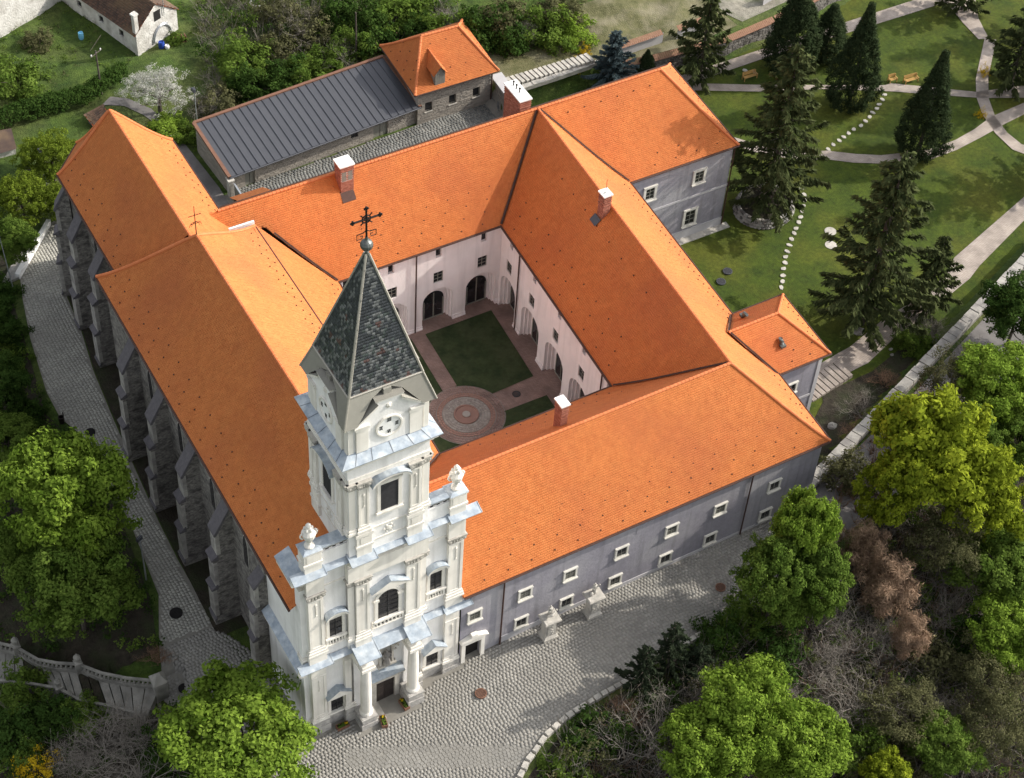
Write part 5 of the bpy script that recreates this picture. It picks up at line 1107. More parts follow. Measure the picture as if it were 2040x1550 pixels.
# ------------------------------------------------------------------ outbuildings behind
def stones(parent, P, s0, s1, z0, z1, holes=(), h=.24, L=(.45, 1.1), m=GREYST, name='wall_stones', prd=.05):
    b = MB(); z = z0
    while z < z1-.05:
        hh = h*rng.uniform(.75, 1.25); s = s0
        while s < s1-.05:
            e = min(s+rng.uniform(*L), s1)
            if not any(e > q[0]-.02 and s < q[1]+.02 and z+hh > q[2]-.02 and z < q[3]+.02 for q in holes):
                d = prd*rng.uniform(.3, 1); a = [P(s+.012, 0, z+.01), P(e-.012, 0, z+.01), P(e-.012, 0, min(z+hh, z1)-.01), P(s+.012, 0, min(z+hh, z1)-.01)]
                f = [P(s+.03, -d, z+.03), P(e-.03, -d, z+.03), P(e-.03, -d, min(z+hh, z1)-.03), P(s+.03, -d, min(z+hh, z1)-.03)]
                b.add(a+f, [(4,5,6,7),(0,1,5,4),(1,2,6,5),(2,3,7,6),(3,0,4,7)])
            s = e
        z += hh
    return b.build(name, m, parent, kind='stuff')
ob = thing('outbuilding', 'long low stone outbuilding with grey standing-seam metal roof', 'outbuilding', M(31, 76, 0))
F0, F1, B0, B1 = (Vector(M(*q)) for q in ((19.05, 71.0, 2.85), (44.6, 72.85, 2.85), (17.95, 80.2, 4.35), (43.6, 82.0, 4.35)))
NP_ = 26; e_ = (F1-F0)/NP_; g_ = (B0-F0)
for q in range(4):
    b = MB(); up = Vector((0, 0, .035)); a0, a1 = Vector(), e_*.985
    b.add([a0, a1, a1+g_, a0+g_, a0-up*3, a1-up*3, a1+g_-up*3, a0+g_-up*3], [(0,1,2,3),(0,1,5,4),(1,2,6,5),(2,3,7,6),(3,0,4,7)], t=.2+.2*q)
    b.add([a1-e_*.03, a1+e_*.03, a1+e_*.03+g_, a1-e_*.03+g_]+[p_+up*2.4 for p_ in (a1-e_*.03, a1+e_*.03, a1+e_*.03+g_, a1-e_*.03+g_)], [(4,5,6,7),(0,1,5,4),(1,2,6,5),(2,3,7,6),(3,0,4,7)], t=0)
    if q == 0: pm = []
    pm.append(b.mesh('roof_panel', SHEET))
for k in range(NP_): put('roof_panel', pm[rng.randrange(4)], ob, F0+e_*k)
b = MB()
for p, q in ((B0, B1), (B0, F0), (B1, F1)):
    d = (q-p).normalized(); sd = d.cross(Vector((0, 0, 1))).normalized(); b.add([p-sd*.2+Vector((0,0,.12)), p+sd*.2+Vector((0,0,.12)), q+sd*.2+Vector((0,0,.12)), q-sd*.2+Vector((0,0,.12)), p-sd*.2-Vector((0,0,.2)), q-sd*.2-Vector((0,0,.2)), p+sd*.2-Vector((0,0,.2)), q+sd*.2-Vector((0,0,.2))], [(0,1,2,3),(0,3,5,4),(1,2,7,6)])
b.build('verge_trim', RUST, ob)
b = MB(); gutter(b, [F0+Vector((0, -.08, -.1)), F1+Vector((0, -.08, -.1))], .09); b.build('gutter', SHEET, ob)
def Pw(a, c, off=0.0):
    a = Vector(a); c = Vector(c); d = (c-a).normalized(); n_ = Vector((-d.y, d.x, 0))
    return lambda s, dp, z: (a.x+d.x*s+n_.x*dp, a.y+d.y*s+n_.y*dp, z), (c-a).length
W0, W1, W2 = M(19.0, 71.75, 0), M(44.3, 73.5, 0), M(18.1, 80.1, 0)
Po, Lo = Pw(W0, W1)
oh = [(2.2, 3.5, -.2, 2.15, .2), (19.5, 21.5, -.2, 2.35, .2), (16.4, 17.4, 1.2, 2.2, .2)]
b = MB(); wallface(b, Po, 0, Lo, -.6, 2.85, oh); b.build('wall', GREYST, ob); stones(ob, Po, 0, Lo, -.1, 2.8, oh)
Pz, Lz = Pw(W2, W0); b = MB(); wallface(b, Pz, 0, Lz, -.6, 2.9); b.add([Pz(0, 0, 2.9), Pz(Lz, 0, 2.9), Pz(0, 0, 4.3)], [(0, 1, 2)]); b.build('wall', GREYST, ob); stones(ob, Pz, 0, Lz, -.1, 2.9)
for h in oh:
    b = MB(); b.add([Po(h[0], .16, h[2]), Po(h[1], .16, h[2]), Po(h[1], .16, h[3]), Po(h[0], .16, h[3])], [(0, 1, 2, 3)])
    if h[2] < 0:
        o = b.build('door', SASH, ob); b = MB(); m_ = (h[0]+h[1])/2
        b.add([Po(m_-.03, .13, h[2]), Po(m_+.03, .13, h[2]), Po(m_+.03, .13, h[3]), Po(m_-.03, .13, h[3])], [(0, 1, 2, 3)]); b.build('door_gap', DARK, o)
    else: b.build('window', GLASS, ob)
b = MB(); b.box(21.0, 21.6, 69.9, 70.7, -.2, 2.5); b.box(20.9, 21.7, 69.8, 70.8, 2.5, 2.65); gp_ = b.build('gate_pillar', STONE, None, label='pale stone gate pillar at the near corner of the metal-roofed outbuilding', cat='pillar')
gt = thing('yard_gate', 'grey sheet-metal yard gate with pale top rail behind the orange roof', 'gate', (21.7, 68.3, .1))
b = MB(); b.box(21.55, 21.65, 66.4, 69.8, .15, 2.1); b.build('gate_leaf', SASH, gt); b = MB(); b.box(21.5, 21.7, 66.3, 69.85, 2.1, 2.22); b.build('top_rail', STEEL, gt)
b = MB(); b.box(15.3, 19.5, 82.0, 82.6, 0, .9); b.build('low_wall', STONE, None, label='low pale wall closing the far end of the narrow side passage', cat='wall')
# pavilion with dormer
pv_ = thing('pavilion', 'small stone pavilion with orange hipped roof and a grey dormer', 'pavilion', M(49.5, 78, 0))
PZ, PR = 5.0, 9.0
c0, c1, c2, c3 = (43.7, 72.55, PZ), (55.2, 72.5, PZ), (55.3, 83.5, PZ), (43.7, 83.2, PZ); r0, r1 = (46.9, 77.95, PR), (51.9, 77.8, PR); PWP = (PZ, PR, .05)
for pl in ([c0, c1, r1, r0], [c3, c2, r1, r0], [c0, c3, r0], [c1, c2, r1]): slope(pv_, M, pl, PWP)
b = MB()
for a, c in ((r0, r1), (c0, r0), (c3, r0), (c1, r1), (c2, r1)): caps(b, mw(a), mw(c), PWP, .19)
b.build('ridge_tiles', RIDGE, pv_, kind='stuff')
for a, c in ((c0, c1), (c1, c2), (c3, c0)):
    b = MB(); gutter(b, [M(a[0], a[1], PZ-.08), M(c[0], c[1], PZ-.08)], .1); b.build('gutter', COPPER, pv_)
snow(pv_, [((45.5, 72.55, PZ), (54, 72.5, PZ), (0, 1.34, 1), (.4, 1.3, 3.3), 1.9), ((43.7, 74, PZ), (43.7, 82, PZ), (.8, 0, 1), (.6, 1.4, 2.2), 1.8), ((55.2, 74, PZ), (55.2, 82, PZ), (-.83, 0, 1), (.5, .8, 1.1), 1.5)], PWP)
ph = [(45.35, 46.35, 1.6, 2.95, .35), (48.65, 49.65, 1.6, 2.95, .35), (51.95, 52.95, 1.55, 2.9, .35)]
Pp = lambda s, d, z: M(s, 73.1+d, z)
b = MB(); wallface(b, Pp, 44.3, 54.7, -.6, PZ-.05, ph); wallface(b, lambda s, d, z: M(54.7-d, s, z), 73.1, 82.8, -.6, PZ-.05); wallface(b, lambda s, d, z: M(44.3+d, s, z), 73.1, 82.8, -.6, PZ-.05); wallface(b, lambda s, d, z: M(s, 82.8-d, z), 44.3, 54.7, -.6, PZ-.05); b.build('wall', GREYST, pv_)
stones(pv_, Pp, 44.3, 54.7, -.1, PZ-.1, ph)
winkind('pavwin', 1.0, 1.35, None, SASH, 1, 1, recess=.3, bar=.06)
for h in ph:
    o = window('pavwin', pv_, M((h[0]+h[1])/2, 73.1, h[2]), RS); b = MB(M); b.box(h[0]-.1, h[1]+.1, 72.98, 73.2, h[2]-.12, h[2]); b.build('sill', STONE, o)
pipe(pv_, 54.5, 72.95, 0, PZ-.1, 0, .3)
b = MB(M); b.prism([(46.55, 4.75), (47.95, 4.75), (47.95, 6.95), (47.25, 7.75), (46.55, 6.95)], 'y', 73.0, 77.0); dm = b.build('dormer', SASH, pv_)
for s_ in (0, 1): slope(pv_, M, [(46.3+.95*s_ if not s_ else 48.2, 72.8, 6.75), (47.25, 72.8, 7.95), (47.25, 77.0, 7.95), (46.3 if not s_ else 48.2, 76.2, 6.75)], None)
b = MB(); caps(b, M(47.25, 72.8, 7.95), M(47.25, 76.8, 7.95), None, .12); b.build('dormer_ridge', RIDGE, dm)
b = MB(M); b.box(46.5, 48.0, 72.85, 73.05, 4.66, 4.78); b.build('dormer_sill', STEEL, dm)
b = MB(M)
for q in range(5): b.box(46.62+.26*q, 46.85+.26*q, 72.96, 73.0, 4.8, 6.9)
b.build('dormer_boards', SASH, dm, kind='stuff')
# stone wall with gate beside the pavilion, stairs up the bank
ywl = thing('yard_wall', 'stone wall with a grey door and flat coping closing the yard beside the pavilion', 'wall', M(55.4, 68, 0))
b = MB(M); b.box(55.15, 55.75, 57.2, 73.0, -.5, 3.0); b.build('wall', GREYST, ywl); stones(ywl, lambda s, d, z: M(55.15+d, s, z), 57.2, 73, 0, 2.9)
b = MB(M); b.box(54.95, 56.5, 57.2, 74.2, 3.0, 3.15); b.build('coping', BAND, ywl)
b = MB(M); b.box(55.05, 55.16, 69.2, 70.6, 0, 2.2); b.build('door', SASH, ywl)
st = thing('bank_steps', 'flight of pale stone steps running along the bank above the yard', 'steps', (64, 72.8, 2.4)); sm = []
for q in range(3):
    b = MB(); b.box(-.24, .24, -.85, .85, -.5, 0, t=.3+.2*q); sm.append(b.mesh('step', STONE))
for k in range(19):
    x = 58.9+k*.6; put('step', sm[k % 3], st, (x, 73.3-k*.085, 2.45+k*.085), .12+rng.uniform(-.03, .03))
b = MB()
bp_ = [(58.2, 71.5, 2.5), (61, 71.4, 2.75), (64.3, 71.2, 3.05), (67, 71.1, 3.3), (71.5, 71.0, 3.7)]
for p, q in zip(bp_[:-1], bp_[1:]):
    n_ = 6
    for k in range(n_):
        a = Vector(p).lerp(Vector(q), k/n_); c = Vector(p).lerp(Vector(q), (k+.97)/n_); j_ = rng.uniform(-.05, .05); b.add([(a.x, a.y-.36, a.z+j_), (c.x, c.y-.36, c.z+j_), (c.x, c.y+.36, c.z+j_), (a.x, a.y+.36, a.z+j_), (a.x, a.y-.36, a.z-.55), (c.x, c.y-.36, c.z-.55), (c.x, c.y+.36, c.z-.55), (a.x, a.y+.36, a.z-.55)], [(0,1,2,3),(0,1,5,4),(2,3,7,6),(1,2,6,5),(3,0,4,7)])
b.build('bank_wall', STONE, None, label='whitewashed low wall below the flight of steps on the bank', cat='wall')
# old stone wall north of the garden with tiled coping
nw = thing('garden_wall', 'old rubble stone wall with red tile coping above the upper garden path', 'wall', (90, 69.6, 0))
NWP = [(72.5, 70.6), (78, 69.7), (89, 69.35), (97, 70.5), (107, 72.7), (150, 80)]
for (a, c), zt in zip(zip(NWP[:-1], NWP[1:]), (2.5, 2.5, 2.4, 2.4, 2.3)):
    Pn, Ln = Pw((a[0], a[1], 0), (c[0], c[1], 0)); Pn2 = lambda s, d, z, Pn=Pn: Pn(s, d-.25, z)
    b = MB(); wallface(b, Pn2, 0, Ln, -.8, zt); b.build('wall', RUBBLE, nw); stones(nw, Pn2, 0, Ln, -.3, zt, h=.32, L=(.3, .8), m=RUBBLE, prd=.12)
    b = MB(); k = 0
    while k*.3 < Ln-.3: b.add([Pn(k*.3+.02, -.5, zt+.05), Pn(k*.3+.28, -.5, zt+.05), Pn(k*.3+.28, .3, zt+.45), Pn(k*.3+.02, .3, zt+.45), Pn(k*.3+.02, -.5, zt-.02), Pn(k*.3+.28, -.5, zt-.02)], [(0, 1, 2, 3), (0, 1, 5, 4)]); k += 1
    b.build('coping_tiles', TERRA, nw, kind='stuff')
hw = thing('hillside_wall', 'plastered grey wall with red tile coping behind the rubble garden wall', 'wall', (92, 73, 2.4))
for a, c in (((74.5, 72.0), (81, 72.4)), ((83, 72.2), (88, 72.6)), ((97.5, 74), (103, 75.2)), ((104, 75.6), (112, 77.4))):
    Pn, Ln = Pw((a[0], a[1], 0), (c[0], c[1], 0)); b = MB(); wallface(b, Pn, 0, Ln, 1.5, 3.9); b.build('wall', BAND, hw)
    b = MB(); k = 0
    while k*.3 < Ln-.3: b.add([Pn(k*.3+.02, -.3, 3.85), Pn(k*.3+.28, -.3, 3.85), Pn(k*.3+.28, .4, 4.2), Pn(k*.3+.02, .4, 4.2)], [(0, 1, 2, 3)]); k += 1
    b.build('coping_tiles', TERRA, hw, kind='stuff')
# garden wall towards the lane (rubble, broad pale top)
gw = thing('lane_wall', 'broad pale-topped rubble wall between the shady garden edge and the outer lane', 'wall', (75, 11, 1)); P_, L_ = Pw((*WALLA, 0), (*WALLB, 0))
k = 0.0
tops = [[], []]
for q in range(4):
    b = MB(); b.frus(-.5, .5, -.5, .5, -.35, .12, .04, t=.25+.2*q); tops[0].append(b.mesh('coping_stone', ASHLAR))
while k < L_:
    e = rng.uniform(.8, 1.5); c_ = P_(k+e/2, 0, 0); zt = h1(c_[0]+.7, c_[1]-1.9)+1.05
    put('coping_stone', rng.choice(tops[0]), gw, (c_[0], c_[1], zt+rng.uniform(-.05, .05)), math.atan2(WALLB[1]-WALLA[1], WALLB[0]-WALLA[0])+rng.uniform(-.04, .04), (e*.98, rng.uniform(1.1, 1.3), 1)); k += e
for dp in (-.55, .5):
    b = MB(); n_ = 60
    for i in range(n_):
        A = P_(L_*i/n_, dp, 0); B = P_(L_*(i+1)/n_, dp, 0); za, zb = (h1(*P_(L_*j/n_, -2.0, 0)[:2])+.9 for j in (i, i+1)); b.add([(A[0], A[1], -1.5), (B[0], B[1], -1.5), (B[0], B[1], zb), (A[0], A[1], za)], [(0, 1, 2, 3)])
    b.build('wall_face', RUBBLE, gw)
# stairs of the garden path
gs = thing('garden_steps', 'reddish paved steps climbing from the annexe along the garden path', 'steps', (67.5, 16.2, -.1)); sms = []
for q in range(3):
    b = MB(); b.box(-.28, .28, -1.28, 1.28, -.5, 0, t=.3*q); sms.append(b.mesh('step', PINK))
for k in range(9): put('step', sms[k % 3], gs, (64.6+.66*k, 15.35+.12*k, .06+.055*(8-k)*0+.05*k), .14)
# ------------------------------------------------------------------ garden things
def ground_z(x, y): return h1(x, y)
pt = thing('stepping_stone_path', None, None, (80, 40, -.2)); del_ = pt; pt['kind'] = 'structure'
SM = []
for q in range(5):
    b = MB(); n_ = 7; ra = [rng.uniform(.75, 1.1) for _ in range(n_)]
    o_ = [(ra[i]*math.cos(6.283*i/n_), ra[i]*.75*math.sin(6.283*i/n_)) for i in range(n_)]; b.prism(o_, 'z', -.08, .05, t=.6+.08*q); SM.append(b.mesh('stepping_stone', STONE))
for u, v in ((82.2,42.29),(81.81,41.3),(81.3,40.44),(80.67,39.68),(80.04,39.0),(79.28,38.22),(78.61,37.56),(77.71,36.8),(77.05,36.21),(76.25,35.55),(75.49,34.8),(74.69,34.02),(73.98,33.36),(73.42,32.61),(72.73,31.85),(72.11,30.96),(71.49,30.19),(70.87,29.4),(101.78,52.34),(100.92,51.7),(100.01,51.12),(99.24,50.55),(98.32,50.14),(97.43,49.64),(96.48,49.17),(95.46,48.75),(94.23,48.53),(93.2,48.19),(92.25,47.85),(91.3,47.55),(90.2,47.22),(89.15,46.8),(87.6,64.4),(88.6,63.6)):
    x, y, _ = M(u, v); put('stepping_stone', SM[rng.randrange(5)], pt, (x, y, h1(x, y)+.08), rng.uniform(0, 3), (.37, .37, 1))
for (u, v), lab in zip(((81.27, 34.6), (80.03, 32.64)), ('round sandy pad in the lawn, the farther of two under the spruce', 'round sandy pad in the lawn, the nearer of two under the spruce')):
    x, y, _ = M(u, v); b = MB(); z = h1(x, y); b.lathe([(.72, z-.05), (.7, z+.09), (.02, z+.1)], x, y, 18); b.build('round_pad', STONE, None, label=lab, cat='stone pad', group='round pads in the lawn')
def manhole(x, y, lab, r=.38, m=SHEET):
    z = h1(x, y)+.07; t = thing('manhole_cover', lab, 'manhole cover', (x, y, z+.1), 'round covers and drains'); b = MB(); b.lathe([(r, z), (r, z+.13), (r*.9, z+.135), (.02, z+.135)], x, y, 18); b.build('rim', m, t)
    b = MB()
    for q in range(-3, 4):
        L_ = math.sqrt(max(0, (r*.85)**2-(q*r*.23)**2)); b.box(x-L_, x+L_, y+q*r*.23-.025, y+q*r*.23+.025, z+.136, z+.15)
    b.build('grate_bars', DARK, t)
x, y, _ = M(66.52, 34.35); manhole(x, y, 'grey manhole cover in the lawn, the farther of the two behind the roof', .55); x, y, _ = M(64.96, 33.27); manhole(x, y, 'grey manhole cover in the lawn, the nearer of the two behind the roof', .55)
manhole(-5.8, 17.3, 'dark manhole cover on the lane beside the church buttresses', .62, DARK); manhole(-8.0, 9.9, 'dark square-looking drain beside the balustrade end', .5, DARK)
x, y, z = at(957, 1395, .35); manhole(x, y, 'rusty round drain grate in the sunny plaza in front of the church', .55, RUST); x, y, z = at(1435, 1172, 2.3); manhole(x, y, 'rusty round manhole cover near the far end of the plaza', .5, RUST); x, y, z = at(180, 862, .8); manhole(x, y, 'dark manhole cover on the narrow lane left of the church', .5, DARK)
def bench(u, v, wd, rot, lab):
    x, y, _ = M(u, v); z = h1(x, y)+.05; t = thing('bench', lab, 'bench', (x, y, z), 'honey-coloured wooden garden seats', rot)
    def pc(nm, *bx):
        b = MB(); b.box(*bx); put(nm, b.mesh(nm, BENCH), t, (0, 0, 0), rel=True)
    for q in range(4): pc('seat_slat', -wd/2, wd/2, -.24+.13*q, -.13+.13*q, .43, .47)
    for q in range(4): pc('back_slat', -wd/2, wd/2, .30+.03*q, .34+.03*q, .55+.12*q, .64+.12*q)
    for sx in (-1, 1):
        pc('leg', sx*wd/2-.05, sx*wd/2+.05, -.28, -.2, 0, .62); pc('leg', sx*wd/2-.05, sx*wd/2+.05, .24, .34, 0, .98); pc('armrest', sx*wd/2-.06, sx*wd/2+.06, -.32, .3, .62, .67)
bench(87.3, 62.7, 1.9, .0, 'wooden garden bench alone beside the path near the dark conifer'); bench(104.2, 54.1, 1.0, -.05, 'single wooden garden chair left of the bench on the lawn'); bench(106.4, 53.0, 1.9, -.05, 'wooden garden bench right of the single chair on the lawn')
# raised stone planter under the big spruce
pl = thing('stone_planter', 'oval raised planting bed walled with rough stones under the big spruce', 'raised bed', (78.0, 42.6, -.2)); pcx, pcy = M(76.0, 41.4)[:2]
psm = []
for q in range(6):
    b = MB(); b.ball((0, 0, 0), (.34, .26, .2), 6, t=.1+.15*q); psm.append(b.mesh('stone', RUBBLE if q < 2 else ASHLAR))
NS = 46
for lv in range(4):
    for k in range(NS):
        t = 2*math.pi*(k+.5*(lv % 2))/NS; r_ = 1-.03*lv; a = 3.75*r_; c = 3.3*r_; t2 = .35
        ox, oy = a*math.cos(t), c*math.sin(t); put('stone', psm[rng.randrange(6)], pl, (pcx+ox*math.cos(t2)-oy*math.sin(t2), pcy+ox*math.sin(t2)+oy*math.cos(t2), h1(pcx, pcy)+.15+.3*lv), t+t2+1.57+rng.uniform(-.3, .3), (rng.uniform(.75, 1.05), rng.uniform(.8, 1.1), rng.uniform(.8, 1.1)))
b = MB(); b.lathe([(3.3, -.5), (3.3, .85), (1.5, 1.0), (.05, 1.05)], pcx, pcy, 24); b.build('soil', SOIL, pl)
for px, py, lab, s_ in ((1712, 660, 'grey boulder on the shady lawn above the garden steps', .75), (1657, 848, 'pale flat boulder near the garden corner by the lane wall', .6), (1775, 695, 'small white stone in the shady bed, farther of the pair by the wall', .25), (1777, 706, 'small white stone in the shady bed, nearer of the pair by the wall', .25), (1675, 755, 'pale stone beside the lower end of the garden steps', .32)):
    x, y, z = at(px, py, 0); b = MB(); z = h1(x, y); b.ball((x, y, z+.1), (s_, s_*.8, s_*.5), 8); b.v = [(p[0]+rng.uniform(-.16, .16)*s_, p[1]+rng.uniform(-.16, .16)*s_, p[2]+rng.uniform(-.12, .12)*s_) for p in b.v]; b.build('boulder', ASHLAR, None, label=lab, cat='boulder', group='loose stones in the garden')
# statues on plinths in front of the wing
def statue(x, y, lab, kind):
    z = h1(x, y); t = thing('statue', lab, 'statue', (x, y, z), 'statues on tall plinths before the wing')
    b = MB(); b.box(x-.75, x+.75, y-.65, y+.65, z-.2, z+.35); b.frus(x-.7, x+.7, y-.6, y+.6, z+.35, z+.6, .15); b.frus(x-.55, x+.55, y-.45, y+.45, z+.6, z+2.6, .05); b.box(x-.7, x+.7, y-.6, y+.6, z+2.6, z+2.72); b.box(x-.85, x+.85, y-.75, y+.75, z+2.72, z+2.92); b.box(x-.78, x+.78, y-.68, y+.68, z+2.92, z+2.98)
    o = b.build('plinth', STONE, t)
    b = MB(); b.box(x-.4, x+.4, y-.52, y-.47, z+.9, z+2.3)
    for q in range(7): b.ball((x+rng.uniform(-.25, .25), y-.5, z+1.0+q*.18), .1, 6)
    b.build('relief', STONE, o)
    b = MB(); Z = z+2.98; figure(b, x+.1, y+.2, Z, .8)
    if kind: b.tube([(x-.35, y-.1, Z+.35), (x+.05, y-.2, Z+.45), (x+.5, y-.05, Z+.6)], [.1, .15, .12], 6); b.ball((x+.62, y, Z+.72), .11, 6)
    else: b.ball((x-.3, y+.0, Z+.25), (.2, .2, .25), 6); b.tube([(x+.3, y+.1, Z+.9), (x+.5, y, Z+1.25)], .06, 5)
    b.build('figure', STONE, t)
x, y, _ = M(24.55, -.55); statue(x, y, 'weathered stone statue on a plinth, nearer the church of the two on the plaza', 1); x, y, _ = M(29.4, -.35); statue(x, y, 'weathered stone statue on a plinth, farther from the church of the two on the plaza', 0)
# flood-light masts
def mast(x, y, h, lab, az):
    z = h1(x, y); t = thing('floodlight_mast', lab, 'floodlight mast', (x, y, z), 'slim floodlight masts'); b = MB(); b.tube([(x, y, z-.3), (x, y, z+h)], [.09, .055], 8); b.build('pole', STEEL, t)
    fr = lambda a, d, e: (x+a*math.cos(az)-d*math.sin(az), y+a*math.sin(az)+d*math.cos(az), z+h+e)
    b = MB(fr); b.box(-.3, .3, -.1, .22, -.02, .42); b.tube([(0, .05, -.25), (0, .05, .02)], .05, 6); b.build('lamp_housing', SHEET, t); b = MB(fr); b.add([(-.26, -.12, .0), (.26, -.12, .0), (.26, .1, .45), (-.26, .1, .45)], [(0, 1, 2, 3)]); b.build('lamp_glass', STEEL, t)
mast(-6.9, 22.2, 6.0, 'slim floodlight mast by the lane in front of the round green tree', .5); mast(22.3, 83.4, 5.5, 'slim floodlight mast behind the corner of the metal-roofed outbuilding', 1.8); mast(2.6, 80.0, 5.0, 'slim floodlight mast among bright bushes beyond the chancel', 0)
b = MB(); x, y, z = at(30, 590, .3); z = h1(x, y); b.tube([(x, y, z), (x-.3, y+.3, z+8.5)], [.07, .04], 6); b.build('pole', STEEL, None, label='bare thin pole by the white kerb at the left edge', cat='pole')
b = MB(); zk_ = h1(-2, 70)
b.prism([(-4.95, 66.2), (.9, 73.3), (.55, 73.6), (-5.35, 66.6)], 'z', zk_-1, zk_+.75); b.build('white_wall', CAPW, None, label='low white wall slanting along the lane below the chancel', cat='wall')
b = MB(); b.prism([(-7.2, 65.9), (-5.0, 66.3), (-1.5, 70.9), (-3.2, 71.0)], 'z', zk_-2, zk_+.35); b.build('concrete_block', PLINTH, None, label='grey concrete top beside the low white wall', cat='concrete block')
# power poles with insulators
def ppole(px, py, h, lab, cross=True):
    x, y, z = at(px, py, .8); z = h1(x, y); t = thing('power_pole', lab, 'power pole', (x, y, z), 'dark power poles'); b = MB(); b.tube([(x, y, z-.3), (x, y, z+h)], [.13, .09], 6); b.build('post', BARK, t)
    if cross:
        b = MB(); b.tube([(x-.8, y-.5, z+h-.4), (x+.9, y+.55, z+h-.4)], .06, 5); b.tube([(x-.5, y+.4, z+h-.1), (x+1.4, y+1.9, z+h+.6)], .03, 4); b.build('cross_arm', BARK, t)
        for a in (-.7, .0, .7): b = MB(); b.lathe([(.07, z+h-.36), (.09, z+h-.2), (.05, z+h-.1)], x+a, y+a*.6, 6); b.build('insulator', WHITEP, t)
ppole(203, 190, 6.5, 'dark power pole with white insulators in the meadow below the old cottage'); ppole(710, 118, 7.5, 'dark power pole rising from the thicket behind the metal roof', False)
# ------------------------------------------------------------------ old cottage
co = thing('cottage', 'old whitewashed cottage with mossy brown tiled roof and broken gable window', 'cottage', (21, 104, .9)); cz = .9
K0 = Vector((20.6, 98.9, 0)); dx_ = Vector((6.4, 2.9, 0)); dl = Vector((-5.6, 16.5, 0)); wn_ = dx_.normalized(); ln_ = dl.normalized()
def cf(a, l, z): return (K0.x+wn_.x*a+ln_.x*l, K0.y+wn_.y*a+ln_.y*l, z)
Wc, Lc = dx_.length, dl.length; ZEc, ZRc = 3.9, 6.7
b = MB(cf); Pg = lambda s, d, z: (s, d, z)
wallface(b, Pg, 0, Wc, cz-.6, ZEc, []); b.poly([(0, 0, ZEc), (Wc, 0, ZEc), (Wc/2, 0, ZRc-.1)]); wallface(b, lambda s, d, z: (d, s, z), 0, Lc, cz-.6, ZEc, [(2.6, 3.5, 2.0, 3.0, .25), (6.6, 7.5, 2.0, 3.0, .25), (11, 11.9, 2.0, 3.0, .25)]); wallface(b, lambda s, d, z: (Wc-d, s, z), 0, Lc, cz-.6, ZEc); b.build('wall', OLDW, co)
for l in (3.05, 7.05, 11.45):
    b = MB(cf); b.add([(.22, l-.45, 2), (.22, l+.45, 2), (.22, l+.45, 3), (.22, l-.45, 3)], [(0, 1, 2, 3)]); b.build('window', GLASS, co)
b = MB(cf); b.box(3.2, 4.3, -.03, .02, 4.1, 5.5); b.build('gable_window', DARK, co); b = MB(cf); b.tube([(4.8, -.15, 4.4), (4.8, -.15, 9.2)], .06, 5); b.build('aerial_pole', STEEL, co)
for pts in ([(-.35, -.15, ZEc-.1), (-.35, Lc, ZEc-.1), (Wc/2, Lc, ZRc), (Wc/2, -.15, ZRc)], [(Wc+.35, -.15, ZEc-.1), (Wc+.35, Lc, ZEc-.1), (Wc/2, Lc, ZRc), (Wc/2, -.15, ZRc)]): slope(co, cf, pts, None, OLDTILE, .3, .3, lip=.06)
b = MB(cf); b.box(-.1, .5, -.12, .45, cz-.4, 6.6); b.box(-.2, .6, -.22, .55, 6.6, 6.85); b.build('chimney', OLDW, co)
b = MB(cf); b.tube([(4.3+1.5*math.cos(t), -.12, cz+.2+2.0*math.sin(t)) for t in np.linspace(.2, 3.14, 14)], .09, 6); b.tube([(4.3+1.7*math.cos(t), -.1, cz+.2+2.2*math.sin(t)) for t in np.linspace(.9, 3.14, 12)], .06, 6); b.build('hoop', STEEL, None, label='large pale metal hoop leaning on the cottage gable', cat='hoop')
def barrel(px, py, m, lab, r=.32, h=.8):
    x, y, z = at(px, py, 1); z = h1(x, y); b = MB(); b.lathe([(r*.85, z), (r, z+h*.4), (r, z+h*.7), (r*.85, z+h), (r*.7, z+h), (r*.68, z+h-.1)], x, y, 12); b.build('barrel', m, None, label=lab, cat='barrel', group='plastic barrels by the cottage')
barrel(322, 93, BLUEP, 'dark blue plastic barrel at the foot of the cottage gable', .4, .9); barrel(333, 94, WHITEP, 'white plastic tub beside the dark blue barrel', .3, .5); barrel(162, 76, CYANP, 'light blue plastic drum lying in the meadow left of the cottage', .35, 1.0)
x, y, z = at(360, 78, 1); z = h1(x, y); b = MB()
for q in range(4): b.box(x-.7+.42*q, x-.6+.42*q, y-.35, y+.35, z, z+.9)
b.box(x-.7, x+.66, y-.3, y-.25, z+.8, z+.9); b.box(x-.7, x+.66, y-.3, y-.25, z, z+.1); b.build('pallet', RUST, None, label='brown wooden pallet leaning beside the cottage bushes', cat='pallet')
x, y, z = at(512, 2, 1.2); b = MB(); z = h1(x, y); b.tube([(x+.9*math.cos(t), y+.9*math.sin(t), z+.25) for t in np.linspace(0, 6.28, 17)], .13, 6); b.build('white_ring', WHITEP, None, label='white ring lying in the grass at the top edge', cat='ring')
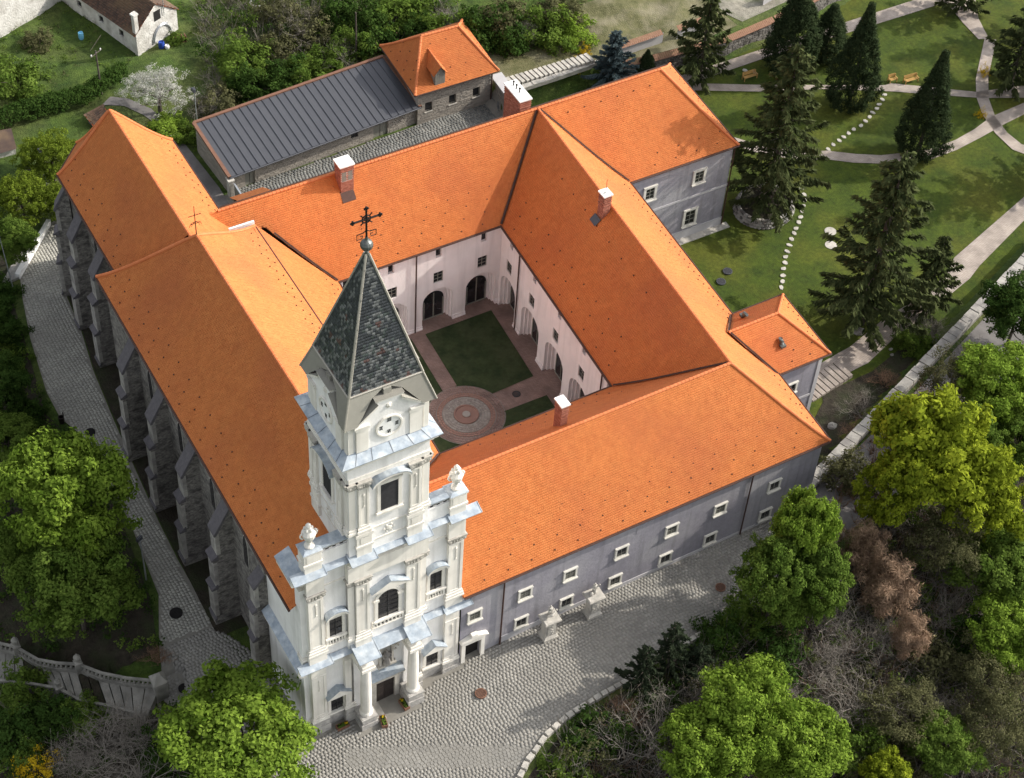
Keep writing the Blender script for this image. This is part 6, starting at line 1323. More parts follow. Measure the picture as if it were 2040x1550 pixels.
# big white building corner, top left
bw = thing('white_building', 'large plain white building wall cut by the upper left corner of the view', 'building', (2, 112, .9))
b = MB(); A = Vector((-22, 104.6, 0)); B = Vector((6.4, 109.0, 0)); C = Vector((16.2, 113.6, 0)); D = Vector((22, 121, 0))
for p, q in ((A, B), (B, C), (C, D)): b.add([(p.x, p.y, 0), (q.x, q.y, 0), (q.x, q.y, 11), (p.x, p.y, 11)], [(0, 1, 2, 3)])
b.build('wall', OLDW, bw); b = MB(); b.add([(-22, 104.3, 11), (6.4, 108.6, 11), (16.4, 113.2, 11), (22, 121, 11), (-10, 130, 14)], [(0, 1, 2, 3, 4)]); b.build('roof', OLDTILE, bw)
x0_ = thing('dark_roof_shed', 'corner of a low grey-brown shed roof at the left edge', 'shed', (-1, 88.5, .8)); b = MB(); b.add([(-12, 91.6, 2.4), (1.7, 89.6, 2.4), (1.3, 86.6, 1.7), (-12, 86.4, 1.7)], [(0, 1, 2, 3)]); b.build('roof', OLDTILE, x0_); b = MB(); b.box(-12, 1.2, 86.8, 89.4, -.5, 1.7); b.build('wall', OLDW, x0_)
sb = thing('tiled_shed', 'small old dark-tiled shed half hidden behind the chancel roof', 'shed', (12.6, 89.6, .8)); slope(sb, ID, [(10.8, 87.6, 1.2), (13.4, 88.5, 1.2), (13.0, 90.0, 1.8), (10.4, 89.1, 1.8)], None, OLDTILE, .3, .3); b = MB(); b.prism([(11, 87.8), (13.2, 88.6), (12.9, 89.8), (10.7, 89)], 'z', 0, 1.2); b.build('wall', CAPST, sb); sheet('gravel_path', [(13.2,91.3),(14.6,92.2),(16.6,91.2),(18.4,88.6),(19.4,84.4),(18.6,84.2),(17.2,87.8),(15.6,90.2)], ROADM, .06)
# ------------------------------------------------------------------ balustraded stairs at lower left
bs = thing('balustrade_stairs', 'old balustraded stone stairway curving down at the lower left', 'stairs', (-14, 15, -2))
def gline(pts): return [Vector(at(px, py, z)) for px, py, z in pts]
UPR = gline([(-60, 1270, -3.0), (0, 1292, -2.3), (35, 1300, -2.0), (78, 1325, -1.5), (118, 1332, -1.1), (158, 1334, -.8), (205, 1352, -.4), (255, 1362, 0), (318, 1368, .3)])
LWR = gline([(-60, 1352, -3.6), (0, 1366, -2.8), (60, 1372, -2.4), (120, 1382, -1.9), (160, 1405, -1.5), (215, 1416, -1.0), (262, 1428, -.6), (290, 1440, -.3)])
def rail(pts, nm, cuts):
    bm_ = None; r_ = MB(); f_ = MB()
    for p, q in zip(pts[:-1], pts[1:]):
        d = (q-p).normalized(); sd = Vector((-d.y, d.x, 0)).normalized()*.12
        for mbx, z0, z1, k in ((r_, .78, .98, 1.0), (f_, -1.6, .12, 1.15)):
            mbx.add([p-sd*k+Vector((0,0,z0)), q-sd*k+Vector((0,0,z0)), q+sd*k+Vector((0,0,z0)), p+sd*k+Vector((0,0,z0)), p-sd*k+Vector((0,0,z1)), q-sd*k+Vector((0,0,z1)), q+sd*k+Vector((0,0,z1)), p+sd*k+Vector((0,0,z1))], [(4,5,6,7),(0,1,5,4),(1,2,6,5),(2,3,7,6),(3,0,4,7),(0,1,2,3)])
    f_.build('parapet_base', OLDST, bs); r_.build('handrail', OLDST, bs)
    for p, q in zip(pts[:-1], pts[1:]):
        n_ = max(2, int((q-p).length/.42))
        for k in range(n_):
            c_ = p.lerp(q, (k+.5)/n_); put('baluster', BALU, bs, c_)
b = MB(); b.lathe([(.08, .1), (.09, .16), (.06, .2), (.13, .38), (.1, .52), (.055, .66), (.08, .72), (.08, .8)], n=8); BALU = b.mesh('baluster', OLDST)
rail(UPR, 'upper', ()); rail(LWR, 'lower', ())
b = MB(); b.box(-.3, .3, -.3, .3, -1.6, 1.15); b.box(-.37, .37, -.37, .37, 1.15, 1.28); b.lathe([(.28, 1.28), (.2, 1.4), (.3, 1.75), (.34, 2.0), (.2, 2.2), (.1, 2.4)], n=10); PEDM = b.mesh('post_with_urn', OLDST)
for p in (UPR[2], UPR[5], LWR[3]): put('post_with_urn', PEDM, bs, p)
b = MB(); q = UPR[-1]; b.box(q.x-.6, q.x+.6, q.y-.6, q.y+.6, -1.5, q.z+1.2); b.frus(q.x-.7, q.x+.7, q.y-.7, q.y+.7, q.z+1.2, q.z+1.9, .5); b.build('end_pier', OLDST, bs)
def lerpl(P, t):
    t = t*(len(P)-1); i = min(int(t), len(P)-2); return P[i].lerp(P[i+1], t-i)
NSs = 18
for k in range(NSs):
    a0, a1, c0_, c1_ = lerpl(UPR, k/NSs), lerpl(UPR, (k+.9)/NSs), lerpl(LWR, k/NSs), lerpl(LWR, (k+.9)/NSs); z = max(a0.z, c0_.z)-.25; bed = k in (5, 6, 11, 12)
    b = MB(); b.add([(a0.x, a0.y, z), (a1.x, a1.y, z), (c1_.x, c1_.y, z-.1), (c0_.x, c0_.y, z-.1), (a0.x, a0.y, z-2), (a1.x, a1.y, z-2), (c1_.x, c1_.y, z-2), (c0_.x, c0_.y, z-2)], [(0,1,2,3),(0,1,5,4),(1,2,6,5),(2,3,7,6),(3,0,4,7)]); b.build('landing' if bed else 'step', SOIL if bed else OLDST, bs)

x, y, z = at(124, 845, .6); z = h1(x, y); bn = thing('litter_bin', 'small black litter bin at the outer side of the lane above the big round tree', 'litter bin', (x, y, z)); b = MB(); b.lathe([(.26, z), (.3, z+.9), (.24, z+.92), (.22, z+.5)], x, y, 12); b.build('bin_body', IRON, bn); b = MB(); b.tube([(x+.3, y+.2, z-.2), (x+.3, y+.2, z+1.3)], .05, 6); b.build('bin_post', IRON, bn)
# ------------------------------------------------------------------ vegetation
def leafquads(C, N, size, asp, r):
    n = len(C); N = N/np.maximum(np.linalg.norm(N, axis=1, keepdims=True), 1e-6)
    t = np.cross(N, r.normal(size=(n, 3))); t /= np.maximum(np.linalg.norm(t, axis=1, keepdims=True), 1e-6); b = np.cross(N, t)
    s = (size*r.uniform(.5, 1.5, n))[:, None]; k = asp
    V = np.stack([C-t*s, C-b*s*k, C+t*s, C+b*s*k], 1).reshape(-1, 3)
    return V
def quads(n): return np.arange(n*4).reshape(n, 4)
def clumps(r, CC, D, nl, cr, ls, asp=.55, flat=.7):
    m = len(CC); C = np.repeat(CC, nl, 0); d = np.repeat(D, nl, 0); o = r.normal(0, 1, C.shape); o /= np.linalg.norm(o, axis=1, keepdims=True)
    o *= (r.random(len(C))**.45)[:, None]*cr; o[:, 2] *= flat; P = C+o; N = d*.5+o/cr*.8+r.normal(0, .55, C.shape)+np.array((0, 0, .35))
    tone = np.clip(np.repeat(r.random(m), nl)*.55+r.random(len(C))*.45, 0, 1)
    return leafquads(P, N, ls, asp, r), tone
def join(parts):
    V = np.concatenate([p[0] for p in parts]); t = np.concatenate([p[1] for p in parts]); return V, quads(len(V)//4), t
def limbs(r, h, spread, z0, n=9, rad=.22):
    b = MB(); b.tube([(0, 0, -.6), (.05, 0, h*.25), (-.05, .08, h*.5), (.04, 0, h*.8)], [rad, rad*.8, rad*.55, rad*.15], 7)
    for k in range(n):
        a = k*2.4+r.uniform(-.3, .3); z = h*r.uniform(.22, .62); L = spread*r.uniform(.6, .95); e = r.uniform(.25, .8)
        p = [Vector((0, 0, z)), Vector((L*.4*math.cos(a), L*.4*math.sin(a), z+L*.3*e)), Vector((L*math.cos(a+.2), L*math.sin(a+.2), z+L*.75*e))]
        b.tube(p, [rad*.42, rad*.25, rad*.06], 5)
        for q in range(3):
            c = p[1].lerp(p[2], r.uniform(0, .8)); a2 = a+r.uniform(-1, 1); b.tube([c, c+Vector((L*.35*math.cos(a2), L*.35*math.sin(a2), L*.25*e))], [rad*.14, rad*.03], 4)
    return b.mesh('trunk', BARK)
def decid(seed, R_=4.5, Hh=10, nlobe=14, nc=440, nl=78, cr=.62, ls=.14, zc=.6, zr=.36, asp=.55):
    r = np.random.default_rng(seed); L = [(0, 0, Hh*zc, R_*.62, Hh*zr*.8)]
    for k in range(nlobe):
        a = k*2.4+r.uniform(-.4, .4); e = r.uniform(-.5, .95); q = math.sqrt(max(0, 1-e*e)); L.append((R_*.62*q*math.cos(a), R_*.62*q*math.sin(a), Hh*zc+Hh*zr*.68*e, R_*r.uniform(.22, .46), Hh*zr*r.uniform(.26, .5)))
    for k in range(6):
        a = r.uniform(0, 6.28); e = r.uniform(-.4, .7); q = math.sqrt(1-e*e); L.append((R_*.95*q*math.cos(a), R_*.95*q*math.sin(a), Hh*zc+Hh*zr*1.0*e, R_*r.uniform(.12, .2), Hh*zr*r.uniform(.14, .24)))
    w = np.array([l[3]**2 for l in L]); w /= w.sum(); idx = r.choice(len(L), nc, p=w); d = r.normal(size=(nc, 3)); d[:, 2] += .25; d /= np.linalg.norm(d, axis=1, keepdims=True)
    for k in range(5):      # bare pockets
        pd = r.normal(size=3); pd /= np.linalg.norm(pd); keep = (d@pd < .93) | (r.random(len(d)) < .25); d = d[keep]; idx = idx[keep]
    nc = len(d); A = np.array(L)[idx]; rr = r.uniform(.72, 1.06, nc)[:, None]; CC = A[:, :3]+d*rr*np.stack([A[:, 3], A[:, 3], A[:, 4]], 1)
    return join([clumps(r, CC, d, nl, cr, ls, asp)]), limbs(rng, Hh*.9, R_*.85, 0)
def spruce(seed, Hh=24, R_=6.0, dens=1.0, droop=.46, z0=.09, rowgap=.80, mat_sz=.42, hang=.9):
    r = np.random.default_rng(seed); C = []; N = []; T = []; tn = []; b = MB(); b.tube([(0, 0, -.8), (0, 0, Hh*.5), (0, 0, Hh*.99)], [Hh*.017, Hh*.011, .03], 7); z = Hh*z0
    while z < Hh*.985:
        f = 1-z/Hh; Lm = R_*(f**.8)*min(1, .6+z/(Hh*.22)*.4)+.15; nb = max(4, int(5.5+2.5*f)); ph = r.random()*6
        for k in range(nb):
            L = Lm*r.choice((.35, .6, .8, .95, 1.1, 1.3)); a = ph+6.283*k/nb+r.normal(0, .18); up = .30*(1-f)-droop*f*.55
            n = max(6, int(L*19*dens)); t = np.sqrt(r.random(n))*.97+.05; side = r.normal(0, .13, n)*(.25+L*.55*(1.02-t)); zz = z+L*(up*t+droop*(t**2.4)*.42)-np.abs(r.normal(0, .20, n))*(.3+hang*f)
            ca, sa = math.cos(a), math.sin(a); C.append(np.stack([L*t*ca-side*sa, L*t*sa+side*ca, zz], 1)); sg = np.sign(side)*.7
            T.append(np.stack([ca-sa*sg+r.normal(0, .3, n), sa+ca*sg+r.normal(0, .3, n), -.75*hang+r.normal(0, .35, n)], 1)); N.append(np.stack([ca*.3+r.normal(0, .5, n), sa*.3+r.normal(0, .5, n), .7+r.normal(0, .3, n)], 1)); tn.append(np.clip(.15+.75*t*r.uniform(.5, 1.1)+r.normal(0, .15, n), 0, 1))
            if k % 2 == 0: b.tube([(0, 0, z), (L*.55*ca, L*.55*sa, z+L*up*.55), (L*.95*ca, L*.95*sa, z+L*(up*.95+droop*.36))], [.05+.02*f, .035, .01], 3)
        z += rowgap*(.55+.6*f)*r.uniform(.8, 1.25)
    C = np.concatenate(C); N = np.concatenate(N); T = np.concatenate(T); T /= np.linalg.norm(T, axis=1, keepdims=True); B = np.cross(N, T); B /= np.maximum(np.linalg.norm(B, axis=1, keepdims=True), 1e-6)
    s_ = (mat_sz*r.uniform(.6, 1.3, len(C)))[:, None]; V = np.stack([C-T*s_, C-B*s_*.30, C+T*s_, C+B*s_*.30], 1).reshape(-1, 3)
    return (V, quads(len(C)), np.concatenate(tn)), b.mesh('trunk', BARK)
def column(seed, Hh=16, R_=2.6, nc=1500, nl=32, cr=.36, ls=.12):
    r = np.random.default_rng(seed); z = r.random(nc)**.9; a = r.random(nc)*6.283; prof = R_*np.clip(1.12*(1-z**1.5)*np.minimum(1, .62+z*2.2), .05, 2)*(1+.12*np.sin(a*2+z*5)+.09*np.sin(a*5+np.sin(z*8)*2)+.06*np.sin(a*9+z*13)); prof *= r.uniform(.78, 1.12, nc)
    d = np.stack([np.cos(a), np.sin(a), .35+0*a], 1); CC = np.stack([prof*np.cos(a), prof*np.sin(a), .4+z*(Hh-.6)], 1)
    b = MB(); b.tube([(0, 0, -.6), (0, 0, Hh*.6)], [.28, .1], 6); return join([clumps(r, CC, d, nl, cr, ls, .4, 1.3)]), b.mesh('trunk', BARK)
def bush(seed, R_=2.2, Hh=3.2, nc=110, nl=46, cr=.5, ls=.12):
    r = np.random.default_rng(seed); d = r.normal(size=(nc, 3)); d[:, 2] = np.abs(d[:, 2])*.9; d /= np.linalg.norm(d, axis=1, keepdims=True); k = 1+.25*np.sin(d[:, 0]*5+seed)+.2*np.sin(d[:, 1]*7)
    CC = d*np.array((R_, R_, Hh*.85))*(k*r.uniform(.55, 1, nc))[:, None]+np.array((0, 0, .25)); b = MB()
    for q in range(14):
        e = CC[q*7 % nc]*.9; b.tube([(e[0]*.08, e[1]*.08, -.3), e*.55+np.array((0, 0, .3)), e], [.05, .03, .012], 4)
    return join([clumps(r, CC, d, nl, cr, ls)]), b.mesh('stems', BARK)
def bare(seed, Hh=8, n0=6, m=TWIG, sp=.75):
    r = random.Random(seed); b = MB()
    def br(p, d, L, rad, lv):
        q = p; pts = [p]; dd = d.copy(); k = 3 if lv < 3 else 2
        for i in range(k):
            dd = (dd+Vector((r.gauss(0, .2), r.gauss(0, .2), r.gauss(.05, .12)))).normalized(); q = q+dd*L/k; pts.append(q)
        b.tube(pts, [rad*(1-.45*i/k) for i in range(k+1)], 4 if lv < 2 else 3)
        if lv >= 4: return
        for i in range(r.choice((3, 4)) if lv < 3 else 3):
            c = pts[1+i % k] if i else pts[-1]; nd = (dd*.75+Vector((r.gauss(0, sp), r.gauss(0, sp), r.gauss(.15, .4)))).normalized(); br(c, nd, L*r.uniform(.55, .78), rad*.52, lv+1)
    for k in range(n0):
        a = 6.283*k/n0+r.random(); br(Vector((.1*math.cos(a), .1*math.sin(a), -.4)), Vector((.55*math.cos(a), .55*math.sin(a), 1)).normalized(), Hh*.36, .09, 0)
    return b.mesh('branches', m)
PROTO = {}
def reg(kind, leafname, dat, lm, wd, ht, stemname='trunk'):
    (V, F, t), tr = dat; PROTO.setdefault(kind, []).append((np_mesh(leafname, V, F, t, lm), tr, wd, ht, leafname, stemname))
def rg_d(kind, lm, seeds, **kw):
    base = [decid(s, **kw) for s in seeds]
    for d in base: reg(kind, 'crown', d, lm, 2*kw.get('R_', 4.5)*1.02, kw.get('Hh', 10))
rg_d('bright', L_BRIGHT, (3, 8)); rg_d('lime', L_LIME, (5, 12), nc=360, nl=66, nlobe=13, cr=.56, ls=.16); rg_d('mid', L_MID, (21, 22)); rg_d('dark', L_DARK, (31,)); rg_d('olive', L_OLIVE, (35,), nc=300, nl=40, ls=.11)
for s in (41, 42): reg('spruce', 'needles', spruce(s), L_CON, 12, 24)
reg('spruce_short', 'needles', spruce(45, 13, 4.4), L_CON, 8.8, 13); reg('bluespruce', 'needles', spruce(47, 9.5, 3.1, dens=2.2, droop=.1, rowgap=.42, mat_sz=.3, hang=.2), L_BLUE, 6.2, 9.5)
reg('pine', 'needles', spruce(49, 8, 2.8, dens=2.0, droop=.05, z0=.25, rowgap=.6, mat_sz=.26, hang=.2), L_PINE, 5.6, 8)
for s in (51, 52): reg('column', 'foliage', column(s), L_CYP, 5.2, 16)
for s in (61, 62, 63): reg('bush_mid', 'foliage', bush(s), L_MID, 4.4, 3.2, 'stems')
for s in (64, 65): reg('bush_dark', 'foliage', bush(s), L_DARK, 4.4, 3.2, 'stems')
reg('bush_lime', 'foliage', bush(66, nc=90), L_LIME, 4.4, 3.2, 'stems'); reg('bush_olive', 'foliage', bush(67, nl=30), L_OLIVE, 4.4, 3.2, 'stems'); reg('bush_bright', 'foliage', bush(68), L_BRIGHT, 4.4, 3.2, 'stems')
reg('bush_yellow', 'flowers', bush(69, nc=70, nl=26, ls=.1), L_YEL, 4.4, 3.2, 'stems'); reg('blossom', 'blossom', decid(71, R_=3.1, Hh=6.5, nc=420, nl=26, cr=.34, ls=.085, zc=.55, zr=.42, asp=.3), L_BLOS, 6.2, 6.5)
for s in (91, 92): reg('young', 'crown', decid(s, R_=4.2, Hh=6.5, nlobe=22, nc=620, nl=44, cr=.42, ls=.10, zc=.5, zr=.46), L_YG, 8.4, 6.5)
reg('brown', 'dry_twigs', decid(75, R_=2.6, Hh=7, nlobe=8, nc=120, nl=80, cr=.75, ls=.28, zc=.55, zr=.45, asp=.09), L_BROWN, 5.2, 7)
BARE = [bare(81), bare(82), bare(83, 6, 9)]; BAREB = [bare(84, 6, 9, TWIGB)]
WORDS = {'column': 'conifer', 'bush_mid': 'bush', 'bush_dark': 'bush', 'bush_lime': 'bush', 'bush_olive': 'bush', 'bush_bright': 'bush', 'bush_yellow': 'bush'}
NAMES = {'spruce': 'spruce_tree', 'spruce_short': 'spruce_tree', 'bluespruce': 'blue_spruce', 'pine': 'pine_tree', 'column': 'columnar_conifer', 'blossom': 'flowering_tree', 'brown': 'ivy_clad_tree'}
used_lab = set()
GRP = {'spruce': 'spruces of the garden', 'spruce_short': 'spruces of the garden', 'column': 'dense dark conifers of the garden', 'pine': 'low pines', 'bare': 'bare trees and shrubs of the slopes'}
def plant(kind, px, py, h, wd, label, base=False, group=None):
    pr = PROTO[kind]; me, tr, w0, h0, ln, sn = pr[(px*7+py*3) % len(pr)]; z = 0.0
    bushy = kind.startswith('bush')
    for _ in range(6):
        x, y, _z = at(px, py, z); z = h1(x, y)+(0 if base else (.45 if bushy else .58)*h)
    group = group or (None if kind in ('bluespruce', 'blossom') else GRP.get(kind, 'bushes around the monastery' if bushy else 'leafy trees of the slopes'))
    z = h1(x, y); t = thing(NAMES.get(kind, 'bush' if bushy else 'tree'), label, 'bush' if bushy else 'tree', (x, y, z), group)
    a = (px*13+py*7) % 628/100; s = (wd/w0, wd/w0, h/h0)
    for nm, m_ in ((sn, tr), (ln, me)):
        o = put(nm, m_, t, (0, 0, 0), a, s, rel=True)
    assert label not in used_lab, label
    used_lab.add(label); return x, y, z
def bareplant(px, py, h, wd, label, brown=False):
    z = 0.0
    for _ in range(6): x, y, _z = at(px, py, z); z = h1(x, y)+.5*h
    z = h1(x, y); me = BAREB[0] if brown else BARE[(px+py) % 3]; t = thing('bare_tree', label, 'tree', (x, y, z), GRP['bare']); put('branches', me, t, (0, 0, 0), (px*3 % 628)/100, (wd/8, wd/8, h/8), rel=True)
for a in ((('bright'), 478, 1470, 10.5, 14, 'round bright green tree standing before the church corner below the lane'), ('bright', 128, 1000, 17, 13, 'big round sunlit green tree on the slope left of the lane'), ('mid', 150, 1165, 12, 11.5, 'added darker tree standing in for the shaded lower crown of the sunlit one'), ('mid', 70, 1090, 10, 9, 'shaded green tree on the outer side of the big round sunlit one'),  # big tree's shaded lower crown is added as a second tree with darker leaves
    ('young', 100, 310, 6.5, 8.5, 'yellowish young tree beside the tip of the chancel roof'), ('young', 40, 390, 6, 7.5, 'yellow-green tree right below the dark shed roof'), ('young', 130, 400, 5, 6.5, 'low yellow-green tree between the lane mast and the chancel'), ('mid', 25, 480, 5.5, 6, 'mid-green tree on the outer side of the low white wall'), ('dark', -25, 640, 6, 7, 'dark tree outside the lane bend below the white wall'), ('dark', -5, 770, 7, 7, 'dark tree on the left slope halfway down the lane'), ('mid', 10, 880, 7, 7, 'mid-green tree on the slope just behind the big round sunlit one'),
    ('lime', 1850, 900, 17, 14, 'largest yellow-green maple on the right slope'), ('lime', 1945, 985, 15, 11, 'yellow-green maple just below the largest one'), ('lime', 1775, 985, 13, 7, 'thin yellow-green tree left of the largest maple'), ('bright', 1985, 760, 10, 10, 'bright green round tree beyond the largest maple'), ('olive', 1895, 760, 8, 7, 'greyish budding tree between the maple and the lane'), ('dark', 2030, 620, 9, 9, 'dark green tree overhanging the outer lane beyond the wall'),
    ('bright', 1600, 1070, 15, 6.5, 'slender bright green tree at the far corner of the plaza'), ('mid', 1545, 1160, 12, 8, 'spreading mid-green tree overhanging the plaza kerb'), ('mid', 1625, 1170, 12, 7, 'mid-green tree behind the spreading one by the kerb'), ('bright', 1490, 1415, 11, 10, 'upper one of the bright green crowns at the lower right bottom edge'), ('bright', 1400, 1500, 10, 9, 'lower left one of the bright green crowns at the bottom edge'), ('bright', 1590, 1490, 10, 9.5, 'right one of the bright green crowns at the bottom edge'), ('lime', 1765, 1560, 7, 6, 'small yellow-green crown cut by the bottom edge'),
    ('mid', 1990, 1120, 10, 10, 'mid-green tree downhill of the yellow-green maples'), ('bright', 2010, 1260, 9, 9, 'leafy green tree beside the pale grey bare one'), ('olive', 1890, 1080, 12, 8, 'greyish budding crown between the maples and the brown ivy-clad trees'), ('olive', 1970, 1340, 8, 8, 'olive-green thin tree at the lower right edge'), ('olive', 1985, 1450, 8, 8, 'olive budding tree near the lower right corner'), ('mid', 1880, 1480, 7, 7, 'green tree left of the lower right corner'), ('olive', 1800, 1420, 7, 8, 'olive-grey budding tree below the grey bare branches'),
    ('brown', 1722, 1090, 8, 4, 'upper reddish-brown ivy-clad tree on the right slope'), ('brown', 1770, 1165, 8, 5.2, 'middle and widest reddish-brown ivy-clad tree on the right slope'), ('brown', 1812, 1265, 7, 3.6, 'lowest reddish-brown ivy-clad tree on the right slope'), ('brown', 1640, 1050, 7, 3.5, 'small brownish tree beside the slender tree at the plaza corner'),
    ('mid', 2030, 880, 9, 9, 'mid-green tree at the right edge between the maples and the round bright one'), ('mid', 1925, 870, 9, 7, 'mid-green tree behind the largest maple'), ('blossom', 315, 175, 6.5, 8.5, 'white blossoming tree behind the chancel roof')): plant(*a)
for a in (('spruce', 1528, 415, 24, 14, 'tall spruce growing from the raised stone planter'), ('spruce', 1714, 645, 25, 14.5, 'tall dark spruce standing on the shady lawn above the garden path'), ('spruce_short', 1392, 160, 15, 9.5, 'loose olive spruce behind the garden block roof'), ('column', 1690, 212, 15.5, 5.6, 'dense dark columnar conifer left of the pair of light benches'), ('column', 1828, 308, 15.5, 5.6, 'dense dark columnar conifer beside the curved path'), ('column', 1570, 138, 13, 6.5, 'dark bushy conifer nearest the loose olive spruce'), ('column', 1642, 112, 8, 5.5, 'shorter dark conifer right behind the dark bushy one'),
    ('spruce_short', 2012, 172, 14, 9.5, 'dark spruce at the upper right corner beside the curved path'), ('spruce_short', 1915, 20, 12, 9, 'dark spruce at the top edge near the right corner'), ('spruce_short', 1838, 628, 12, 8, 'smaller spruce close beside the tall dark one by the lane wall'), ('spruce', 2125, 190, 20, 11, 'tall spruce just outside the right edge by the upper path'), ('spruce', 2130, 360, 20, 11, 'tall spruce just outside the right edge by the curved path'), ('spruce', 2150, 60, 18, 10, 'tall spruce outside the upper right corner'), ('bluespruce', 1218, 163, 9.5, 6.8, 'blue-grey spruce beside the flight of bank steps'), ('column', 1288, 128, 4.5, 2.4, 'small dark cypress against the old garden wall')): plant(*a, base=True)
for px, py, h, wd, lab in ((1338, 1292, 9, 5.5, 'dark pine at the plaza kerb, rightmost of the kerb pines'), (1283, 1335, 8, 5, 'dark pine at the plaza kerb, leftmost of the kerb pines'), (1392, 1318, 5.5, 5.5, 'dark low pine behind the other kerb pines')): plant('pine', px, py, h, wd, lab)
for px, py, h, wd, lab, br in ((1640, 1290, 7, 9, 'silvery bare tree in the middle of the lower right slope', 0), (1710, 1390, 7, 9, 'silvery bare tree below the brown ivy-clad ones', 0), (1770, 1240, 6.5, 7, 'grey bare tree wrapped by brown ivy-clad neighbours', 0), (1905, 1185, 7, 7.5, 'pale bare tree near the right edge', 0), (1585, 1360, 6, 7, 'bare tree behind the bright green crowns at the bottom', 0), (1855, 640, 5.5, 6.5, 'bare tree leaning over the lane wall', 0), (1660, 1215, 8, 7, 'bare tree between the spreading tree and the ivy-clad ones', 0), (1840, 1390, 7, 8, 'bare tree at the foot of the ivy-clad ones', 0), (1700, 1280, 6, 7, 'second silvery bare tree close beside the middle one', 0), (1920, 1420, 6, 6, 'bare tree between two fresh green crowns near the lower right corner', 0), (1870, 830, 6, 7, 'bare grey tree rising behind the largest maple', 0), (1940, 690, 6, 6, 'bare tree at the upper edge of the round bright one', 0), (1720, 800, 4, 5, 'grey bare shrub on the lane beside the wall', 0), (1620, 1420, 5, 6, 'bare tree right behind the bright crowns', 0), (1770, 745, 3.5, 5, 'reddish bare shrub against the outer face of the lane wall', 1), (1700, 850, 3, 4.5, 'reddish bare shrub by the lane near the wing corner', 1), (1830, 590, 3.5, 4.5, 'tangled bare shrub beyond the lane wall', 1), (215, 1440, 7, 10, 'large bare tree below the balustraded stairs', 0), (285, 1430, 6, 6.5, 'pale bare tree between the stairs and the round bottom tree', 0), (265, 1530, 6, 9, 'bare tree cut by the bottom edge at the lower left', 0), (150, 1490, 5, 7, 'bare twiggy tree beside the yellow bush', 0), (1300, 1430, 10, 8.5, 'bare tree below the kerb pines', 0), (1250, 1400, 6, 5.5, 'bare shrub just below the plaza kerb', 1), (1395, 1395, 10, 8, 'bare tree above the bright green crowns', 0), (310, 1290, 3.5, 4, 'reddish bare shrub by the end of the upper balustrade', 1),
    (405, 205, 4.5, 6, 'bare grey tree right of the white blossoming one', 0), (435, 150, 4, 5, 'bare grey shrub behind the metal-roofed outbuilding', 0), (590, 40, 6, 8, 'bare tree in the thicket above the cottage meadow', 0), (680, 100, 5, 6, 'bare tree by the dark power pole', 0), (1040, 45, 6, 6, 'bare sapling in the thicket above the terrace', 0), (900, 20, 5, 7, 'bare tree at the top edge above the pavilion', 0), (1255, 80, 2.5, 3, 'small bare shrub on the gravel slope', 0)): bareplant(px, py, h, wd, lab, br)
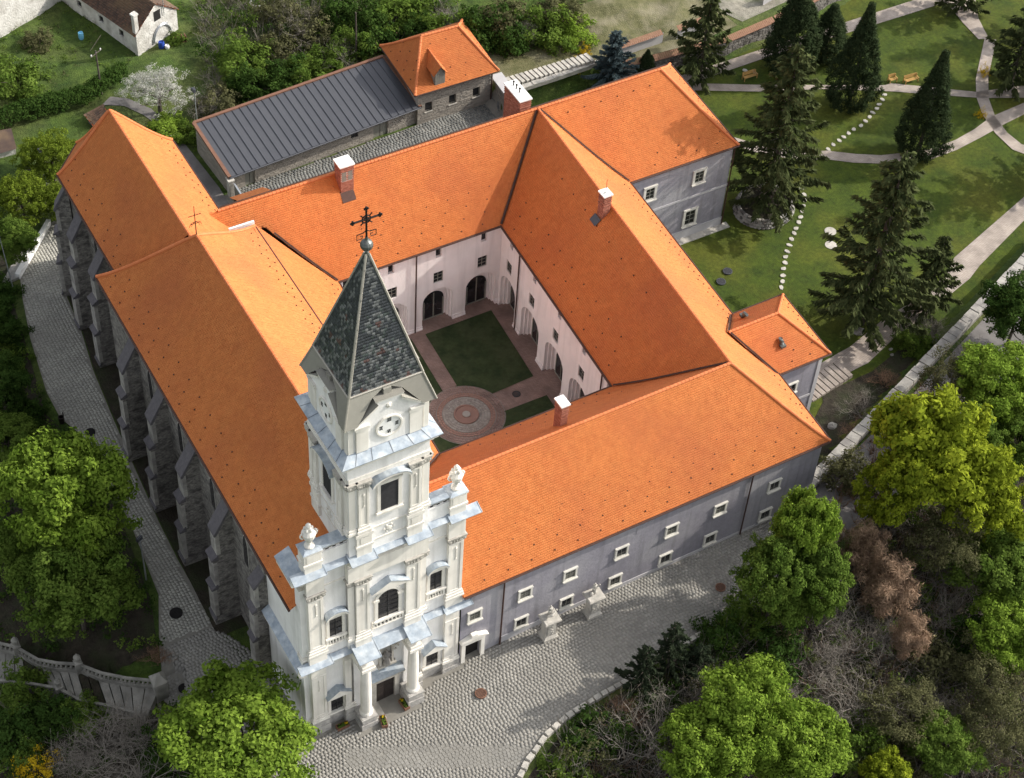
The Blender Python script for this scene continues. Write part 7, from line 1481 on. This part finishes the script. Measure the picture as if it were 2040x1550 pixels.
BU = (('mid', 480, 110, 4.5, 7.5, 'wide green bush right of the cottage'), ('olive', 545, 95, 3.5, 5, 'greyish bush above the wide one near the cottage'), ('dark', 500, 165, 4, 6.5, 'dark bush behind the left part of the metal roof'), ('dark', 560, 150, 4, 6, 'dark bush behind the middle of the metal roof'), ('mid', 610, 140, 3.5, 5.5, 'fresh green bush touching the metal roof verge'), ('mid', 655, 120, 3.5, 5, 'green bush left of the dark power pole'), ('olive', 430, 200, 3.5, 5.5, 'olive bush near the outbuilding floodlight'), ('bright', 330, 250, 2.6, 5, 'bright green low bush between chancel and outbuilding'), ('mid', 385, 262, 2.2, 4, 'green bush filling the corner by the outbuilding floodlight'),
  ('dark', 680, 30, 5, 8, 'dark thicket bush at the top edge left of the power pole'), ('dark', 740, 55, 5, 7.5, 'dark thicket bush right of the power pole'), ('mid', 700, 80, 4, 5.5, 'green bush just above the outbuilding and pavilion joint'), ('mid', 800, 20, 4.5, 8, 'green bush at the top edge above the pavilion roof'), ('mid', 880, 25, 4.5, 7.5, 'green bush at the top edge right of the pavilion ridge'), ('dark', 950, 50, 5, 7, 'dark bush right behind the pavilion roof'), ('olive', 1000, 30, 4.5, 7, 'olive bush above the dry terrace left end'), ('dark', 1020, 70, 4, 6, 'dark bush overhanging the dry terrace'), ('mid', 1080, 50, 4.5, 7.5, 'fresh green bush above the middle of the dry terrace'), ('bright', 1140, 55, 3.5, 6, 'fresh green bush above the blue spruce'), ('olive', 1110, 15, 4, 7, 'olive bush at the top edge above the terrace bushes'), ('dark', 830, 60, 4, 5, 'dark bush touching the pavilion roof hip'), ('olive', 620, 60, 4, 6, 'olive bush in the thicket between cottage and power pole'), ('olive', 560, 20, 4, 6, 'olive bush at the top edge right of the cottage'),
  ('yellow', 1165, 100, 1.6, 1.6, 'yellow flowering shrub on the dry terrace, upper one'), ('yellow', 1150, 128, 1.4, 2.2, 'yellow flowering shrub beside the top of the bank steps'), ('yellow', 1955, 225, 1.4, 1.4, 'yellow shrub inside the bend of the path'), ('yellow', 1962, 140, 1.6, 1.6, 'yellow shrub by the upper bend of the path'), ('yellow', 75, 1528, 3, 3.6, 'bright yellow flowering bush downhill of the balustraded stairs'), ('mid', 350, 75, 1.4, 2.4, 'green bush at the cottage gable corner'), ('mid', 25, 150, 4, 6.5, 'large green bush in the meadow beyond the hedge'), ('mid', 60, 190, 2.5, 4, 'green bush above the clipped hedge at the left'), ('olive', 75, 80, 2, 4, 'dry olive shrub in the meadow near the white building'),
  ('mid', 45, 1370, 3.5, 5.5, 'fresh green bush overgrowing the lower balustrade'), ('mid', 165, 1425, 2.5, 4, 'light green bush just below the lower balustrade'), ('dark', 30, 1460, 4, 6, 'dark bush downhill of the balustraded stairs'), ('dark', 110, 1420, 3, 5, 'dark bush between two light ones under the balustrade'), ('mid', 45, 1500, 3, 4, 'green bush left of the yellow flowering one'), ('dark', 330, 1500, 3, 5, 'dark bush close beside the round tree before the church'), ('dark', 20, 660, 2.5, 4, 'dark bush at the lane edge near the lane bend'), ('dark', 2, 580, 2.5, 4, 'dark bush by the lower end of the low white wall'), ('mid', 18, 715, 2.5, 4, 'green bush on the slope beside the upper lane'), ('dark', 50, 820, 3, 4.5, 'dark bush above the big round sunlit tree'),
  ('dark', 1320, 1390, 3, 5, 'dark evergreen bush below the kerb pines'), ('dark', 1160, 1470, 2.5, 5, 'dark low bush just outside the curved kerb'), ('dark', 1230, 1450, 2.6, 4.5, 'dark low bush downhill of the small bare shrub'), ('mid', 1120, 1530, 2, 4.5, 'green low bush at the bottom edge right of the plaza'), ('dark', 1440, 1260, 3.5, 5, 'dark evergreen bush at the kerb under the spreading tree'), ('mid', 1480, 1230, 3, 5, 'green bush overhanging the kerb left of the spreading tree'), ('dark', 1540, 1290, 4, 6, 'dark bush between the spreading tree and the silvery bare one'), ('olive', 1850, 1300, 4, 6, 'olive bush right of the lowest ivy-clad tree'), ('mid', 1690, 1480, 4, 6, 'green bush right of the bright crowns at the bottom'), ('olive', 1820, 1500, 4, 6, 'olive bush near the bottom edge at lower right'), ('dark', 1930, 1260, 4, 6, 'dark bush beside the leafy green tree at the right edge'), ('mid', 1790, 830, 2.5, 3.5, 'green shrub at the lane edge left of the maple top'), ('olive', 1690, 940, 3, 5, 'olive bush on the lane near the wing corner'), ('mid', 1830, 680, 3, 4, 'green shrub between lane and bare trees'))
for k, px, py, h, wd, lab in BU: plant('bush_'+k, px, py, h, wd, lab)
# clipped dark hedge on the meadow edge
hg = thing('hedge', 'dark clipped hedge running along the near side of the meadow', 'hedge', (8, 92, .8)); r = np.random.default_rng(5); n_ = 900
tt = r.random(n_); HP = np.array([(-9, 92.5), (0.9, 92.6), (8, 92.6), (12.5, 92.9), (17.5, 95.2)]); xx = np.interp(tt, np.linspace(0, 1, 5), HP[:, 0]); yy = np.interp(tt, np.linspace(0, 1, 5), HP[:, 1])
oo = r.uniform(-1.1, 1.1, n_); zz = 2.3*np.sqrt(1-(np.abs(oo)/1.15)**3)*r.uniform(.75, 1.05, n_); CC = np.stack([xx, yy+oo, H(xx, yy)+zz], 1); D = np.stack([0*oo, oo, 1.2+0*oo], 1)
V, t = clumps(r, CC, D, 34, .45, .11); np_obj('foliage', V, quads(len(V)//4), t, L_DARK, hg)
# undergrowth on the slopes: nobody could count it
def thicket(name, poly, n, nl, hmin, hmax, cr, ls, m, seed, avoid=None, label=None):
    r = np.random.default_rng(seed); P = np.array(poly, float); x = r.uniform(P[:, 0].min(), P[:, 0].max(), n*3); y = r.uniform(P[:, 1].min(), P[:, 1].max(), n*3); k = inpoly(x, y, P)
    lum = np.sin(x*.55+seed)*np.sin(y*.6+seed*2)+.5*np.sin(x*1.3+y*.9); k &= lum+r.normal(0, .35, len(x)) > -.15; x, y, lum = x[k][:n], y[k][:n], lum[k][:n]
    h = hmin+(hmax-hmin)*np.clip(.35+.5*lum, 0, 1)*r.uniform(.4, 1, len(x)); CC = np.stack([x, y, H(x, y)+h], 1); D = np.tile((0, 0, 1.0), (len(x), 1)); V, t = clumps(r, CC, D, nl, cr, ls); np_obj(name, V, quads(len(V)//4), t, m, kind='stuff')
def twigs(name, poly, n, m, seed, L=2.2):
    r = np.random.default_rng(seed); P = np.array(poly, float); x = r.uniform(P[:, 0].min(), P[:, 0].max(), n*2); y = r.uniform(P[:, 1].min(), P[:, 1].max(), n*2); k = inpoly(x, y, P); x, y = x[k][:n], y[k][:n]; m_ = 12; n = len(x)
    B = np.repeat(np.stack([x, y, H(x, y)], 1), m_, 0); d = r.normal(0, .55, (n*m_, 3)); d[:, 2] = r.uniform(.5, 1.2, n*m_); d /= np.linalg.norm(d, axis=1, keepdims=True); s = np.cross(d, r.normal(size=d.shape)); s /= np.linalg.norm(s, axis=1, keepdims=True); l = (L*r.uniform(.4, 1.2, n*m_))[:, None]
    V = np.stack([B-s*.03, B+s*.03, B+d*l+s*.012, B+d*l-s*.012], 1).reshape(-1, 3); np_obj(name, V, quads(len(B)), r.random(len(B)), m, kind='stuff')
SE = [(13.4,-14.5),(16,-12.9),(19,-11.4),(24,-10.2),(31,-9.1),(40,-8),(48,-7),(56,-5.2),(64,-2.6),(75,1.8),(90,7.8),(106,14.2),(150,31),(150,-5),(90,-45),(40,-50),(13,-45)]
WS = [(-8.4,14.6),(-7.2,21),(-6.6,30),(-6.8,41),(-8.6,46),(-7.4,57),(-6.4,66),(-3.6,75.5),(-14,91),(-40,92),(-45,20),(-22,24),(-13,16)]
WS2 = [(-9.5,8),(-7,2.5),(-3.8,-4.5),(-1.2,-12.5),(0,-30),(-30,-30),(-45,10),(-24,17),(-15,10)]
thicket('undergrowth', SE, 1900, 34, .2, 1.8, .65, .13, L_DARK, 3); thicket('undergrowth', SE, 800, 34, .3, 2.2, .6, .13, L_MID, 4); thicket('undergrowth', SE, 700, 26, .2, 1.5, .6, .11, L_OLIVE, 6)
thicket('undergrowth', WS, 1300, 34, .2, 2.0, .65, .13, L_DARK, 7); thicket('undergrowth', WS, 600, 34, .3, 2.4, .6, .13, L_MID, 8); thicket('undergrowth', WS2, 700, 34, .2, 1.5, .6, .13, L_DARK, 9); thicket('undergrowth', WS2, 200, 30, .2, 1.4, .5, .12, L_OLIVE, 10)
twigs('dry_twigs', SE, 1300, TWIG, 11); twigs('dry_twigs', WS2, 600, TWIG, 12); twigs('dry_twigs', [(56.5,-3.2),(64,-.8),(75,4),(76,10),(66,6.6),(57,1.8)], 160, TWIGB, 13, 1.3)
ME = [(-16,95),(8,94.5),(17,97),(27,100),(60,92),(58,106),(30,125),(0,125),(-40,110)]
thicket('meadow_tufts', ME, 900, 22, .0, .25, .5, .10, L_MID, 14); thicket('meadow_tufts', ME, 350, 16, .0, .2, .5, .09, L_OLIVE, 15)
thicket('slope_tufts', [(62,86),(90,80),(150,84),(150,130),(60,130)], 900, 20, .0, .4, .6, .11, L_MID, 16)

NT = [(26,93),(40,88),(57,86),(60,92),(80,88),(84,93),(78,108),(60,116),(40,112),(30,104)]
thicket('undergrowth', NT, 700, 34, .3, 2.6, .6, .12, L_DARK, 21); thicket('undergrowth', NT, 500, 32, .3, 3.0, .6, .11, L_OLIVE, 22); thicket('undergrowth', NT, 450, 34, .3, 2.6, .55, .12, L_MID, 23); twigs('dry_twigs', NT, 700, TWIG, 24, 2.6)
SM_ = [(13.6,-15),(19,-12),(31,-9.6),(48,-7.6),(64,-3.4),(90,6),(110,14),(110,-10),(80,-28),(40,-32),(14,-30)]
thicket('undergrowth', SM_, 1300, 34, .6, 3.6, .6, .12, L_OLIVE, 25); thicket('undergrowth', SM_, 1000, 36, .6, 3.4, .6, .13, L_MID, 26); twigs('dry_twigs', SM_, 2200, TWIG, 27, 3.4); twigs('dry_twigs', SM_, 500, TWIGB, 28, 3.0)
